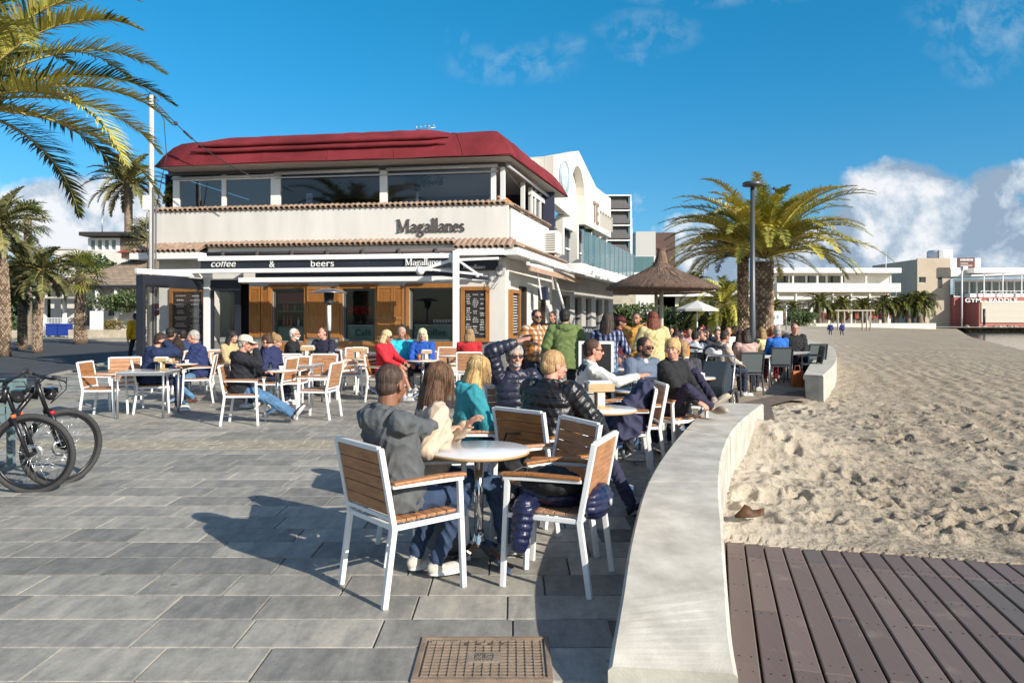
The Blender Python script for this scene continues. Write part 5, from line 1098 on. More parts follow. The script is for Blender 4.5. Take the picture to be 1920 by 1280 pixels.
# contents of the shop windows
def bottle(mb, x, y, z, h=.28, r=.035): mb.lathe([(r * .8, 0), (r, .01), (r, h * .6), (r * .4, h * .75), (r * .38, h)], (x, y, z), 8)
def win_things():
    rnd = random.Random(3)
    a, b, c, d = RC(511, 642, 571, 541); cols = [mat('bottle_dark', (.02, .03, .02), .1), mat('bottle_pale', (.6, .6, .58), .2), mat('bottle_rose', (.5, .12, .1), .2)]
    k = 0
    for zz in (c + .46, c + .91):
        for i in range(7):
            m = MB(); m.T = TC; bottle(m, a + .16 + i * (b - a - .3) / 6, .4, zz, .3 - .03 * rnd.random()); o = m.build('bottle', cols[rnd.randrange(3)])
            tag(o, 'bottle on the %s shelf of the left cafe window' % ('upper' if zz > c + .8 else 'lower'), 'bottle', 'bottles in the cafe window')
    a, b, c, d = RC(643, 640, 704, 541)
    RED = mat('poinsettia_red', (.5, .015, .03), .5, var=.3, vscale=20); POT = mat('pot_dark', (.03, .03, .03), .5)
    for i in range(4):
        m = MB(); m.T = TC; x = a + .18 + i * (b - a - .36) / 3; z = c + .46; m.m = 0; m.lathe([(.05, 0), (.07, .14)], (x, .4, z), 10); m.m = 1
        for q in range(4): m.tube([(x, .4, z + .14), (x + rnd.uniform(-.06, .06), .4 + rnd.uniform(-.05, .05), z + .38)], .006, 4)
        m.m = 2
        for q in range(60):
            az = rnd.random() * 6.28; el = rnd.uniform(-.2, .9); p = Vector((x, .36, z + .36)) + Vector((math.cos(az) * .05, math.sin(az) * .05, rnd.uniform(-.06, .1))); dl = Vector((math.cos(az) * math.cos(el), math.sin(az) * math.cos(el), math.sin(el))); s = dl.orthogonal().normalized(); m.poly([p, p + dl * .09 + s * .04, p + dl * .17, p + dl * .09 - s * .04])
        tag(m.build('poinsettia', [POT, LF[1], RED]), ['leftmost potted red poinsettia in the middle cafe window', 'second potted red poinsettia from the left in the cafe window', 'third potted red poinsettia from the left in the cafe window', 'rightmost potted red poinsettia in the middle cafe window'][i], 'potted plant', 'poinsettias in the window')
    a, b, c, d = RC(768, 640, 852, 540)
    for r in range(2):
        for i in range(8):
            m = MB(); m.T = TC; m.lathe([(.03, 0), (.006, .01), (.006, .06), (.03, .09), (.033, .15)], (a + .62 + i * .085, .35 + .12 * r, c + .46 + .0), 8); m.T = TC
            o = m.build('wine_glass', cols[1]); o.location.z = .0 if r == 0 else .0
            tag(o, 'wine glass on the white shelf of the right cafe window', 'glass', 'glasses in the cafe window')
win_things()
# patio heaters
def heater(px, Y, zt, label, z0=0.0):
    r = empty('patio_heater', (X(px, Y), Y, z0), 0, label, 'patio heater'); m = mat('steel', (.5, .5, .5), .3, .9)
    a = MB(); a.lathe([(.02, zt), (.2, zt - .02), (.40, zt - .09), (.405, zt - .10), (.2, zt - .04), (.02, zt - .03)], seg=24, cap=False); a.build('reflector', m, r)
    a = MB(); a.lathe([(.1, zt - .34), (.13, zt - .33), (.13, zt - .32), (.1, zt - .3), (.115, zt - .06)], seg=16); a.build('burner', DARKM, r)
    a = MB(); a.tube([(0, 0, .7), (0, 0, zt - .34)], .03, 10); a.build('pole', DARKM, r); a = MB(); a.tube([(0, 0, zt - .95), (0, 0, zt - .38)], .045, 10); a.build('valve_sleeve', WMETAL, r)
    a = MB(); a.lathe([(.23, 0), (.25, .02), (.24, .72), (.2, .76), (.05, .8)], seg=20); a.build('gas_housing', mat('heater_cover', (.03, .03, .035), .5), r)
heater(617, 16.8, 2.22, 'outdoor patio heater standing before the wooden shutters')
heater(782, 22.6, 5.72 - 3.7, 'patio heater inside the open upper storey', 3.72)
hp = leaf_mass('hanging_plant', *(TC @ Vector((C(632, 345, .9)[0], .9, 5.5))), .42, .2, .16, 260, .05, LF, 'leafy plant hanging in the middle opening of the upper storey', 'plant', 31)
hp = leaf_mass('hanging_plant', *(TC @ Vector((C(806, 340, .9)[0], .9, 5.5))), .42, .2, .2, 300, .05, LF, 'leafy plant hanging beside the heater of the upper storey', 'plant', 32)
leaf_mass('potted_shrub', *(TC @ Vector((.1, .4, 5.1))), .28, .3, .45, 400, .08, FG[:3], 'green plant at the left end of the upper storey beside the pole', 'plant', 33)
# promenade side: awning cassettes, doors, hanging things under the cafe's awning
def side_stuff():
    n = Vector((DXY.y, -DXY.x, 0)); T = TC
    def S(t, off, z): return Vector((CW, 0, 0)) + DXY * t + n * off + Vector((0, 0, z))
    SL = math.hypot(SX - CW, SY)
    r = empty('side_awning', CL, CA, 'folded white awning running along the promenade side of the cafe', 'awning')
    a = MB(); a.bar(S(.1, .75, 3.2), S(SL, .75, 3.15), .16, .14); a.build('cassette', WMETAL, r, bevel=.02)
    a = MB(); a.bar(S(.1, .62, 3.04), S(SL * 1.0, 1.0, 2.92), .09, .1); a.bar(S(SL * .4, .9, 3.1), S(SL, 1.5, 3.0), .1, .06); a.build('front_bar', WMETAL, r, bevel=.01)
    a = MB(); a.bar(S(.3, .64, 2.95), S(SL, 1.04, 2.85), .05, .2); a.build('rolled_cloth', mat('awning_cloth', (.45, .30, .22), .8, var=.2), r)
    a = MB(); a.bar(S(1.6, .55, 3.0), S(1.7, .65, 2.1), .035, .035); a.bar(S(3.7, .6, 3.0), S(4.1, .9, 1.75), .05, .05); a.build('crank_arm', WMETAL, r)
    # menu board on the side wall
    q = empty('side_menu_board', CL, CA, 'tall narrow wooden menu board on the side wall just round the cafe corner', 'menu board')
    m = MB()
    for (u0, u1, z0, z1) in ((.36, .46, .95, 2.35), (1.25, 1.35, .95, 2.35), (.461, 1.249, .95, 1.05), (.461, 1.249, 2.25, 2.35)): m.prism([S(u0, .0, z0), S(u1, .0, z0), S(u1, .12, z0), S(u0, .12, z0)], (0, 0, z1 - z0))
    m.build('frame', WOODF, q); m = MB(); m.prism([S(.46, .0, 1.05), S(1.25, .0, 1.05), S(1.25, .06, 1.05), S(.46, .06, 1.05)], (0, 0, 1.2)); m.build('chalk_board', MATS['chalk_black'], q)
    m = MB(); rr = random.Random(4)
    for k in range(14):
        z = 2.15 - k * .078; u0 = .56 + rr.random() * .1; u1 = 1.1 + rr.random() * .08; m.prism([S(u0, .061, z), S(u1, .061, z), S(u1, .066, z), S(u0, .066, z)], (0, 0, .03))
    m.build('chalk_writing', MATS['chalk_white'], q)
    q = empty('cafe_doorway', CL, CA, 'dark timber double door of the cafe under the side awning', 'door')
    m = MB()
    for u0, u1 in ((1.62, 1.74), (2.36, 2.48), (4.12, 4.22), (5.06, 5.18)): m.prism([S(u0, -.1, 0), S(u1, -.1, 0), S(u1, .02, 0), S(u0, .02, 0)], (0, 0, 2.48))
    m.build('door_frame', mat('dark_wood', (.08, .045, .03), .5), q); m = MB(); m.poly([S(1.74, -.05, .1), S(2.36, -.05, .1), S(2.36, -.05, 2.45), S(1.74, -.05, 2.45)]); m.poly([S(4.22, -.05, .1), S(5.06, -.05, .1), S(5.06, -.05, 2.45), S(4.22, -.05, 2.45)]); m.build('glass_panel', DARKGLASS, q)
    q = empty('wall_speaker', CL, CA, 'dark box speaker hanging under the side awning', 'speaker'); m = MB(); m.prism([S(2.9, .3, 2.1), S(3.2, .3, 2.1), S(3.2, .55, 2.1), S(2.9, .55, 2.1)], (0, 0, .42)); m.build('cabinet', mat('navy_box', (.02, .025, .06), .5), q, bevel=.01)
side_stuff()
# ================================================================ the row behind the cafe along the promenade
def row2():
    A = (1.52, 27.2); B = (4.95, 37.4); T, L = frame_from(A, B); TI_ = T.inverted()
    def S(px, py, yl=0.0):
        c = TI_ @ Vector((0, 0, H)); d = TI_.to_3x3() @ Vector(((px - 960) / F, 1, (HY - py) / F)); t = (yl - c.y) / d.y; p = c + d * t; return p.x, p.z
    CRM = mat('cream_render', (.74, .70, .63), .75, var=.06, vscale=.8, bump=.1, bscale=40)
    r = empty('restaurant_building', (0, 0, 0), 0, 'white building with a big arch and round emblem behind the cafe', 'building')
    # upper sign wall with stepped gable and arched recess; profile in the wall plane
    top = [S(1040, 293), S(1085, 299), S(1118, 372), S(1146, 373)]; bot = [S(1146, 445), S(1040, 385)]
    cxa = (S(1072, 400)[0] + S(1096, 400)[0]) / 2; ra = (S(1097, 400)[0] - S(1071, 400)[0]) / 2; zs_ = S(1084, 350)[1] - .55
    poly = [(0 - .0, top[0][1]), (top[1][0], top[1][1] + .35), (top[2][0], top[3][1]), (L, top[3][1]), (L, 5.55), (cxa + ra, 5.55)] + [(cxa + ra * math.cos(R(a)), zs_ + ra * 1.15 * math.sin(R(a))) for a in range(0, 181, 15)] + [(cxa - ra, 5.55), (0, 5.75)]
    m = MB(T); m.prism([(x, 0, z) for x, z in poly], (0, .35, 0)); m.build('gable_wall', CRM, r)
    m = MB(T); m.box(cxa - ra - .2, cxa + ra + .2, .36, .5, 5.2, zs_ + ra * 1.3); m.build('arch_back', CRM, r)
    m = MB(T); m.box(-.01, .35, .36, 6, 3.4, top[0][1] - .01); m.build('end_wall', CRM, r)
    m = MB(T); m.box(-1.4, -.02, .8, 1.1, 3.4, top[0][1] - .1); m.box(.36, L, 1.1, 6, 5.55, 5.75); m.build('flank_wall', CRM, r)
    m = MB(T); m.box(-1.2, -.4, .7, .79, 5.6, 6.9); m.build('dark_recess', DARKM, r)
    ex, ez = S(1056, 333); m = MB(T @ Matrix.Translation((ex, -.03, ez)) @ Matrix.Rotation(R(90), 4, 'X')); m.lathe([(.01, 0), (.62, 0), (.62, .05), (.01, .05)], seg=32, cap=False); m.T = None
    e = m.build('round_emblem', mat('emblem_pale', (.70, .76, .78), .5), r)
    m = MB(T @ Matrix.Translation((ex, -.085, ez)) @ Matrix.Rotation(R(90), 4, 'X')); m.tube([(.6 * math.cos(t), .6 * math.sin(t), 0) for t in [2 * PI * k / 32 for k in range(32)]], .03, 6, closed=True); m.build('emblem_ring', mat('emblem_blue', (.28, .45, .55), .5), e)
    m = MB(T @ Matrix.Translation((ex, -.09, ez))); m.prism([(-.2, 0, -.38), (.12, 0, -.32), (.22, 0, .1), (.02, 0, .42), (-.12, 0, .05)], (0, .02, 0)); m.build('emblem_mark', mat('emblem_blue2', (.45, .6, .68), .5), e)
    # raised letters TEATRO-like lettering: only 'TE' reads clearly, then narrow strokes
    lx, lz = S(1112, 402)
    def letter(strokes, x0, w, h):
        for (a, b, c, d) in strokes: m.box(x0 + a * w, x0 + c * w, -.06, -.002, lz - .35 + b * h, lz - .35 + d * h)
    m = MB(T); letter([(0, .85, 1, 1), (.4, 0, .6, .85)], lx, .42, .95); letter([(0, 0, .2, 1), (.2, .85, 1, 1), (.2, .43, .8, .57), (.2, 0, 1, .14)], lx + .62, .42, .95); m.build('dark_letters', mat('letter_brown', (.26, .19, .15), .6), r)
    m = MB(T); x0 = lx + 1.5
    for k in range(5): letter([(0, 0, .18, .8), (.6, 0, .78, .8), (0, .66, .78, .8)], x0 + k * .62, .42, .9)
    m.build('pale_letters', mat('letter_grey', (.50, .47, .43), .6), r)
    # middle floor: recessed dark glass, columns, balcony floor, glass balustrade
    m = MB(T); m.box(-.1, L + 2.2, .9, 1.0, 3.5, 5.6); m.build('terrace_windows', mat('terrace_glass', (.04, .07, .085), .08, var=.5, vscale=.5), r)
    m = MB(T)
    for x in (0.0, 2.2, 4.6, 7.2, 9.2, L): m.box(x - .12, x + .12, .2, .5, 3.5, 5.56)
    m.build('columns', CRM, r)
    m = MB(T)
    for x in (1.1, 3.4, 5.9, 8.2): m.box(x - .04, x + .04, .84, .9, 3.6, 5.5)
    m.box(0, L, .84, .9, 4.5, 4.58); m.build('window_bars', WPAINT, r)
    m = MB(T); m.box(-.3, L + 2.5, -1.1, 1.2, 3.22, 3.5); m.build('balcony_slab', WPAINT, r, bevel=.02)
    m = MB(T)
    for k in range(11): x0 = .3 + k * 1.02; m.box(x0, x0 + .98, -1.02, -1.005, 3.56, 4.72)
    m.build('glass_balustrade', mat('teal_glass', (.05, .16, .18), .06, alpha=.72), r)
    m = MB(T)
    for k in range(12): x0 = .27 + k * 1.02; m.box(x0, x0 + .04, -1.04, -.98, 3.5, 4.75)
    m.build('balustrade_posts', ALU, r)
    rr = random.Random(9)
    # ground floor: grey shaded shopfront with doors
    w2 = [(1.0, 2.4, .1, 2.4), (3.2, 4.4, .9, 2.4), (5.2, 6.3, .1, 2.4), (7.2, 8.6, .8, 2.4), (9.2, 10.2, .1, 2.4)]
    wall_win(r, T, -.4, L + .6, 0, 3.2, mat('shop_wall_grey', (.42, .40, .38), .8, var=.12, vscale=1), w2, th=.3, frame=mat('shop_frame', (.2, .2, .21), .5), gm=DARKGLASS)
    # white awning cassettes along the row
    q = empty('promenade_awning', (0, 0, 0), 0, 'long white folded awnings along the balcony of the arched building', 'awning')
    m = MB(T); m.box(-1.5, 2.6, -1.5, -1.12, 3.08, 3.24); m.box(2.7, 6.6, -1.75, -1.12, 3.02, 3.16); m.box(6.7, L + 1.6, -1.5, -1.12, 3.0, 3.14); m.build('cassette', WMETAL, q, bevel=.02)
    m = MB(T); m.bar((-1.6, -1.6, 2.98), (3.4, -2.2, 2.86), .1, .07); m.bar((3.0, -2.0, 3.0), (7.5, -2.5, 2.8), .12, .05); m.bar((6, -1.7, 2.95), (L + 1, -2.1, 2.82), .1, .06); m.build('front_bar', WMETAL, q)
    m = MB(T); m.prism([(-1.6, -1.2, 3.06), (L, -1.2, 3.0), (L, -2.1, 2.86), (-1.6, -1.7, 2.94)], (0, 0, .02)); m.build('awning_cloth', mat('cloth_cream', (.5, .45, .38), .8), q)
    # ---- glass-sided block with louvres
    r2 = empty('louvred_building', (0, 0, 0), 0, 'building with dark louvres and a curved glass side beyond the arched one', 'building')
    Y = 42; k = Y / F; hz = lambda py: H + (HY - py) * k; T3 = Matrix.Translation((X(1136, Y), Y, 0))
    m = MB(T3); w = 46 * k; m.box(0, w, 0, .3, hz(516), hz(478)); m.box(-.6, 0, 0, .4, 3, hz(365)); m.box(0, w, .31, 8, hz(515), hz(368)); m.build('block_wall', mat('stone_cream', (.52, .47, .38), .9, var=.25, vscale=1.5, bump=.4, bscale=9), r2)
    for i in range(4):
        m = MB(T3); z1 = hz(367 + 28 * i); z0 = hz(391 + 28 * i); m.prism([(0, -.02, z0), (w, -.02, z0), (w, .25, z1), (0, .25, z1)], (0, -.04, 0)); m.build('louvre', mat('louvre_dark', (.10, .095, .095), .6, var=.2), r2)
    m = MB(T3)
    for i in range(5): m.box(-.05, w + .02, -.12, .29, hz(367 + 28 * i) - .03, hz(367 + 28 * i) + .04)
    m.build('louvre_rails', WPAINT, r2)
    m = MB(T3); pts = [(w, 0, hz(365)), (w + .25, 3.0, hz(372)), (w + .52, 6.5, hz(392))]; m.prism([(w, 0, hz(500)), (w, 0, hz(365)), (w + .3, 2.2, hz(368)), (w + .8, 5, hz(385)), (w + 1.25, 7.5, hz(425)), (w + 1.35, 8, hz(500))], (-.1, .01, 0)); m.build('curved_glass', mat('sky_glass', (.20, .38, .45), .08, var=.2, vscale=.4), r2)
    m = MB(T3)
    for i in range(5): t = i / 4; m.bar((w + 1.35 * t + .02, 8 * t, hz(500)), (w + 1.35 * t + .02, 8 * t, hz(365 + 30 * t ** 2)), .06, .06)
    for zz in (405, 440, 470): m.bar((w + .02, 0, hz(zz)), (w + 1.37, 8, hz(zz)), .05, .05)
    m.build('glazing_bars', WPAINT, r2)
    m = MB(T3); m.box(-.7, w + 1.2, -1.2, 3, hz(523), hz(513)); m.build('balcony_slab', WPAINT, r2, bevel=.02)
    m = MB(T3); m.box(.4, w + 1.1, -1.15, -1.13, hz(513), hz(484)); m.build('glass_balustrade', MATS['teal_glass'], r2)
    m = MB(T3)
    for i in range(7): m.box(.4 + i * .35, .43 + i * .35, -1.12, -1.10, hz(513), hz(484))
    m.build('balustrade_bars', WMETAL, r2)
    m = MB(T3); m.box(-.8, w + .3, .0, .3, 0, hz(523)); m.build('lower_wall', MATS['stone_cream'], r2)
    m = MB(T3); m.box(.3, .9, -.06, -.005, .1, 2.3); m.box(1.5, 1.9, -.06, -.005, .1, 2.3); m.build('lower_doors', DARKGLASS, r2)
    tx('G Bohème'[:1] + '&', T3 @ Vector((.2, -1.23, hz(521))), (0, -1, 0), .2, (.1, .1, .1), 'script_lettering', r2, ext=.005)
    m = MB(T3)
    for k2 in range(6): m.tube([(.75 + .12 * k2, -1.215, hz(520)), (.78 + .12 * k2, -1.215, hz(518.2)), (.83 + .12 * k2, -1.215, hz(520))], .012, 4)
    m.build('script_marks', DARKM, r2)
    # ---- brown and white block further on
    r3 = empty('brown_building', (0, 0, 0), 0, 'brown-clad block with a dark edge behind the thatched parasol', 'building')
    Y = 62; k = Y / F; hz4 = lambda py: H + (HY - py) * k; T4 = Matrix.Translation((X(1228, Y), Y, 0))
    wall_win(r3, T4, 0, 38 * k, 0, hz4(436), mat('brown_clad', (.10, .055, .045), .7, var=.3, vscale=1.2, stretch=(1, 1, 5)), [(2 * k, 14 * k, hz4(560), hz4(520))], th=.3)
    m = MB(T4); m.box(0, 38 * k, .31, 9, 0, hz4(437)); m.build('side_wall', MATS['brown_clad'], r3)
    r4 = empty('white_block', (0, 0, 0), 0, 'narrow white block with roof terrace between louvres and brown block', 'building')
    wall_win(r4, Matrix.Translation((X(1190, 58), 58, 0)), 0, 42 * 58 / F, 0, H + (HY - 480) * 58 / F, WHITE, [(.4, 1.2, 3.9, 4.9)], th=.3)
    m = MB(); m.T = Matrix.Translation((X(1192, 60), 60, 0)); m.box(0, 1.6, 0, 3, 5.8, H + (HY - 434) * 60 / F); m.build('upper_storey', mat('pale_grey_wall', (.5, .5, .48), .8), r4)
    m = MB(); m.T = Matrix.Translation((X(1208, 59), 59, 0))
    for i in range(9): m.box(.0 + .06 * (i % 2), .9, -.05, .25, 6.2 - i * .28, 6.32 - i * .28)
    m.build('stair_treads', DARKM, r4)
    return T, L, S
T2R, L2R, S2R = row2()
# wall-mounted spotlights and plants on the balcony
for i, (px, py, Y) in enumerate([(1082, 428, 33), (1102, 430, 34)]):
    c = P(px, py, Y); leaf_mass('hanging_plant', c.x, c.y - .2, c.z, .32, .25, .2, 160, .07, LF, ['left dark plant hanging under the balcony arch', 'right dark plant hanging under the balcony arch'][i], 'plant', 50 + i)
# thatched parasols
def thatch(px, Y, zb, rad, label, sd=1):
    r = empty('thatched_parasol', (X(px, Y), Y, 0), 0, label, 'parasol', 'thatched parasols'); rnd = random.Random(sd)
    TH = mat('thatch', (.15, .095, .068), .95, var=.45, vscale=14, bump=.6, bscale=40, stretch=(1, 1, 1)); m = MB(); seg = 48
    prof = [(rad, zb), (rad * 1.0, zb + .06), (rad * .72, zb + .20), (rad * .48, zb + .31), (rad * .28, zb + .40), (rad * .15, zb + .50), (.10, zb + .62), (.07, zb + .78), (.10, zb + .84)]
    m.lathe([(a, b) for a, b in prof], seg=seg); m.build('thatch_crown', TH, r)
    s = MB()
    for k in range(1500):
        a = rnd.random() * 6.283; t = rnd.random() ** .7; i = int(t * 6.99); f = t * 7 - i; rr = prof[i + 1][0] * (1 - f) * 1 + prof[min(i + 2, 8)][0] * f if i else rad * (1 - .28 * f); zz = np.interp(rr, [p[0] for p in prof[1:8]][::-1], [p[1] for p in prof[1:8]][::-1])
        c = Vector((math.cos(a), math.sin(a), 0)); q = Vector((-c.y, c.x, 0)); L = rnd.uniform(.15, .32); sl = Vector((c.x, c.y, -.62)).normalized() if rr > .25 else Vector((c.x * .3, c.y * .3, -1)).normalized()
        p = c * rr + Vector((0, 0, zz + .012)); w = q * .011; up = Vector((0, 0, .02)); s.m = rnd.randrange(2); s.poly([p - w + up * .3, p + w + up * .3, p + sl * L + w * .4 + up, p + sl * L - w * .4 + up])
    s.build('straw', [TH, mat('straw', (.25, .165, .115), .9, var=.3)], r)
    p = MB(); p.tube([(0, 0, 0), (0, 0, zb + .3)], .045, 10); p.build('pole', mat('pole_pale', (.46, .40, .32), .8, var=.2), r)
    b = MB()
    for k in range(8): a = 2 * PI * k / 8; b.tube([(0, 0, zb + .25), (rad * .93 * math.cos(a), rad * .93 * math.sin(a), zb + .03)], .02, 5)
    b.build('ribs', MATS['pole_pale'], r)
thatch(1240, 15.2, 2.13, 1.13, 'nearest thatched parasol with a pointed top over the terrace', 1); thatch(1230, 20.5, 2.22, 1.18, 'thatched parasol half hidden behind the nearest one', 2)
def parasol():
    Y = 30; r = empty('parasol', (X(1307, Y), Y, 0), 0, 'grey-white canvas parasol over the far terrace', 'parasol'); m = MB(); zb = H + (HY - 579) * Y / F; zt = H + (HY - 563) * Y / F; rad = 40 * Y / F; n = 8
    ring = [(rad * math.cos(2 * PI * k / n), rad * math.sin(2 * PI * k / n), zb) for k in range(n)]; tp = (0, 0, zt)
    for k in range(n): m.poly([ring[k], ring[(k + 1) % n], tp]); a = ring[k]; b = ring[(k + 1) % n]; m.poly([a, b, (b[0], b[1], b[2] - .09), (a[0], a[1], a[2] - .09)])
    m.build('canopy', mat('canvas_grey', (.55, .55, .53), .8), r); p = MB(); p.tube([(0, 0, 0), (0, 0, zt)], .03, 8); p.build('pole', WMETAL, r)
parasol()
# ================================================================ furniture
def chair_proto(kind='teak'):
    r = empty('cafe_chair', (0, 0, 0), 0, 'white framed teak chair', 'chair', 'teak cafe chairs with white frames')
    t = .029; w = .25
    if kind == 'teak': fm = WMETAL; sm = TEAK
    else: fm = mat('dark_chair_frame', (.03, .033, .04), .4, .3); sm = mat('mesh_fabric', (.075, .095, .10), .7, bump=.15, bscale=300)
    f = MB()
    for s in (-1, 1):
        x = s * w
        rb = [Vector((x, -.275, 0)), Vector((x, -.215, .42)), Vector((x, -.30, .87))]
        f.bar(rb[0], rb[1] + Vector((0, .001, .01)), t, t * 1.15); f.bar(rb[1], rb[2], t, t * 1.1)
        o = f.build('rear_leg', fm, r, bevel=.004) ; f = MB()
        f.bar((x, .255, 0), (x, .225, .635), t, t * 1.1); f.bar((x, .25, .640), (x, -.228, .652), t * 1.05, .022) if kind == 'teak' else f.bar((x, .25, .640), (x, -.228, .652), .045, .025)
        f.build('front_leg', fm, r, bevel=.004); f = MB()
        if kind == 'teak':
            q = MB(); q.bar((x, .262, .662), (x, .1, .672), .05, .02); q.bar((x, .1, .672), (x, -.225, .668), .05, .02); q.build('armrest', sm, r, bevel=.006)
    f.bar((-w + t / 2, -.21, .425), (w - t / 2, -.21, .425), t, t); f.bar((-w + t / 2, .235, .425), (w - t / 2, .235, .425), t, .036)
    for s in (-1, 1): f.bar((s * (w - .001), -.198, .425), (s * (w - .001), .222, .425), t * .8, t)
    f.bar((-w + t / 2, -.300, .865), (w - t / 2, -.300, .865), t * .9, t); f.bar((-w + t / 2, -.225, .475), (w - t / 2, -.225, .475), t * .8, t * .8)
    for s in (-.2, .2): f.bar((s, -.2, .44), (s, .22, .44), .02, .012)
    f.build('frame', fm, r, bevel=.004)
    b = MB(); c = MB()
    if kind == 'teak':
        for k in range(5):
            z0 = .497 + k * .0705; z1 = z0 + .066; y = lambda z: -.215 - (z - .42) / .45 * .085
            M = Matrix.Identity(4); b.prism([(-w + t / 2 + .002, y(z0) - .008, z0), (w - t / 2 - .002, y(z0) - .008, z0), (w - t / 2 - .002, y(z1) - .008, z1), (-w + t / 2 + .002, y(z1) - .008, z1)], (0, .017, .003))
        for k in range(6): c.box(-w + t / 2 + .002, w - t / 2 - .002, -.19 + k * .068, -.19 + k * .068 + .063, .446, .462)
    else:
        y = lambda z: -.215 - (z - .42) / .45 * .085
        b.prism([(-w + .01, y(.46), .46), (w - .01, y(.46), .46), (w - .01, y(.86), .87), (-w + .01, y(.86), .87)], (0, .012, 0)); c.box(-w + .01, w - .01, -.2, .23, .44, .452)
    b.build('backrest', sm, r, bevel=.003); c.build('seat', sm, r, bevel=.003)
    return r
PR_T = chair_proto(); PR_D = chair_proto('dark'); PR_D['group'] = 'dark mesh terrace chairs'; PR_D.name = 'terrace_chair'
used = {'T': False, 'D': False}
CHAIRS = []
def chair(x, y, face, label, kind='T'):
    """face: direction the sitter looks, degrees from +X counter-clockwise"""
    pr = PR_T if kind == 'T' else PR_D; rz = R(face - 90)
    if not used[kind]: used[kind] = True; pr.location = (x, y, 0); pr.rotation_euler = (0, 0, rz); pr['label'] = label; CHAIRS.append(pr); return pr
    c = copy_tree(pr, (x, y, 0), rz, label); CHAIRS.append(c); return c
LAM = mat('white_laminate', (.72, .74, .78), .12, var=.03); EDGEW = mat('table_edge', (.55, .36, .18), .5, var=.2, vscale=8)
def table_proto(kind):
    r = empty('cafe_table', (0, 0, 0), 0, 'table', 'table', 'round cafe tables' if kind == 'R' else 'square cafe tables')
    if kind == 'R':
        m = MB(); m.lathe([(.01, .700), (.31, .700), (.33, .706), (.333, .716), (.33, .724)], seg=48); m.build('table_edge', EDGEW, r)
        m = MB(); m.lathe([(.329, .7242), (.325, .729), (.0, .7295)], seg=48, cap=False); m.build('tabletop', LAM, r)
        m = MB(); m.lathe([(.03, .12), (.03, .69)], seg=20); m.lathe([(.10, .685), (.10, .699)], seg=20); m.lathe([(.055, .10), (.05, .13), (.036, .17), (.034, .2)], seg=20); m.build('column', CHROME, r)
        m = MB()
        for k in range(4):
            a = PI / 4 + k * PI / 2; d = Vector((math.cos(a), math.sin(a), 0)); s = Vector((-d.y, d.x, 0)); o = [(.02, .155, .035), (.12, .10, .034), (.22, .055, .032), (.31, .03, .028)]
            rows = []
            for q, z, w in o: rows.append([m.av(d * q - s * w + Vector((0, 0, z - .03))), m.av(d * q + s * w + Vector((0, 0, z - .03))), m.av(d * q + s * w * .55 + Vector((0, 0, z))), m.av(d * q - s * w * .55 + Vector((0, 0, z)))])
            for A, B in zip(rows, rows[1:]):
                for i in range(4): m.face((A[i], A[(i + 1) % 4], B[(i + 1) % 4], B[i]))
            m.face(rows[-1]); m.lathe([(.018, 0), (.018, .03)], tuple(d * .29), 8)
        m.build('base', CHROME, r)
    else:
        m = MB(); m.box(-.37, .37, -.37, .37, .705, .727); m.build('tabletop', mat('brushed_top', (.60, .60, .60), .25, .3, var=.06, vscale=20), r, bevel=.006)
        for sx in (-1, 1):
            for sy in (-1, 1): m = MB(); m.tube([(sx * .34, sy * .34, 0), (sx * .34, sy * .34, .70)], .019, 10); m.build('leg', ALU, r)
        m = MB()
        for s in (-1, 1): m.bar((-.34, s * .34, .685), (.34, s * .34, .685), .03, .035); m.bar((s * .34, -.34, .685), (s * .34, .34, .685), .03, .035)
        m.build('apron', ALU, r)
    return r
TBR = table_proto('R'); TBS = table_proto('S'); TU = {'R': False, 'S': False}
def table(x, y, label, kind='R', rz=0.0):
    pr = TBR if kind == 'R' else TBS
    if not TU[kind]: TU[kind] = True; pr.location = (x, y, 0); pr.rotation_euler = (0, 0, rz); pr['label'] = label; return pr
    return copy_tree(pr, (x, y, 0), rz, label)
# ================================================================ people
QUEUE = []
class PM:
    """collects closed primitives; remeshed into one continuous skin"""
    def __init__(s): s.mb = MB(); s.prims = []
    def cap(s, a, b, ra, rb, tg=0, seg=12, sq=None):
        a = Vector(a); b = Vector(b); d = b - a
        if d.length < 1e-5: d = Vector((0, 0, 1e-5))
        s.mb.ball(a, ra, seg, 8); s.mb.ball(b, rb, seg, 8); s.mb.tube([a, b], [ra, rb], seg); s.prims.append((a, b, ra, rb, tg)); 
    def ell(s, c, r, tg=0, M=None, seg=14):
        c = Vector(c); s.mb.ball(c, r, seg, 10, M); k = max(range(3), key=lambda i: r[i]); ax = Vector([r[k] * .55 if i == k else 0 for i in range(3)]); ax = M @ ax if M is not None else ax
        s.prims.append((c - ax, c + ax, sorted(r)[1], sorted(r)[1], tg))
    def loft(s, rings, tg=0, seg=20):
        """rings: (centre, xvec*rx, yvec*ry)"""
        ids = []; pw = 2.5
        for c, xv, yv in rings:
            row = []
            for k in range(seg):
                a = 2 * PI * k / seg; ca = math.cos(a); sa = math.sin(a); row.append(s.mb.av(Vector(c) + xv * (abs(ca) ** (2 / pw) * (1 if ca > 0 else -1)) + yv * (abs(sa) ** (2 / pw) * (1 if sa > 0 else -1))))
            ids.append(row)
        for A, B in zip(ids, ids[1:]):
            for k in range(seg): s.mb.face((A[k], A[(k + 1) % seg], B[(k + 1) % seg], B[k]))
        s.mb.face(ids[0][::-1]); s.mb.face(ids[-1])
        for (c0, x0, y0), (c1, x1, y1) in zip(rings, rings[1:]): s.prims.append((Vector(c0), Vector(c1), (x0.length + y0.length) / 2, (x1.length + y1.length) / 2, tg))
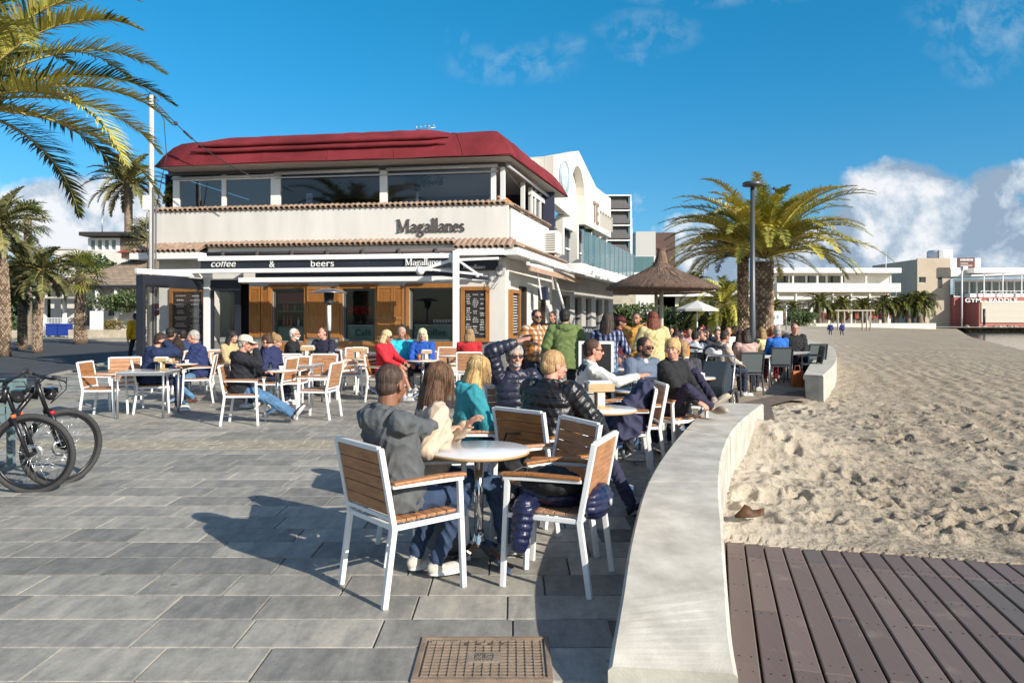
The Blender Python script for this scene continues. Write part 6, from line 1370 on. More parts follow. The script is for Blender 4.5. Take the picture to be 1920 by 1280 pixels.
def emit(pm, name, mats, parent, voxel, post=None, smooth=2, label=None, sm_f=.5):
    QUEUE.append((pm, name, mats, parent, voxel, post, smooth, label, sm_f))
def flush():
    global QUEUE
    tmp = []; hold = bpy.data.collections.new('hold'); COL.children.link(hold)
    for (pm, name, mats, parent, voxel, post, smooth, label, sm_f) in QUEUE:
        me = bpy.data.meshes.new('t'); me.from_pydata(pm.mb.v, [], pm.mb.f); o = bpy.data.objects.new('t', me); hold.objects.link(o)
        m = o.modifiers.new('r', 'REMESH'); m.mode = 'VOXEL'; m.voxel_size = voxel; m.use_smooth_shade = True
        if smooth: q = o.modifiers.new('s', 'SMOOTH'); q.iterations = smooth; q.factor = sm_f
        tmp.append(o)
    dg = bpy.context.evaluated_depsgraph_get()
    for o, (pm, name, mats, parent, voxel, post, smooth, label, sm_f) in zip(tmp, QUEUE):
        me = bpy.data.meshes.new_from_object(o.evaluated_get(dg)); me.name = name; n = len(me.vertices)
        co = np.empty(n * 3, np.float32); me.vertices.foreach_get('co', co); co = co.reshape(-1, 3); nr = np.empty(n * 3, np.float32); me.vertices.foreach_get('normal', nr); nr = nr.reshape(-1, 3)
        # nearest primitive of every vertex
        best = np.full(n, 1e9); tag_ = np.zeros(n, int); tt = np.zeros(n); pid = np.zeros(n, int)
        for i, (a, b, ra, rb, tg) in enumerate(pm.prims):
            a = np.array(a); d = np.array(b) - a; L2 = max(1e-9, float(d @ d)); t = np.clip(((co - a) @ d) / L2, 0, 1); dist = np.linalg.norm(co - a - t[:, None] * d, axis=1) - (ra + (rb - ra) * t)
            k = dist < best; best[k] = dist[k]; tag_[k] = tg; tt[k] = (t * math.sqrt(L2))[k]; pid[k] = i
        if post is not None: co = post(co, nr, tag_, tt, pid); me.vertices.foreach_set('co', co.astype(np.float32).ravel())
        if not isinstance(mats, (list, tuple)): mats = [mats]
        me.materials.clear()
        for m in mats: me.materials.append(m)
        if len(mats) > 1:
            lv = np.empty(len(me.loops), np.int32); me.loops.foreach_get('vertex_index', lv); ls = np.empty(len(me.polygons), np.int32); me.polygons.foreach_get('loop_start', ls)
            me.polygons.foreach_set('material_index', np.clip(tag_[lv[ls]], 0, len(mats) - 1).astype(np.int32))
        me.polygons.foreach_set('use_smooth', np.ones(len(me.polygons), bool)); me.update()
        ob = bpy.data.objects.new(name, me); COL.objects.link(ob); ob.parent = parent
        if label: ob['label'] = label
    for o in tmp: me = o.data; bpy.data.objects.remove(o); bpy.data.meshes.remove(me)
    bpy.data.collections.remove(hold); QUEUE = []
def folds(amp, sc=1.0, seed=0, puff=None):
    def f(co, nr, tg, tt, pid):
        p = co * sc + seed * 3.7; a = np.sin(p[:, 0] * 23 + 2.2 * np.sin(p[:, 2] * 17 + p[:, 1] * 9) + 1.3 * np.sin(p[:, 1] * 31)); b = np.sin(p[:, 2] * 29 + 2.6 * np.sin(p[:, 0] * 13 + p[:, 1] * 15) + 1.1 * np.sin(p[:, 0] * 27))
        d = amp * ((1 - np.abs(a)) * .9 + (1 - np.abs(b)) * 1.1 - .75)
        if puff is not None:
            sp, pa = puff; ph = np.where(True, tt, 0) / sp + .17 * pid; rd = np.abs(np.sin(PI * (co[:, 2] / sp * .85 + .5 * np.sin(co[:, 0] * 9) * .25 + ph * .0)))
            # arms: rings along the bone, torso: horizontal tubes
            r2 = np.abs(np.sin(PI * tt / sp)); k = (tg == 1); rr = np.where(k, r2, rd); d = d * .55 + pa * (rr ** .55 - .6)
        return co + nr * d[:, None]
    return f
def ik(a, t, l1, l2, pole):
    a = Vector(a); t = Vector(t); d = t - a; L = d.length
    if L > (l1 + l2) * .995: t = a + d * ((l1 + l2) * .995 / L); d = t - a; L = d.length
    if L < abs(l1 - l2) + .02: L = abs(l1 - l2) + .02
    x = (l1 * l1 - l2 * l2 + L * L) / (2 * L); h = math.sqrt(max(0, l1 * l1 - x * x)); dn = d.normalized(); p = Vector(pole); p = (p - dn * p.dot(dn)); p = p.normalized() if p.length > 1e-5 else dn.orthogonal()
    return a + dn * x + p * h, t
SKINS = {'tan': (.42, .20, .125), 'fair': (.58, .32, .225), 'pink': (.60, .29, .21), 'brown': (.26, .115, .065), 'olive': (.46, .24, .15)}
def skin_mat(k):
    m = mat('skin_' + k, SKINS[k], .5, var=.12, vscale=14, bump=.12, bscale=160); b = m.node_tree.nodes['Principled BSDF']; b.inputs['Subsurface Weight'].default_value = .08; b.inputs['Subsurface Radius'].default_value = (.02, .008, .004); b.inputs['Subsurface Scale'].default_value = .3; return m
def cloth(c, rough=.85, kind=''):
    nm = 'cloth_%s_%d_%d_%d' % (kind, c[0] * 999, c[1] * 999, c[2] * 999)
    if nm in MATS: return MATS[nm]
    if kind == 'shiny': return mat(nm, c, .33, var=.15, vscale=9, bump=.25, bscale=45)
    if kind == 'denim': return mat(nm, c, .85, var=.35, vscale=7, bump=.25, bscale=260)
    if kind in ('plaid', 'tartan'):
        m = bpy.data.materials.new(nm); m.use_nodes = True; t = NT(m.node_tree); b = m.node_tree.nodes['Principled BSDF']; cc = t.n('ShaderNodeTexCoord').outputs['Object']; s = t.n('ShaderNodeSeparateXYZ', {0: cc})
        fx = t.m('GREATER_THAN', t.m('SINE', t.m('MULTIPLY', t.m('ADD', s.outputs[0], s.outputs[1]), 75.0)), .25); fz = t.m('GREATER_THAN', t.m('SINE', t.m('MULTIPLY', s.outputs[2], 75.0)), .25)
        c2 = (.55, .5, .42, 1) if kind == 'plaid' else (.35, .4, .55, 1); dk = (.08, .04, .03, 1) if kind == 'plaid' else (.01, .015, .05, 1)
        q = t.mix(fx, (*c, 1), c2); q = t.mix(t.m('MULTIPLY', fz, .55), q, dk); t.link(q, b.inputs['Base Color']); b.inputs['Roughness'].default_value = .9; MATS[nm] = m; return m
    return mat(nm, c, rough, var=.22, vscale=12, bump=.25, bscale=220)
def hair_mat(c, c2=None):
    nm = 'hair_%d_%d_%d' % tuple(int(v * 999) for v in c)
    if nm in MATS: return MATS[nm]
    m = bpy.data.materials.new(nm); m.use_nodes = True; t = NT(m.node_tree); b = m.node_tree.nodes['Principled BSDF']; cc = t.n('ShaderNodeTexCoord').outputs['Object']
    mp = t.n('ShaderNodeMapping', {'Vector': cc, 'Scale': (90, 90, 6)}).outputs[0]; nz = t.n('ShaderNodeTexNoise', {'Vector': mp, 'Scale': 1.0, 'Detail': 4, 'Roughness': .7}).outputs[0]
    c2 = c2 or tuple(min(1, x * 1.9 + .02) for x in c); t.link(t.mix(t.m('MULTIPLY', t.m('SUBTRACT', nz, .35), 3.2, clamp=True), (*[x * .6 for x in c], 1), (*c2, 1)), b.inputs['Base Color']); b.inputs['Roughness'].default_value = .62; b.inputs['Specular IOR Level'].default_value = .3
    t.link(t.n('ShaderNodeBump', {'Strength': .6, 'Distance': .006, 'Height': nz}).outputs[0], b.inputs['Normal']); MATS[nm] = m; return m
HAIRC = {'black': (.012, .010, .010), 'brown': (.05, .025, .014), 'dark': (.022, .014, .01), 'blond': (.42, .26, .10), 'dirty': (.24, .15, .07), 'grey': (.30, .28, .26), 'white': (.62, .56, .46), 'auburn': (.12, .03, .014), 'ginger': (.34, .14, .05)}
LIP = mat('lips', (.40, .13, .10), .5); SUNG = mat('sunglass_black', (.008, .008, .01), .15); WHT_EYE = mat('eye_white', (.46, .42, .38), .4); IRIS = mat('iris_dark', (.03, .02, .015), .2)
def hand(pm, w, d, n, sg, sc, curl=.5, vox=.01):
    """w wrist, d pointing direction, n back-of-hand normal, sg +1 right / -1 left (thumb side)"""
    d = d.normalized(); n = (n - d * n.dot(d)).normalized(); s = d.cross(n) * sg   # towards the thumb
    M = Matrix((s, d, n)).transposed()
    pm.ell(w + d * .045 * sc, (.042 * sc, .052 * sc, .017 * sc), 0, M, 12); pm.cap(w - d * .01, w + d * .03 * sc, .025 * sc, .024 * sc, 0, 10)
    L = [.072, .08, .075, .06]; off = [.029, .010, -.010, -.028]; rf = max(.0082 * sc, vox * .95)
    for i in range(4):
        b = w + d * (.088 - .004 * abs(i - 1)) * sc + s * off[i] * sc; c = curl * (.9 + .12 * i); dd = d
        for j, f in enumerate((.45, .32, .25)):
            ang = c * (.55 + .5 * j) ; dd = (d * math.cos(ang * (1 if j == 0 else 1.25)) - n * math.sin(ang * (1 if j == 0 else 1.25))) + s * off[i] * 1.6
            dd.normalize(); e = b + dd * L[i] * f * sc; pm.cap(b, e, rf * (1 - .08 * j), rf * (.92 - .1 * j), 0, 8); b = e
    b = w + d * .022 * sc + s * .030 * sc; t1 = b + (s * .62 + d * .72 - n * .25).normalized() * .040 * sc; t2 = t1 + (d * .9 + s * .18 - n * .35).normalized() * .032 * sc
    pm.cap(b, t1, rf * 1.35, rf * 1.15, 0, 8); pm.cap(t1, t2, rf * 1.12, rf * .9, 0, 8)
NP = [0]
def person(label, x, y, face, sit=True, seat=.455, s=1.0, lean=4, side=0.0, twist=0, head=(0, 0), top=((.2, .2, .2), ''), pants=((.03, .05, .10), 'denim'), shoes=((.6, .6, .6), (.75, .75, .73)), skin='tan', hair='short', hc='dark',
           LH=None, RH=None, LF=None, RF=None, vox=.011, fat=1.0, bulk=0.0, hood=False, coat=0.0, shades=False, curlL=.5, curlR=.5, cap=None, short_sleeve=False, glasses=False, skirt=False, lpole=None, rpole=None, Lknee=None, Rknee=None, z0=0.0, collar=True, puff=None, handn=None, name='person', scarf=None, beard=False, coatc=None):
    NP[0] += 1; rs = NP[0]
    root = empty(name, (x, y, z0), R(face - 90), label, 'person')
    SK = skin_mat(skin); V3_ = Vector; X_ = Vector((1, 0, 0))
    hz = seat + .085 * s if sit else .93 * s
    a = V3_((math.sin(R(side)), math.sin(R(lean)), math.cos(R(lean)))).normalized(); hip = V3_((0, 0, hz))
    ct, st = math.cos(R(twist)), math.sin(R(twist)); xs = V3_((ct, st, 0)); xs = (xs - a * xs.dot(a)).normalized(); ys = a.cross(xs)      # shoulder frame
    xh = V3_((1, 0, 0)); yh = a.cross(xh).normalized()
    nb = hip + a * .50 * s; shw = .178 * s * (fat ** .5)
    hy, hp = R(head[0]), R(head[1]); hf = V3_((math.sin(-hy) * math.cos(hp), math.cos(hy) * math.cos(hp), -math.sin(hp)))   # head forward
    neck_top = nb + a * .058 * s + V3_((0, .015, 0)); up0 = (a * .6 + V3_((0, 0, 1)) * .4).normalized(); hx = hf.cross(up0).normalized(); hu = hx.cross(hf); hc_ = neck_top + hu * .090 * s + hf * .02 * s
    HM = Matrix((hx, hf, hu)).transposed()
    def hh(p): return hc_ + HM @ (V3_(p) * s)
    def her(r): return tuple(v * s for v in r)
    S = {}; E = {}; Wr = {}
    for sg, nm in ((-1, 'L'), (1, 'R')):
        S[nm] = nb - a * .052 * s + xs * sg * shw
    tgt = {'L': LH or (-.12, .36, (hz + .10) if sit else .86), 'R': RH or (.12, .36, (hz + .10) if sit else .86)}
    if not sit and LH is None: tgt['L'] = (-.25, .06, .86 * s)
    if not sit and RH is None: tgt['R'] = (.25, .06, .86 * s)
    for nm, sg in (('L', -1), ('R', 1)):
        pl = (lpole if nm == 'L' else rpole) or (sg * .6, -.45, -.9); E[nm], Wr[nm] = ik(S[nm], tgt[nm], .285 * s, .255 * s, pl)
    ft = {'L': LF or ((-.11, .46, .09) if sit else (-.10, .03, .09)), 'R': RF or ((.11, .44, .09) if sit else (.10, -.02, .09))}
    K = {}; A = {}; HJ = {}
    for nm, sg in (('L', -1), ('R', 1)):
        HJ[nm] = hip + V3_((sg * .095 * s, .01, -.01)); kp = (Lknee if nm == 'L' else Rknee) or ((sg * .10, .5, 1.0) if sit else (sg * .05, 1, .1)); K[nm], A[nm] = ik(HJ[nm], ft[nm], .43 * s, .41 * s, kp)
    # ---- body: one continuous skin
    b = PM(); nr_ = .056 * s * (fat ** .4)
    b.ell(hh((0, -.014, .032)), her((.076, .096, .088)), 0, HM, 16); b.ell(hh((0, .026, -.022)), her((.060, .066, .080)), 0, HM, 14); b.ell(hh((0, .048, -.083)), her((.036, .034, .025)), 0, HM, 12); b.ell(hh((0, .02, -.065)), her((.054, .055, .035)), 0, HM, 12)
    b.cap(hh((0, .086, .004)), hh((0, .105, -.030)), .0085 * s, .0125 * s, 0, 8); b.cap(hh((-.011, .094, -.034)), hh((.011, .094, -.034)), .009 * s, .009 * s, 0, 8); b.cap(hh((-.035, .074, .022)), hh((.035, .074, .022)), .013 * s, .013 * s, 0, 8)
    for sg in (-1, 1):
        b.ell(hh((sg * .036, .062, -.026)), her((.022, .020, .022)), 0, HM, 10); b.ell(hh((sg * .078, -.008, -.008)), her((.009, .021, .031)), 0, HM, 10)
    b.cap(hh((-.019, .083, -.058)), hh((.019, .083, -.058)), .0072 * s, .0072 * s, 1, 8); b.cap(hh((-.014, .082, -.067)), hh((.014, .082, -.067)), .0075 * s, .0075 * s, 1, 8)
    b.cap(nb + a * -.03, neck_top + hu * .03 * s - hf * .008, nr_ * 1.08, nr_ * .95, 0, 14)
    b.cap(hip + a * .05, hip + a * .40 * s, .085 * s, .09 * s, 0, 12); b.cap(S['L'], S['R'], .05 * s, .05 * s, 0, 12); b.cap(hip + a * .4 * s, nb, .09 * s, .06 * s, 0, 12)
    for nm, sg in (('L', -1), ('R', 1)):
        b.cap(S[nm], E[nm], .04 * s, .034 * s, 0, 10); b.cap(E[nm], Wr[nm], .036 * s, .0255 * s, 0, 10)
        d = (Wr[nm] - E[nm]).normalized(); hn = (handn or {}).get(nm); n = V3_(hn) if hn else (V3_((sg * .35, -.15, 1.0)))
        if abs(n.normalized().dot(d)) > .93: n = V3_((sg, .2, .1))
        hand(b, Wr[nm], d, n, -sg * 1.0 if True else 1, s, curlL if nm == 'L' else curlR, vox)
        b.cap(HJ[nm], K[nm], .05 * s, .045 * s, 0, 10); b.cap(K[nm], A[nm], .045 * s, .034 * s, 0, 10)
        if skirt: b.cap(K[nm], K[nm].lerp(A[nm], .4), .055 * s, .056 * s, 0, 10); b.cap(HJ[nm], K[nm], .085 * s, .058 * s, 0, 12)
    emit(b, 'body', [SK, LIP], root, vox * (.62 if vox < .008 else .8), None, 1)
    # ---- eyes
    ey = MB(); gl_ = shades or glasses
    for sg in (-1, 1):
        c = hh((sg * .031, .0835, .004)); ey.m = 0; ey.ball(c, (.0095 * s, .0095 * s, .0062 * s), 10, 7); ey.m = 1; ey.ball(c + hf * .0058 * s, .0052 * s, 8, 6)
    ey.build('eyes', [WHT_EYE, IRIS], root)
    bw = MB()
    for sg in (-1, 1): bw.tube([hh((sg * .012, .090, .026)), hh((sg * .030, .088, .031)), hh((sg * .048, .072, .025))], [.004 * s, .005 * s, .003 * s], 6)
    bw.build('eyebrows', hair_mat(HAIRC.get(hc, HAIRC['dark'])), root)
    if gl_:
        g = MB()
        for sg in (-1, 1):
            q = [hh((sg * u, .094 - .30 * max(0, u - .03) , v)) for u, v in ((.006, .016), (.054, .018), (.058, .004), (.045, -.016), (.020, -.018), (.008, -.004))]
            if shades: g.prism(q, hf * .004)
            else: g.tube(q, .0018, 5, closed=True)
            g.bar(hh((sg * .058, .082, .012)), hh((sg * .082, -.01, .012)), .004, .006)
        g.bar(hh((-.01, .094, .010)), hh((.01, .094, .010)), .004, .005); g.build('sunglasses' if shades else 'glasses', SUNG, root)
    # ---- hair
    H_ = PM(); hm = hair_mat(HAIRC[hc] if isinstance(hc, str) else hc); strand = .0022
    if hair in ('short', 'buzz', 'tousled'):
        e = {'short': .006, 'buzz': .0015, 'tousled': .013}[hair]
        H_.ell(hh((0, -.024, .040)), her((.077 + e, .090 + e, .083 + e)), 0, HM, 18); H_.ell(hh((0, -.048, -.012)), her((.066 + e, .060 + e, .066 + e)), 0, HM, 14)
        if hair == 'tousled': H_.ell(hh((0, .03, .085)), her((.06, .05, .04)), 0, HM, 12)
        strand = .0008 if hair == 'buzz' else .003
    elif hair in ('long', 'bob', 'pony', 'bun', 'up'):
        H_.ell(hh((0, -.020, .040)), her((.090, .104, .094)), 0, HM, 18); H_.ell(hh((0, -.052, -.01)), her((.080, .066, .075)), 0, HM, 14)
        if hair in ('long', 'bob'):
            L = .27 if hair == 'long' else .13
            for (u, v, r0, r1) in ((-.070, -.015, .034, .022), (.070, -.015, .034, .022), (-.058, -.055, .046, .036), (.058, -.055, .046, .036), (0, -.072, .052, .044), (-.03, -.072, .05, .04), (.03, -.072, .05, .04)):
                p0 = hh((u, v, -.02)); p1 = hh((u * 1.12, v - .015, -.11)); p2 = p1 + V3_((0, 0, -1)) * (L - .10) * s * (.8 + .2 * math.cos(u * 40)) + (V3_((0, -.035, 0)) if v < -.03 else V3_((0, .01, 0)))
                H_.cap(p0, p1, r0 * s, r0 * s, 0, 10)
                if L > .15: H_.cap(p1, p2, r0 * s, r1 * s, 0, 10)
        if hair == 'pony':
            H_.cap(hh((0, -.10, .03)), hh((0, -.135, -.01)), .024 * s, .030 * s, 0, 10); H_.cap(hh((0, -.135, -.01)), hh((0, -.135, -.14)), .036 * s, .018 * s, 0, 10)
        if hair == 'bun': H_.ell(hh((0, -.095, .10)), her((.045, .045, .042)), 0, HM, 12)
        if hair == 'up': H_.ell(hh((0.02, -.10, -.0)), her((.035, .03, .045)), 0, HM, 12)
    if hair != 'bald':
        def hp_(co, nr, tg, tt, pid, hc2=np.array(hc_), hx2=np.array(hx), hf2=np.array(hf)):
            q = co - hc2; ang = np.arctan2(q @ hx2, q @ hf2); return co + nr * (strand * (np.sin(ang * 47 + 3 * np.sin(co[:, 2] * 17)) * .6 + np.sin(ang * 83 + 9 * np.sin(co[:, 2] * 33 + 1)) * .4))[:, None]
        emit(H_, 'hair', hm, root, max(vox * .75, .005), hp_, 2)
    if beard: B_ = PM(); B_.ell(hh((0, .044, -.080)), her((.045, .042, .036)), 0, HM, 12); B_.ell(hh((-.045, .02, -.06)), her((.014, .03, .035)), 0, HM, 8); B_.ell(hh((.045, .02, -.06)), her((.014, .03, .035)), 0, HM, 8); emit(B_, 'beard', hm, root, max(vox * .7, .005), None, 1)
    if cap is not None:
        C_ = MB(); rows = []
        for i in range(9):
            t = PI / 2 * i / 8; rows.append([C_.av(hh((.094 * math.cos(k * PI / 12) * math.cos(t) ** .8, -.012 + .112 * math.sin(k * PI / 12) * math.cos(t) ** .8, .045 + .092 * math.sin(t)))) for k in range(24)])
        C_.smooth = True
        for p_, q_ in zip(rows, rows[1:]):
            for k in range(24): C_.face((p_[k], p_[(k + 1) % 24], q_[(k + 1) % 24], q_[k]))
        br = []
        for k in range(9): t = PI * (k + .5) / 9 * .8 + .314 * .9; br.append((C_.av(hh((.090 * math.cos(t), .095 * math.sin(t), .050))), C_.av(hh((.088 * math.cos(t), .095 + .085 * math.sin(t), .034 - .01 * abs(math.cos(t)))))))
        for p_, q_ in zip(br, br[1:]): C_.face((p_[0], q_[0], q_[1], p_[1]))
        C_.build('cap', cap, root)
    # ---- top garment
    tp = PM(); tc_, tk = top; bk = bulk; tm = cloth(tc_, kind=tk); w = fat
    R_ = []
    for t, rx, ry, off in ((-.07, .150, .115, 0), (.02, .158, .120, .005), (.14, .148, .112, .012), (.26, .158, .115, .01), (.36, .168, .112, 0), (.43, .168, .096, -.008), (.475, .128, .075, -.010), (.505, .075, .062, 0)):
        u = t / .5; fx = xh.lerp(xs, max(0, min(1, u))).normalized(); fy = a.cross(fx).normalized(); R_.append((hip + a * t * s + fy * off, fx * (rx * s * w + bk * (1 if t < .45 else .4)), fy * (ry * s * w * (1.12 if fat > 1.08 and t < .2 else 1) + bk * (1 if t < .45 else .4))))
    if coat > 0: R_.insert(0, (hip - a * coat * s, xh * (.165 * s * w + bk), yh * (.125 * s * w + bk)))
    tp.loft(R_, 0)
    for nm, sg in (('L', -1), ('R', 1)):
        tp.cap(S[nm] - xs * sg * .03 * s, S[nm] + xs * sg * .008, .062 * s + bk * .6, .064 * s + bk * .6, 0, 12); tp.cap(S[nm], E[nm], .060 * s * w ** .5 + bk, .047 * s * w ** .5 + bk, 1, 12)
        if not short_sleeve: tp.cap(E[nm], Wr[nm].lerp(E[nm], .06), .048 * s * w ** .5 + bk, .034 * s + bk * .6, 1, 12)
    if collar:
        for k in range(10):
            a0 = 2 * PI * k / 10; a1 = 2 * PI * (k + 1) / 10; q0 = nb + a * .018 * s + xs * math.cos(a0) * .068 * s + ys * (math.sin(a0) * .066 - .002) * s; q1 = nb + a * .018 * s + xs * math.cos(a1) * .068 * s + ys * (math.sin(a1) * .066 - .002) * s; q0 += a * (-.018 * math.sin(a0)); q1 += a * (-.018 * math.sin(a1)); tp.cap(q0, q1, .020 * s, .020 * s, 0, 6)
    if hood:
        for k in range(9):
            a0 = PI + PI * k / 9; a1 = PI + PI * (k + 1) / 9; rr = .125; f = lambda t: nb + xs * math.cos(t) * rr * s + ys * (math.sin(t) * .105 - .01) * s + a * (.0 - .035 * -math.sin(t)) * s
            tp.cap(f(a0), f(a1), (.036 + .030 * -math.sin((a0))) * s, (.036 + .030 * -math.sin(a1)) * s, 0, 8)
        tp.ell(nb - ys * .105 * s - a * .075 * s, (.095 * s, .038 * s, .075 * s), 0, Matrix((xs, ys, a)).transposed(), 12)
    amp = .0075 if vox < .008 else .007
    emit(tp, {'shiny': 'puffer_jacket'}.get(tk, 'top'), tm, root, vox, folds(amp * (1 if bk < .02 else 1.1), 1.0, rs, puff), 2)
    # ---- trousers and shoes
    tr = PM(); pm_ = cloth(pants[0], kind=pants[1])
    tr.loft([(hip - a * .10 * s, xh * .135 * s * w, yh * .105 * s * w), (hip, xh * .150 * s * w, yh * .115 * s * w), (hip + a * .08 * s, xh * .142 * s * w, yh * .108 * s * w)], 0)
    if sit: tr.ell(hip + V3_((0, -.02, -.035)), (.165 * s * w, .125 * s, .075 * s), 0, None, 14)
    for nm, sg in (('L', -1), ('R', 1)):
        if skirt: tr.cap(HJ[nm], HJ[nm].lerp(K[nm], .72), .088 * s, .075 * s, 0, 12); continue
        tr.cap(HJ[nm], K[nm], .083 * s * w ** .6, .060 * s, 0, 14); tr.cap(K[nm], A[nm] + (K[nm] - A[nm]).normalized() * .02, .060 * s, .047 * s, 0, 12)
    emit(tr, 'skirt' if skirt else 'trousers', pm_, root, vox * 1.05, folds(.008, 1.2, rs + 5), 2)
    for nm, sg in (('L', -1), ('R', 1)):
        an = A[nm]; sh = (an - K[nm]).normalized(); fwd = V3_((sg * .18, 1, 0)); fwd = (fwd - sh * fwd.dot(sh)); 
        if fwd.length < .35: fwd = V3_((0, .3, 1)) - sh * V3_((0, .3, 1)).dot(sh)
        fwd.normalize()
        if abs(an.z - .09) < .03: fwd.z = 0; fwd.normalize(); dn = V3_((0, 0, -1))
        else: dn = (sh - fwd * sh.dot(fwd)).normalized()
        sd_ = fwd.cross(dn); M = Matrix((sd_, fwd, -dn)).transposed(); q = MB(); sc = s
        P_ = PM(); P_.ell(an + dn * .045 * sc + fwd * .10 * sc, (.042 * sc, .085 * sc, .030 * sc), 0, M, 12); P_.ell(an + dn * .035 * sc - fwd * .005 * sc, (.036 * sc, .055 * sc, .042 * sc), 0, M, 12); P_.cap(an, an + dn * .03, .038 * sc, .038 * sc, 0, 10)
        P_.ell(an + dn * .074 * sc + fwd * .075 * sc, (.046 * sc, .128 * sc, .013 * sc), 1, M, 14)
        emit(P_, 'shoe', [cloth(shoes[0], kind=''), cloth(shoes[1], kind='')], root, max(.007, vox * .8), None, 2)
    root['_'] = 0; del root['_']
    return root, dict(nb=nb, hc=hc_, HM=HM, S=S, E=E, W=Wr, K=K, A=A, hip=hip, a=a, xs=xs, ys=ys, s=s)
def seated(label, px, Y, face, clabel='', kind='T', cdx=0.0, **kw):
    """px is where the torso stands; the chair goes under the hips"""
    x = X(px, Y); f = R(face); o = person(label, x, Y, face, **kw)
    if clabel: chair(x + math.cos(f) * .045, Y + math.sin(f) * .045, face, clabel, kind)
    return o
# ================================================================ the guests
def wl(x, y, face, p):
    a = R(face - 90); d = Vector((p[0] - x, p[1] - y)); return (d.x * math.cos(a) + d.y * math.sin(a), -d.x * math.sin(a) + d.y * math.cos(a), p[2])
T1 = (-.215, 4.83)
table(T1[0], T1[1], 'nearest round table with a glossy white top, a wooden edge and a chrome column')
# --- man in the grey hoodie
mx, my, mf = -.685, 4.375, 37
def m1(p): return wl(mx, my, mf, p)
HOOD = (.105, .112, .118)
p1, i1 = person('man in a dark grey hooded sweatshirt and jeans seen from behind on the nearest chair', mx, my, mf, lean=-6, twist=-6, head=(24, 8), top=(HOOD, ''), pants=((.028, .052, .11), 'denim'), shoes=((.66, .60, .54), (.82, .8, .76)), skin='brown', hair='buzz', hc=(.045, .026, .018), hood=True, vox=.0068, bulk=.012, fat=1.14,
       LH=m1((-.56, 4.86, .84)), RH=m1((-.50, 4.70, .90)), rpole=(.45, -.5, -1), LF=m1((-.60, 4.62, .10)), RF=m1((-.46, 4.52, .10)), Lknee=(-.2, .6, 1), Rknee=(.1, .6, 1), curlL=.9, curlR=.9)
chair(-.640, 4.405, 40, 'nearest teak chair, occupied by the man in the grey hoodie')
m = MB(); e_ = i1['E']['R']; m.ball(e_.lerp(i1['S']['R'], .25) + Vector((.058, -.02, 0)), (.004, .014, .014)); m.build('sleeve_badge', mat('badge_yellow', (.6, .35, .08), .6), p1)
# --- woman in cream
wx, wy, wf = -.55, 4.95, 16
def w1(p): return wl(wx, wy, wf, p)
CREAMC = (.60, .47, .35)
p2, i2 = person('woman in a cream jacket with long brown hair beside the man in the grey hoodie', wx, wy, wf, lean=4, twist=0, head=(14, 8), top=(CREAMC, ''), pants=((.04, .075, .15), 'denim'), shoes=((.35, .36, .38), (.5, .5, .5)), skin='fair', hair='long', hc=(.085, .04, .022), vox=.0068, bulk=.014, s=.96,
       RH=w1((-.42, 4.84, .83)), LH=w1((-.30, 4.98, .86)), LF=w1((-.02, 5.12, .09)), RF=w1((-.05, 4.95, .09)), curlL=.45, curlR=.6, handn={'L': (-.2, -.9, .5), 'R': (.3, -.6, .8)}, lpole=(-.6, -.1, -1))
chair(-.60, 5.03, 16, 'teak chair hidden under the woman in the cream jacket')
# strands over the long brown hair: thin locks
def locks(parent, info, n, col, length, seed, frame=(-.03,), spread=.078, r=.0011):
    rnd = random.Random(seed); mb = MB(); hc_, HM, s = info['hc'], info['HM'], info['s']
    for i in range(n):
        a = rnd.uniform(35, 325) if n else 0; ar = R(a); u = math.sin(ar); v = math.cos(ar)
        p = []
        for j, t in enumerate((0, .25, .5, .75, 1)):
            if t <= .5: el = R(80 - 150 * t); q = hc_ + HM @ Vector((u * .096 * math.cos(el), v * .108 * math.cos(el) - .022, .038 + .100 * math.sin(el))) * s
            else: q = p[2] + Vector((rnd.uniform(-.006, .006) + (p[2] - hc_).x * .08, (p[2] - hc_).y * .05, -(t - .5) * 2 * length * rnd.uniform(.75, 1.05)))
            p.append(q)
        q_ = []
        for A, B in zip(p, p[1:]): q_ += [A, A.lerp(B, .5)]
        q_.append(p[-1]); mb.m = rnd.randrange(len(col)); mb.tube(q_, [r * rnd.uniform(.7, 1.2) * (1 - .75 * (k / 8) ** 2) for k in range(9)], 5)
    return mb.build('hair_locks', [hair_mat(c) for c in col], parent)
locks(p2, i2, 700, [(.085, .04, .022), (.11, .055, .028), (.17, .095, .045), (.05, .025, .015)], .21, 4)
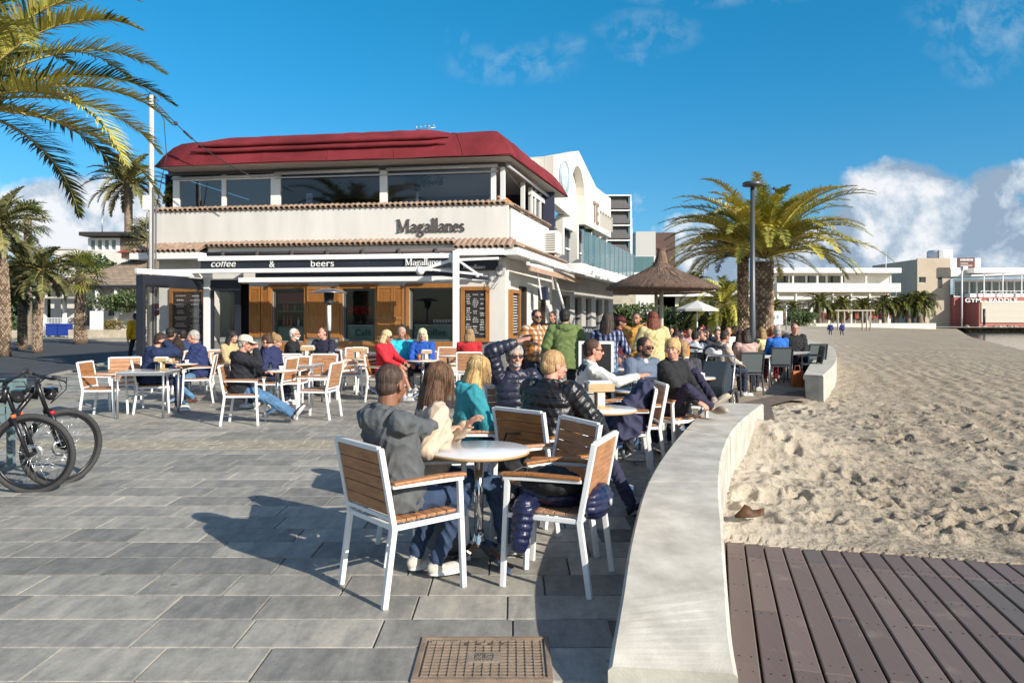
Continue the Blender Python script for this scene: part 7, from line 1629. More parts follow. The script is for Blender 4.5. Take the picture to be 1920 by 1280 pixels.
# --- bags and jackets near the first table
C2x, C2y, C2f = .275, 4.52, 158
chair(C2x, C2y, C2f, 'empty teak chair at the right of the nearest table holding a navy puffer jacket')
chair(.20, 5.02, 207, 'empty teak chair behind the nearest table, its shaded backrest towards the camera')
NAVY = mat('navy_nylon', (.012, .016, .055), .32, var=.2, vscale=12, bump=.2, bscale=40)
def puffer_heap():
    r = empty('puffer_jacket', (C2x, C2y, 0), R(C2f - 90), 'shiny navy puffer jacket slumped over the seat of the right teak chair', 'jacket'); p = PM()
    p.ell((0, -.02, .53), (.20, .17, .085)); p.ell((-.02, -.25, .50), (.20, .085, .10)); p.ell((-.12, .08, .55), (.1, .12, .07)); p.cap((-.05, .10, .55), (-.25, .12, .47), .07, .068); p.cap((-.25, .12, .47), (-.30, .13, .27), .068, .052, 1); p.cap((.0, -.10, .57), (-.14, .1, .59), .06, .05)
    emit(p, 'nylon_body', NAVY, r, .007, folds(.006, 1, 3, (.042, .011)), 2)
    b = MB(); T = Matrix.Translation((.14, -.262, .50)) @ Matrix.Rotation(R(90), 4, 'X'); b.T = Matrix.Translation((-.17, -.075, 0)) @ T; b.lathe([(.006, .008), (.020, .007), (.021, -.006)], seg=16); b.build('round_badge', mat('badge_grey', (.4, .4, .42), .4), r)
    s = PM(); s.ell((-.10, -.02, .60), (.17, .17, .07)); s.ell((-.02, .06, .60), (.22, .15, .07)); emit(s, 'black_scarf', cloth((.012, .012, .014)), r, .008, folds(.008, 1.3, 4), 2)
    # small handbag with strap
    h = empty('handbag', (C2x, C2y, 0), R(C2f - 90), 'small black handbag with a strap on the front of the right teak chair', 'handbag'); q = PM(); q.ell((-.13, .24, .50), (.10, .06, .075)); q.ell((-.12, .22, .45), (.11, .07, .05)); emit(q, 'bag_body', mat('black_leather', (.02, .02, .023), .4, bump=.2, bscale=60), h, .007, folds(.004, 1.2, 8), 2)
    m = MB(); m.tube([(-.2, .26, .52), (-.16, .30, .62), (-.02, .22, .66), (.08, .08, .62)], .008, 6); m.build('strap', MATS['black_leather'], h)
puffer_heap()
def bag(name, x, y, z, sx, sy, sz, m, label, cat='bag', rz=0, strap=True):
    r = empty(name, (x, y, z), rz, label, cat); p = PM(); p.ell((0, 0, sz * .5), (sx, sy, sz * .5)); p.ell((0, 0, sz * .28), (sx * 1.08, sy * 1.15, sz * .28)); emit(p, 'bag_body', m, r, max(.008, sx * .05), folds(.007, 1.1, int(x * 10)), 2)
    if strap: q = MB(); q.tube([(-sx * .6, 0, sz * .8), (-sx * .4, -sy, sz * 1.25), (sx * .4, -sy, sz * 1.25), (sx * .6, 0, sz * .8)], .009, 6); q.build('strap', MATS['black_leather'], r)
bag('handbag', .02, 5.42, .0, .17, .12, .34, mat('black_canvas', (.016, .016, .018), .8, bump=.2, bscale=80), 'black soft bag on the ground behind the nearest table')
bag('backpack', .02, 5.86, .35, .16, .13, .27, MATS['black_canvas'], 'black backpack on the seat edge just behind the nearest table', 'backpack')
bag('rucksack', -.42, 5.02, 0, .15, .11, .23, mat('grey_canvas', (.14, .13, .14), .8, bump=.2, bscale=80), 'grey rucksack under the nearest table beside the chrome column', 'rucksack')
# --- teal woman
tx_, ty_, tf_ = -.40, 6.15, 8
p3, i3 = person('blond woman in a teal jacket sitting behind the nearest table, turned away', tx_, ty_, tf_, lean=10, head=(16, 10), top=((.03, .27, .32), ''), pants=((.02, .025, .04), 'denim'), skin='fair', hair='long', hc=(.42, .25, .10), vox=.0078, bulk=.02, hood=True, s=.95, LH=wl(tx_, ty_, tf_, (.02, 6.35, .70)), RH=wl(tx_, ty_, tf_, (.0, 6.1, .69)))
locks(p3, i3, 520, [(.42, .26, .10), (.6, .42, .2), (.25, .14, .06)], .17, 9)
chair(tx_ + .02, ty_ + .0, 8, 'teak chair of the blond woman in the teal jacket')
# --- black puffer woman seen from behind
bx, by, bf = .27, 5.98, 55
p5, i5 = person('blond person in a glossy black puffer jacket seen from behind', bx, by, bf, lean=8, head=(-32, 4), top=((.013, .013, .016), 'shiny'), pants=((.03, .03, .07), ''), skin='pink', hair='up', hc=(.34, .21, .10), vox=.0075, bulk=.042, fat=1.14, puff=(.062, .014), s=1.0, LH=wl(bx, by, bf, (.45, 6.5, .7)), RH=wl(bx, by, bf, (.75, 6.15, .62)), rpole=(.9, -.2, -.8), LF=wl(bx, by, bf, (.7, 6.7, .09)), RF=wl(bx, by, bf, (.95, 5.95, .09)), shoes=((.03, .035, .05), (.5, .5, .5)))
chair(.245, 5.935, 48, 'teak chair carrying the person in the black puffer jacket')
# --- man shading his eyes
ax_, ay_, af = .02, 7.45, -82
p4, i4 = person('man in a quilted navy jacket shading his eyes with a raised arm', ax_, ay_, af, lean=2, head=(10, -2), top=((.022, .024, .045), 'shiny'), pants=((.02, .02, .03), 'denim'), skin='pink', hair='tousled', hc='grey', shades=True, vox=.0085, bulk=.03, puff=(.06, .010), s=1.0, RH=(.005, .13, 1.33), rpole=(1.0, .15, .1), LH=(-.2, .3, .62), curlR=.15, handn={'R': (0, .3, 1)}, beard=True)
chair(ax_, ay_ - .05, af, 'teak chair of the man shading his eyes')
# --- second table with menu box
T2 = (.83, 6.95); table(T2[0], T2[1], 'round table carrying the wooden napkin and menu box', rz=.4)
def menu_box(x, y, z, label, s=1.0, rz=0.0):
    r = empty('menu_box', (x, y, z), rz, label, 'menu box', 'menu boxes on the tables'); W_ = mat('pale_wood', (.55, .38, .20), .6, var=.15, vscale=12)
    m = MB(); m.box(-.09 * s, .09 * s, -.06 * s, .06 * s, 0, .015); m.box(-.03 * s, .03 * s, -.055 * s, .055 * s, .015, .13 * s); m.box(-.10 * s, .10 * s, -.065 * s, .065 * s, .13 * s, .15 * s); m.box(-.10 * s, .10 * s, -.065 * s, -.052 * s, .15 * s, .19 * s); m.box(-.10 * s, .10 * s, .052 * s, .065 * s, .15 * s, .19 * s); m.build('wooden_body', W_, r, bevel=.003)
    m = MB(); m.box(-.085 * s, .085 * s, -.05 * s, .05 * s, .15 * s, .205 * s); m.build('napkins', mat('napkin_white', (.8, .8, .8), .9), r)
    m = MB(); m.box(-.026 * s, .026 * s, -.0585 * s, -.056 * s, .03 * s, .12 * s); m.build('card', mat('card_white', (.8, .78, .7), .6), r)
    m = MB(); m.box(-.085 * s, -.04 * s, -.03 * s, .03 * s, .016, .11 * s); m.build('menu_stack', mat('card_grey', (.35, .33, .30), .6), r)
menu_box(T2[0] - .02, T2[1] - .02, .73, 'wooden napkin and menu box on the table by the black puffer jacket', 1.25, .15)
# navy coat over a chair
cx_, cy_, cf_ = 1.13, 7.55, 175
chair(cx_, cy_, cf_, 'teak chair buried under the big navy coat near the seat wall')
def coat():
    r = empty('coat', (cx_, cy_, 0), R(cf_ - 90), 'large navy blue coat draped over the chair beside the menu box table', 'coat'); p = PM()
    p.loft([((.0, -.02, .40), Vector((.30, 0, 0)), Vector((0, .20, 0))), ((.0, -.05, .55), Vector((.27, 0, 0)), Vector((0, .17, 0))), ((.02, -.14, .75), Vector((.23, 0, 0)), Vector((0, .11, 0))), ((.03, -.24, .93), Vector((.15, 0, 0)), Vector((0, .07, 0)))])
    p.cap((.22, .05, .62), (.30, .16, .36), .08, .07); p.cap((-.2, -.05, .72), (-.30, .05, .42), .09, .07); p.ell((.1, .12, .5), (.2, .16, .09))
    emit(p, 'cloth_body', cloth((.035, .037, .085)), r, .010, folds(.020, .75, 2), 2)
coat()
# --- man in white
p6, i6 = person('sunglassed man in a white fleece with black shoulders pointing across the table', .84, 8.3, 2, lean=3, head=(0, 2), top=((.66, .66, .62), ''), pants=((.03, .03, .04), ''), skin='pink', hair='short', hc='brown', shades=True, vox=.009, bulk=.014, fat=1.05, RH=(.18, .52, .93), LH=(-.1, .5, .88), curlR=.25, curlL=.4, rpole=(.8, -.1, -.9), s=1.03)
def shoulder_patch(root, info, colr, label='shoulder_panel'):
    p = PM(); nb, a, xs, ys, s = info['nb'], info['a'], info['xs'], info['ys'], info['s']
    p.loft([(nb - a * .13 * s + ys * -.035, xs * .135 * s, ys * .105 * s), (nb - a * .05 * s + ys * -.03, xs * .178 * s, ys * .092 * s), (nb + a * .0 * s - ys * .02, xs * .105 * s, ys * .07 * s)])
    emit(p, label, cloth(colr), root, .012, None, 2)
shoulder_patch(p6, i6, (.02, .02, .022))
chair(.84, 8.35, 2, 'teak chair of the man in the white fleece')
chair(1.30, 8.0, 185, 'teak chair under the outstretched hand of the man in white')
T3 = (1.47, 8.75); table(T3[0], T3[1], 'round table with the small white coffee cup', rz=.2)
def cup(x, y, z, label):
    r = empty('coffee_cup', (x, y, z), .6, label, 'cup', 'cups and glasses on the tables'); m = MB(); m.lathe([(.0, .0), (.065, .004), (.07, .012), (.068, .012), (.03, .008)], seg=20, cap=False); m.build('saucer', WPAINT, r)
    m = MB(); m.lathe([(.022, .012), (.03, .02), (.04, .07), (.037, .07), (.028, .025)], seg=18, cap=False); m.build('cup_body', WPAINT, r); m = MB(); m.tube([(.038, 0, .06), (.06, 0, .055), (.058, 0, .035), (.034, 0, .028)], .005, 6); m.build('handle', WPAINT, r)
cup(1.50, 8.72, .73, 'small white coffee cup on the round table beside the black-clad woman'); 
def tumbler(x, y, z, label, m_=None): m = MB(); m.lathe([(.0, .004), (.028, .004), (.034, .12), (.031, .12), (.025, .012), (.0, .012)], (x, y, z), 16, cap=False); tag(m.build('drinking_glass', m_ or glass('drink_glass', (.85, .88, .9), .12)), label, 'glass', 'cups and glasses on the tables')
# --- slate man
p7, i7 = person('bearded man with sunglasses in a slate blue shirt jacket at the cup table', 1.60, 9.35, -62, lean=3, side=-2, head=(14, 4), top=((.13, .165, .235), ''), pants=((.02, .025, .05), 'denim'), skin='tan', hair='short', hc='dark', shades=True, vox=.009, bulk=.016, fat=1.1, beard=True, LH=(-.12, .38, .68), RH=(.14, .36, .66), s=1.02)
m = PM(); nb = i7['nb']; m.ell(nb + Vector((0, .06, -.035)), (.04, .035, .055)); emit(m, 't_shirt', cloth((.75, .75, .75)), p7, .009, None, 1)
shoulder_patch(p7, i7, (.03, .035, .06))
chair(1.62, 9.31, -62, 'teak chair of the man in the slate blue shirt jacket')
# --- black-clad woman with her feet on the wall
p8, i8 = person('woman in a black jumper with tied hair and her feet on the seat wall', 1.84, 8.5, -40, lean=-2, head=(-96 + 20, 2), top=((.014, .014, .016), ''), pants=((.022, .018, .05), ''), shoes=((.42, .34, .25), (.60, .52, .42)), skin='pink', hair='up', hc=(.46, .27, .12), vox=.0085, bulk=.022, fat=1.12, seat=.48, LH=wl(1.84, 8.5, -40, (2.12, 8.25, .66)), RH=wl(1.84, 8.5, -40, (2.02, 8.15, .66)), LF=wl(1.84, 8.5, -40, (2.25, 8.35, .66)), RF=wl(1.84, 8.5, -40, (2.2, 8.25, .58)), Lknee=(-.3, 1, .6), Rknee=(.2, 1, .5))
chair(1.86, 8.5, -60, 'chair of the black-clad woman who rests her feet on the seat wall')
p9, i9 = person('woman with a blond ponytail in a dark grey jacket seen from behind', 2.22, 9.75, 82, lean=6, head=(8, 4), top=((.055, .055, .07), ''), pants=((.03, .05, .1), 'denim'), skin='fair', hair='pony', hc='dirty', vox=.010, bulk=.02, s=.97)
m = PM(); nb = i9['nb']
for k in range(6): a0 = PI + PI * k / 6; a1 = PI + PI * (k + 1) / 6; f = lambda t: nb + Vector((math.cos(t) * .085, math.sin(t) * .075, .03)); m.cap(f(a0), f(a1), .014, .014)
emit(m, 'white_collar', cloth((.6, .6, .62)), p9, .009, None, 1)
chair(2.22, 9.78, 82, 'chair of the woman with the blond ponytail')
table(2.55, 10.6, 'round table in front of the woman with the ponytail')
# --- standing by the corner
person('standing man in an olive green hooded parka seen from behind', X(1060, 11.6), 11.6, 96, sit=False, head=(-12, 4), top=((.135, .19, .06), ''), pants=((.03, .03, .04), ''), skin='olive', hair='tousled', hc='black', vox=.010, bulk=.032, fat=1.15, hood=True, coat=.16, LH=(-.22, .22, 1.0), RH=(.22, .22, 1.0), s=1.0)
person('man in an orange plaid shirt and sunglasses standing by the cafe corner', X(1003, 12.4), 12.4, -68, sit=False, head=(0, 3), top=((.46, .17, .035), 'plaid'), pants=((.02, .025, .04), ''), skin='olive', hair='short', hc='black', shades=True, vox=.011, bulk=.014, LH=(-.2, .25, 1.1), RH=(.2, .25, 1.15), beard=True)
person('waiter in black in the doorway behind the green parka', X(1038, 16.5), 16.5, -120, sit=False, top=((.012, .012, .014), ''), pants=((.012, .012, .014), ''), skin='tan', hair='short', hc='black', vox=.013, RH=(.18, .3, 1.1), LH=(-.18, .3, 1.1))
person('woman with long dark hair, black vest and blue checked sleeves', X(1137, 11.2), 11.2, 62, sit=False, head=(-8, 4), top=((.016, .02, .075), 'tartan'), pants=((.10, .19, .32), 'denim'), skin='tan', hair='long', hc=(.035, .022, .016), vox=.0105, bulk=.012, RH=(.22, .36, 1.12), LH=(-.2, .3, 1.1), z0=-.06)
VX, VI = None, None
def vest(root_info, colr):
    root, info = root_info; p = PM(); nb, a, xs, ys, hip, s = info['nb'], info['a'], info['xs'], info['ys'], info['hip'], info['s']
    p.loft([(hip - a * .10 * s, xs * .19 * s, ys * .15 * s), (hip + a * .2 * s, xs * .178 * s, ys * .14 * s), (hip + a * .40 * s, xs * .185 * s, ys * .135 * s), (hip + a * .49 * s, xs * .12 * s, ys * .09 * s)]); emit(p, 'vest', cloth(colr), root, .013, folds(.006, 1, 7), 2)
person('small dark figure in a maroon cap near the grey shop wall', X(1158, 14.5), 14.5, -20, sit=False, top=((.10, .012, .02), ''), pants=((.03, .05, .11), 'denim'), skin='tan', hair='short', hc='black', vox=.013, cap=mat('cap_maroon', (.09, .012, .02), .8), s=.93)
person('man in a mustard jacket holding his hand to his chin', X(1193, 13), 13, -85, sit=False, head=(-30, 4), top=((.48, .25, .05), ''), pants=((.03, .03, .05), ''), skin='tan', hair='short', hc='dark', vox=.0115, bulk=.02, RH=(-.02, .20, 1.42), rpole=(.9, .3, -.6), LH=(-.12, .25, 1.12), curlR=.9, beard=True, s=.98)
person('woman with long auburn curls in a pale yellow coat', X(1226, 12.2), 12.2, 95, sit=False, head=(5, 2), top=((.62, .52, .26), ''), pants=((.55, .38, .02), ''), skin='fair', hair='long', hc='auburn', vox=.0105, bulk=.024, fat=1.0, coat=.12, LH=(-.16, .3, 1.1), RH=(.2, .34, 1.15), s=.98)
table(X(1165, 12.4), 12.4, 'table behind the man in the slate blue jacket')
# --- left half of the terrace: (label, px, Y, facing, chair label, options)
seated('man in a navy hooded coat with a hand to his face at the left terrace', 278, 12.4, 28, 'white chair of the man in the navy hooded coat', lean=14, head=(-12, 16), top=((.012, .026, .085), ''), pants=((.01, .02, .06), 'denim'), skin='fair', hair='tousled', hc=(.03, .014, .012), vox=.010, bulk=.035, hood=True, fat=1.1, RH=(.10, .25, 1.16), rpole=(.5, .6, -.8), LH=(-.1, .4, .73), curlR=.7, s=1.02)
seated('person in a dark brown padded coat facing the menu board', 318, 15.6, 75, 'chair of the person in the dark brown coat', lean=2, top=((.03, .02, .016), ''), pants=((.02, .02, .03), ''), skin='tan', hair='tousled', hc='black', vox=.013, bulk=.045, fat=1.1, s=1.05)
seated('person in denim blue behind the grey-haired man', 345, 15.9, 160, 'chair beside the dark brown coat', top=((.03, .05, .14), 'denim'), hair='short', hc='black', vox=.013, bulk=.02)
seated('grey-haired man in a navy quilted jacket and light jeans', 378, 13.9, 196, 'white chair of the grey-haired man in the navy jacket', lean=10, head=(0, 8), top=((.018, .032, .12), ''), pants=((.10, .22, .38), 'denim'), shoes=((.12, .04, .02), (.05, .03, .02)), skin='pink', hair='short', hc='grey', vox=.0105, bulk=.03, fat=1.16, RH=(.04, .42, .62), LH=(-.04, .42, .62), s=1.04, LF=(-.12, .12, .09), RF=(.12, .20, .09))
table(X(338, 13.7), 13.7, 'round table before the grey-haired man in the navy jacket'); menu_box(X(322, 13.8), 13.8, .73, 'menu box on the table of the grey-haired man', 1.1); tumbler(X(338, 13.6), 13.6, .73, 'glass beside the menu box on the grey-haired man\'s table')
seated('dark-haired woman in a pale scarf left of the man with the cap', 430, 14.8, -25, 'chair of the dark-haired woman with the pale scarf', head=(10, 6), top=((.50, .38, .20), ''), pants=((.02, .02, .02), ''), skin='fair', hair='long', hc='black', vox=.012, bulk=.01)
seated('man in a pale cap, black hooded sweatshirt and jeans', 452, 11.05, 6, 'teak chair of the man with the pale cap', lean=2, head=(0, 8), top=((.014, .015, .022), ''), pants=((.085, .19, .34), 'denim'), shoes=((.06, .06, .08), (.75, .75, .74)), skin='pink', hair='short', hc='grey', cap=mat('cap_cream', (.62, .56, .44), .9), vox=.0095, bulk=.025, fat=1.12, hood=True, glasses=True, RH=(.03, .22, 1.10), rpole=(.6, .2, -.9), LH=(-.06, .34, .75), curlR=.7, RF=(.09, .82, .10), LF=(-.02, .80, .13))
table(X(520, 12.0), 12.0, 'round table right of the man with the pale cap', rz=.3); tumbler(X(507, 11.9), 11.9, .73, 'clear glass on the table beside the man with the cap'); 
seated('woman with a blond bun bending forward in a navy coat', 490, 13.4, 10, 'chair of the woman with the blond bun', lean=20, head=(-6, 24), top=((.02, .035, .11), ''), pants=((.02, .03, .06), ''), skin='fair', hair='bun', hc='dirty', vox=.0115, bulk=.03)
seated('brown-haired person resting the head on a hand', 522, 13.0, 172, 'chair of the person resting the head on a hand', lean=16, head=(0, 20), top=((.022, .03, .10), ''), pants=((.02, .03, .06), ''), skin='fair', hair='short', hc='brown', vox=.0115, bulk=.02, RH=(.08, .28, 1.10), rpole=(.5, .4, -.9))
seated('white-bearded bald man in black seen in profile', 546, 15.6, 5, 'chair of the bald man with the white beard', top=((.012, .012, .014), ''), pants=((.02, .02, .02), ''), skin='pink', hair='buzz', hc='white', glasses=True, beard=True, vox=.012, bulk=.03, fat=1.08, s=1.04)
seated('man in a dark sweater sitting in front of the shutters behind the heater', 609, 16.0, -110, 'chair of the man behind the patio heater', head=(-20, 0), top=((.02, .02, .045), ''), pants=((.015, .015, .02), ''), skin='pink', hair='buzz', hc='brown', vox=.012, bulk=.02, fat=1.12, s=1.06)
table(X(575, 15.3), 15.3, 'table between the white-bearded man and the heater'); menu_box(X(577, 15.3), 15.3, .73, 'menu box on the table near the patio heater', 1.3)
seated('woman in a bright red jacket with crossed bare legs', 718, 14.0, -22, 'white chair of the woman in red', lean=4, head=(10, 10), top=((.62, .02, .035), ''), pants=((.02, .02, .03), ''), skirt=True, shoes=((.5, .5, .5), (.6, .6, .6)), skin='tan', hair='bob', hc=(.5, .36, .2), shades=True, vox=.011, bulk=.014, RF=(.02, .58, .22), LF=(.06, .50, .09), RH=(.1, .42, .66), LH=(-.06, .44, .70), z0=.03)
seated('grey-haired man in a turquoise jumper', 752, 15.7, -72, 'chair of the man in turquoise', lean=4, head=(-14, 6), top=((.03, .50, .66), ''), pants=((.012, .016, .03), 'denim'), skin='tan', hair='short', hc='grey', vox=.012, bulk=.018, fat=1.1, RF=(.16, .5, .35), s=1.07)
seated('white-blond woman in a royal blue jacket', 793, 15.3, -98, 'chair of the woman in royal blue', lean=2, head=(14, 2), top=((.015, .09, .42), ''), pants=((.02, .02, .03), ''), skin='fair', hair='bob', hc=(.66, .52, .30), vox=.0115, bulk=.014, s=1.04)
table(X(793, 14.7), 14.7, 'round table before the woman in royal blue'); menu_box(X(800, 14.7), 14.7, .73, 'napkin box on the table before the woman in royal blue', 1.0); tumbler(X(786, 14.6), 14.6, .73, 'glass of beer on the table before the woman in royal blue', mat('beer', (.42, .16, .02), .1))
seated('blond person in a grey vest over red sleeves seen from behind', 880, 15.3, 92, 'teak chair of the person with red sleeves', lean=2, head=(10, 0), top=((.50, .02, .03), ''), pants=((.03, .03, .05), ''), skin='fair', hair='bob', hc='dirty', vox=.0125, bulk=.01, s=1.04)
person('walker in a yellow jacket with an orange backpack passing beyond the black screen', X(256, 24), 24, 150, sit=False, top=((.62, .36, .01), ''), pants=((.015, .015, .02), ''), skin='tan', hair='short', hc='black', vox=.015, bulk=.03, LF=(-.12, .2, .09), RF=(.12, -.2, .12))
person('guest in an orange top leaning on the upper parapet at the corner', *(TC @ Vector((CW - .22, .78, 0))).xy, -108, seat=.45, lean=20, z0=3.74, top=((.75, .26, .03), ''), skin='tan', hair='short', hc='dark', vox=.013, LH=(-.25, .35, 1.15), RH=(.3, .3, 1.15), s=1.02)
person('second guest in white beside the orange one at the upper corner', *(TC @ Vector((CW - .12, 1.7, 0))).xy, -125, seat=.45, lean=6, z0=3.72, top=((.6, .6, .6), ''), skin='fair', hair='short', hc='brown', vox=.013, s=.95)
EMPTY = [(196, 11.9, 5, 'leftmost empty white chair beside the bicycles'), (236, 12.9, -60, 'empty teak chair behind the square metal table, backrest to the road'), (545, 13.2, -95, 'empty chair just right of the glass table'), (598, 11.7, 172, 'empty teak chair standing alone right of the man with the cap'), (600, 14.0, -92, 'empty teak chair facing the camera before the heater'), (650, 14.9, 25, 'empty white chair seen from the side right of the heater'), (690, 15.9, 200, 'empty chair left of the woman in red'), (668, 17.0, -80, 'empty chair back by the middle shutters'), (545, 14.6, 95, 'empty chair behind the white-bearded man\'s table'), (585, 17.2, 90, 'chair near the left cafe window'), (640, 16.3, 60, 'chair tucked beside the heater table'), (840, 17.3, -90, 'chair near the right cafe window'), (410, 15.9, -70, 'empty chair before the dark doorway'), (470, 14.8, 80, 'empty chair behind the woman with the bun'), (1150, 9.9, 185, 'empty chair behind the outstretched hand')]
for px, Y, f, lb in EMPTY: chair(X(px, Y), Y, f, lb)
table(X(279, 11.95), 11.95, 'square aluminium table near the bicycles', 'S', .1); menu_box(X(303, 12.1), 12.1, .73, 'menu box on the square aluminium table', 1.0)
table(X(690, 15.2), 15.2, 'table left of the woman in red', rz=.5); menu_box(X(672, 15.1), 15.1, .73, 'menu box on the table left of the woman in red', 1.2)
table(X(560, 13.6), 13.6, 'square table before the heater', 'S'); table(X(840, 16.6), 16.6, 'table by the right cafe window'); table(X(1115, 9.6), 9.6, 'table behind the man in white'); menu_box(X(480, 14.0), 14.0, .73, 'menu box beside the woman with the bun', 1.0); table(X(480, 14.0), 14.0, 'table beside the woman with the bun')
# --- crowd on the far terrace
CROWD = [  # px, Y, facing, top colour, hair, hair colour, skin, words
 (1272, 14.5, -130, (.50, .22, .06), 'long', 'dark', 'person in an orange and cream jumper at the front of the crowd'),
 (1300, 15.2, 60, (.55, .58, .65), 'short', 'black', 'person in a pale blue shirt seen from behind in the crowd'),
 (1322, 16.8, 190, (.03, .03, .04), 'short', 'dark', 'person in black leaning over the crowd table'),
 (1345, 17.0, -100, (.05, .05, .06), 'short', 'brown', 'person in dark grey facing the camera in the crowd'),
 (1352, 14.9, 10, (.5, .42, .36), 'short', 'dark', 'man in a beige top looking right beside the parked bicycle'),
 (1378, 16.0, 5, (.10, .10, .12), 'bob', 'brown', 'woman in glasses and a dark jacket with pale stripes'),
 (1400, 15.2, 100, (.50, .34, .30), 'bob', 'dark', 'woman in dusty pink seen from behind by the lamp post'),
 (1290, 19.5, -90, (.6, .35, .36), 'short', 'dark', 'person in pink in the back rows of the crowd'),
 (1310, 21.5, -60, (.02, .02, .025), 'short', 'black', 'person in black in the back rows of the crowd'),
 (1328, 20.5, -110, (.04, .05, .10), 'long', 'black', 'long-haired woman in navy in the back rows'),
 (1346, 22.0, 80, (.75, .75, .76), 'short', 'grey', 'person in a white top in the back rows'),
 (1362, 20.0, -80, (.78, .77, .75), 'bald', 'grey', 'bald person in a white shirt in the crowd'),
 (1378, 23.0, -100, (.15, .03, .03), 'short', 'black', 'person in maroon in the crowd near the palm'),
 (1396, 20.5, -60, (.03, .03, .03), 'short', 'dark', 'person in black just left of the lamp post'),
 (1255, 19.0, -70, (.03, .03, .05), 'short', 'black', 'person in dark clothes under the rear thatched parasol'),
 (1268, 22.5, 90, (.10, .09, .08), 'bob', 'brown', 'person in brown under the rear thatched parasol'),
 (1446, 21.0, -95, (.45, .12, .09), 'bob', 'ginger', 'red-haired person behind the woman in royal blue at the dark table'),
 (1466, 20.5, 200, (.30, .10, .08), 'short', 'brown', 'person in rust behind the dark terrace chairs'),
]
for i, (px, Y, f, c, h, hc, lb) in enumerate(CROWD):
    seated(lb, px, Y, f, 'dark terrace chair of the ' + ' '.join(lb.split()[:6]).replace('the ', ''), 'D', top=(c, ''), pants=((.02, .03, .06), 'denim'), hair=h, hc=hc, skin=['fair', 'tan', 'pink'][i % 3], vox=.0135 if Y < 18 else .016, bulk=.02, lean=[4, 12, 2, 8][i % 4], head=([10, -20, 15, -5][i % 4], [4, 12, 0][i % 3]), glasses=(i in (5,)), s=1.0)
seated('man in a black zip top and glasses facing the camera at the far seat wall', 1488, 19.0, -92, 'dark chair of the man in the black zip top', 'D', top=((.015, .015, .018), ''), pants=((.02, .03, .06), 'denim'), skin='pink', hair='buzz', hc='brown', glasses=True, vox=.013, bulk=.03, fat=1.15, s=1.12)
seated('grey-haired person in a bright blue top in the dark mesh chair', 1459, 17.6, 92, 'dark mesh terrace chair seen from behind beside the orange bag', 'D', top=((.02, .15, .55), ''), pants=((.30, .02, .03), ''), skin='tan', hair='tousled', hc='grey', vox=.0125, bulk=.014, s=1.05)
seated('blond woman in pale yellow and jeans with white shoes by the palm trunk', 1432, 18.2, 130, 'dark terrace chair under the blond woman in pale yellow', 'D', top=((.66, .56, .30), ''), pants=((.015, .03, .08), 'denim'), shoes=((.7, .7, .7), (.8, .8, .8)), skin='fair', hair='bob', hc='dirty', vox=.013, LF=(.45, .25, .09), RF=(.35, .4, .15), s=1.0)
chair(X(1518, 18.2), 18.2, 170, 'empty dark terrace chair closest to the far seat wall', 'D'); chair(X(1523, 19.9), 19.9, 100, 'dark terrace chair behind the one closest to the far seat wall', 'D'); chair(X(1386, 15.9), 15.9, 92, 'dark terrace chair with the yellow garment over it', 'D')
for i, (px, Y) in enumerate([(1300, 16.3), (1335, 18.4), (1400, 16.8), (1478, 18.4), (1420, 19.6)]): table(X(px, Y), Y, ['square table in the middle of the crowd under the parasols', 'square table in the back rows of the crowd', 'square table near the lamp post foot', 'square table beside the man in the black zip top', 'square table before the palm trunk'][i], 'S', .2 * i)
p = PM(); yx, yy = X(1384, 15.75), 15.75; p.loft([((yx, yy, .42), Vector((.05, 0, 0)), Vector((0, .03, 0))), ((yx + .02, yy - .02, .65), Vector((.09, 0, 0)), Vector((0, .04, 0))), ((yx + .03, yy, .92), Vector((.10, 0, 0)), Vector((0, .05, 0)))]); ycoat = empty('garment', (0, 0, 0), 0, 'yellow garment hanging over a dark chair left of the lamp post', 'garment'); emit(p, 'cloth_body', cloth((.68, .36, .02)), ycoat, .012, folds(.015, 1, 4), 2)
for i, (px, Y, lb) in enumerate([(1126, 6.9, 'tumbler beside the wooden box on the puffer jacket table'), (1183, 8.6, 'tumbler near the small white coffee cup'), (560, 13.6, 'glass on the square table before the heater'), (583, 15.2, 'glass right of the menu box near the heater'), (489, 13.9, 'glass on the table beside the woman with the bun'), (690, 15.0, 'glass on the table left of the woman in red'), (296, 11.9, 'glass on the square aluminium table'), (1418, 19.5, 'glass on the square table before the palm trunk'), (1303, 16.2, 'glass in the middle of the crowded table')]): tumbler(X(px, Y), Y, .73, lb)
for i, (px, Y, lb) in enumerate([(527, 11.9, 'coffee cup on the table right of the man with the cap'), (350, 13.6, 'coffee cup on the table of the grey-haired man'), (1105, 6.75, 'coffee cup in front of the wooden napkin box')]): cup(X(px, Y), Y, .73, lb)
# --- two children far off on the sand
for px, f, lb in ((1557, 80, 'left one of two small walkers in blue jackets on the far sand'), (1579, 100, 'right one of two small walkers in blue jackets on the far sand')): person(lb, X(px, 75), 75, f, sit=False, s=.82, z0=-.42, top=((.015, .03, .16), ''), pants=((.015, .015, .03), ''), hair='short', hc='grey' if px == 1557 else 'black', vox=.022, bulk=.04, LF=(-.08, .15, .09), RF=(.08, -.12, .09), name='person')
flush()
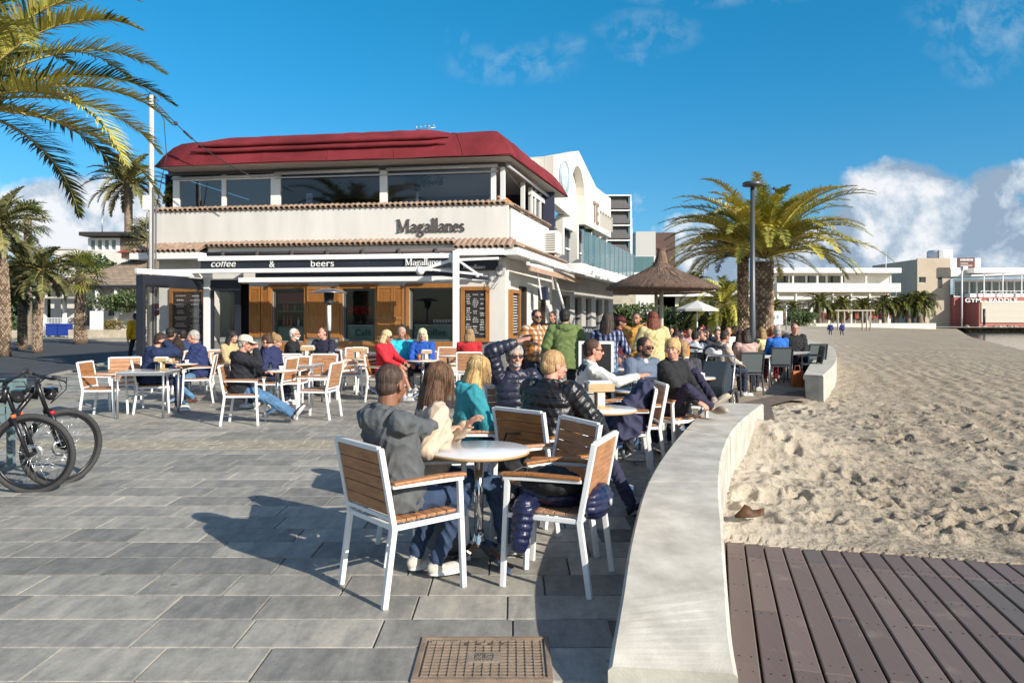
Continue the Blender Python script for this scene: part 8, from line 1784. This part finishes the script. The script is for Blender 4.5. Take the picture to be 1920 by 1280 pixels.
# ================================================================ bicycles, bag, bench, sign
RUB = mat('tyre_rubber', (.045, .045, .045), .75, var=.2, vscale=20, bump=.3, bscale=90); BKM = mat('bike_black', (.015, .015, .018), .3); SPK = mat('spoke_steel', (.55, .55, .56), .25, .9); ORG = mat('orange_accent', (.7, .14, .05), .5)
def bicycle(x, y, rz, steer, label, basket=False, lean_=0.0, acc=ORG):
    """front wheel axle at the origin of the local frame, frame runs to -x"""
    r = empty('bicycle', (x, y, 0), rz, label, 'bicycle', 'bicycles parked by the terrace'); Rw = .345
    def wheel(cx, T):
        m = MB(T); c = Vector((0, 0, 0)); pts = [(Rw * math.cos(t), 0, Rw * math.sin(t)) for t in [2 * PI * k / 48 for k in range(48)]]; m.tube([(cx + p[0], 0, Rw + p[2]) for p in pts], .026, 10, closed=True); w = m.build('tyre', RUB, r)
        m = MB(T); m.tube([(cx + (Rw - .035) * math.cos(t), 0, Rw + (Rw - .035) * math.sin(t)) for t in [2 * PI * k / 48 for k in range(48)]], .012, 6, closed=True); m.build('rim', BKM, w)
        m = MB(T)
        for k in range(28):
            a = 2 * PI * k / 28; o = .035 * (1 if k % 2 else -1); b = a + (.55 if k % 4 < 2 else -.55); m.tube([(cx + .028 * math.cos(b), o, Rw + .028 * math.sin(b)), (cx + (Rw - .04) * math.cos(a), 0, Rw + (Rw - .04) * math.sin(a))], .0016, 4)
        m.build('spokes', SPK, w); m = MB(T); m.tube([(cx, -.055, Rw), (cx, .055, Rw)], .02, 10); m.build('hub', BKM, w)
        m = MB(T @ Matrix.Translation((cx, .03, Rw)) @ Matrix.Rotation(R(90), 4, 'X')); m.lathe([(.05, 0), (.085, 0), (.085, .002), (.05, .002)], seg=24, cap=False); m.build('brake_disc', SPK, w)
    L = Matrix.Rotation(lean_, 4, 'X'); Ts = L @ Matrix.Translation((0, 0, 0)) @ Matrix.Rotation(steer, 4, 'Z')
    wheel(0, Ts); wheel(-1.08, L)
    crown = Vector((-.14, 0, .74)); ht = Vector((-.20, 0, .92)); f = MB(Ts)
    for s in (-1, 1): f.tube([(0.0, s * .062, Rw), (-.06, s * .062, .52), (-.125, s * .058, .71)], [.017, .019, .02], 8)
    f.tube([(-.12, -.062, .715), (-.12, .062, .715)], .022, 8); f.tube([(-.13, 0, .71), (-.215, 0, .98)], .02, 8); f.build('fork', BKM, r)
    f = MB(Ts); st = Vector((-.215, 0, .98)); f.tube([st, (-.15, 0, 1.03)], .017, 8); f.tube([(-.16, -.31, 1.06), (-.15, -.12, 1.03), (-.15, .12, 1.03), (-.16, .31, 1.06)], .014, 8); f.build('handlebar', BKM, r)
    for s in (-1, 1):
        f = MB(Ts); f.tube([(-.165, s * .20, 1.045), (-.175, s * .33, 1.065)], .02, 10); f.build('grip', RUB, r); f = MB(Ts); f.tube([(-.13, s * .17, 1.03), (-.08, s * .22, 1.01), (-.09, s * .28, 1.0)], .007, 6); f.build('brake_lever', BKM, r)
    f = MB(Ts)
    for s in (-1, 1): f.tube([(-.12, s * .15, 1.03), (.0, s * .10, 1.02), (.02, s * .04, .9), (-.1, 0, .78)], .0045, 5)
    f.build('brake_cable', BKM, r)
    f = MB(Ts); f.ball((-.10, 0, .86), (.05, .05, .05), 12, 8); f.box(-.14, -.05, -.045, .045, .88, .93); f.build('front_lamp', mat('lamp_black', (.02, .02, .022), .2), r)
    f = MB(Ts)
    for s in (-1, 1): f.tube([(-.112, s * .062, .69), (-.117, s * .062, .72)], .023, 10)
    f.build('fork_band', acc, r)
    bb_ = Vector((-.66, 0, .29)); sc_ = Vector((-.78, 0, .80)); f = MB(L); f.tube([ht, bb_], .024, 8); f.tube([ht + Vector((-.01, 0, .0)), sc_ + Vector((.02, 0, -.04))], .02, 8); f.tube([bb_, sc_], .018, 8)
    for s in (-1, 1): f.tube([bb_ + Vector((0, s * .03, 0)), (-1.08, s * .06, Rw)], .012, 6); f.tube([sc_, (-1.08, s * .06, Rw)], .010, 6)
    f.tube([ht + Vector((-.02, 0, -.10)), ht + Vector((.01, 0, .04))], .028, 10); f.build('frame', BKM, r)
    f = MB(L); f.tube([sc_, sc_ + Vector((-.02, 0, .14))], .014, 8); f.build('seat_post', SPK, r); f = MB(L); f.ball(sc_ + Vector((-.04, 0, .17)), (.14, .07, .03), 14, 8); f.ball(sc_ + Vector((.08, 0, .17)), (.08, .03, .02), 10, 6); f.build('saddle', RUB, r)
    f = MB(L @ Matrix.Translation(bb_ + Vector((0, -.04, 0))) @ Matrix.Rotation(R(90), 4, 'X')); f.lathe([(.02, 0), (.09, 0), (.09, .004), (.02, .004)], seg=24, cap=False); f.build('chainring', SPK, r)
    for s in (-1, 1): f = MB(L); f.tube([bb_ + Vector((0, s * .06, 0)), bb_ + Vector((.12 * s, s * .07, -.12))], .011, 6); f.box(-.66 + .12 * s - .045, -.66 + .12 * s + .045, s * .12 - .045, s * .12 + .045, .155, .18); f.build('pedal', BKM, r)
    return r
bicycle(X(62, 6.75), 6.75, R(12), R(-4), 'nearest black mountain bike at the left edge, front wheel square to the camera', lean_=R(4))
bicycle(X(118, 7.1), 7.1, R(22), R(34), 'second black mountain bike leaning just behind the nearest one, with a red brake hood', lean_=R(4), acc=mat('red_accent', (.5, .02, .03), .5))
rb = MB(); 
def helm(x, y, z, label):
    r = empty('helmet', (x, y, z), .5, label, 'helmet'); m = MB(); m.ball((0, 0, 0), (.12, .15, .10), 18, 12); m.v = [v if v[2] > -.03 else (v[0], v[1], -.03) for v in m.v]; m.build('shell', WPAINT, r, bevel=0)
    for k in range(5): m = MB(); m.tube([((k - 2) * .042, -.15 * math.cos(t), .015 + .1 * math.sin(t) * (1 - .08 * abs(k - 2))) for t in [PI * j / 10 for j in range(1, 10)]], .011, 5); m.build('vent', BKM, r)
helm(X(1332, 12.4), 12.2, 1.0, 'white cycling helmet with black vents hanging on the parked bicycle')
bicycle(X(1336, 12.6), 12.6, R(262), R(20), 'dark bicycle parked in the crowd with the white helmet on it', acc=MATS['spoke_steel'])
def buggy():
    x, y = X(1340, 10.8), 10.8; r = empty('pushchair', (x, y, 0), 0, 'dark teal pushchair with a big spoked wheel beside the ponytailed woman', 'pushchair'); g = mat('buggy_cloth', (.02, .03, .042), .8, var=.2); T = Matrix.Rotation(R(62), 4, 'Z')
    m = MB(T); m.tube([(.26 * math.cos(t), -.27, .27 + .26 * math.sin(t)) for t in [2 * PI * k / 32 for k in range(32)]], .022, 8, closed=True); w = m.build('tyre', RUB, r); m = MB(T)
    for k in range(20): a = 2 * PI * k / 20; m.tube([(0, -.27, .27), (.25 * math.cos(a), -.27, .27 + .25 * math.sin(a))], .002, 4)
    m.build('spokes', SPK, w); m = MB(T); m.tube([(0, -.27, .27), (0, .27, .27)], .015, 8); m.build('axle', SPK, r)
    m = MB(T); m.tube([(.26 * math.cos(t), .27, .27 + .26 * math.sin(t)) for t in [2 * PI * k / 32 for k in range(32)]], .022, 8, closed=True); m.build('tyre', RUB, r)
    p = MB(T); p.prism([(-.25, -.2, .45), (.25, -.2, .35), (.32, -.2, .8), (.1, -.2, .95), (-.28, -.2, .6)], (0, .4, 0)); p.build('seat_shell', g, r, bevel=.04)
    f = MB(T); f.tube([(0, -.22, .27), (.3, -.22, .85), (.42, -.2, 1.0), (.42, .2, 1.0), (.3, .22, .85), (0, .22, .27)], .014, 8); f.build('frame', ALU, r)
buggy()
def orange_bag():
    Y = 16.9; r = empty('shopping_bag', (X(1495, Y), Y, 0), R(8), 'orange shopping bag standing before the far seat wall', 'shopping bag'); m = MB(); m.prism([(-.14, -.07, 0), (.14, -.07, 0), (.125, -.05, .36), (-.125, -.05, .36)], (0, .13, 0)); m.build('bag_body', mat('orange_paper', (.46, .13, .025), .6, var=.2, vscale=6), r, bevel=.01)
    m = MB(); m.tube([(-.07, 0, .35), (-.05, 0, .48), (.05, 0, .48), (.07, 0, .35)], .008, 6); m.build('handle', MATS['orange_paper'], r)
orange_bag()
# slatted grey-green bench back behind the bicycles
def bench():
    r = empty('slatted_bench', (-5.35, 7.55, 0), R(8), 'grey-green slatted metal bench behind the bicycles', 'bench'); g = mat('bench_green', (.16, .23, .24), .5, var=.1)
    m = MB()
    for k in range(5): m.box(-1.2, .26, .22 + .02 * k, .245 + .02 * k, .47 + k * .095, .55 + k * .095)
    m.build('backrest', g, r, bevel=.004); m = MB()
    for k in range(4): m.box(-1.2, .26, -.2 + k * .1, -.12 + k * .1, .42, .445)
    m.build('seat', g, r, bevel=.004)
    for s in (-1.05, .12): m = MB(); m.box(s, s + .06, -.18, .28, 0, .04); m.box(s, s + .06, .2, .26, .041, .9); m.box(s, s + .06, -.16, -.1, .041, .42); m.build('leg', g, r)
bench()
# a-board sign near the standing guests
def aboard():
    Y = 10.2; r = empty('a_board', (X(1118, Y), Y, 0), R(-8), 'white framed black pavement board beside the man in white', 'pavement board'); m = MB()
    for q in ((-.24, -.2, .2, 1.25), (.2, .24, .2, 1.25), (-.2, .2, 1.21, 1.25), (-.2, .2, .2, .24)): m.box(q[0], q[1], -.02, .02, q[2], q[3])
    m.build('frame', WPAINT, r); m = MB(); m.box(-.2, .2, -.01, .01, .24, 1.21); m.build('black_panel', MATS['chalk_black'], r)
    for s in (-.22, .22): m = MB(); m.bar((s, .0, .2), (s, -.1, 0), .03, .03); m.build('leg', WPAINT, r)
aboard()
bd = MB(); Y = 13.6; bd.box(X(1088, Y), X(1118, Y), Y, Y + .04, .95, H + (HY - 612) * Y / F); bo = bd.build('drinks_board', mat('board_navy', (.015, .02, .04), .5)); tag(bo, 'small dark board with pale writing behind the green parka', 'board')
tx('DRINK', (X(1091, Y), Y - .004, 1.30), (0, -1, 0), .095, (.5, .5, .5), 'pale_writing', bo, ext=.002)
# steps / pallets beyond the terrace
for k in range(4):
    Y = 17.2 + k * .7; s = MB(); s.box(X(1365, Y) - .1, X(1405, Y), Y, Y + .55, .0 + k * .12, .12 + k * .12); tag(s.build('wooden_step', mat('step_timber', (.35, .29, .22), .8, var=.3, vscale=4)), ['lowest timber step below the yellow garment', 'second timber step below the yellow garment', 'third timber step below the yellow garment', 'top timber step below the yellow garment'][k], 'step', 'timber steps')
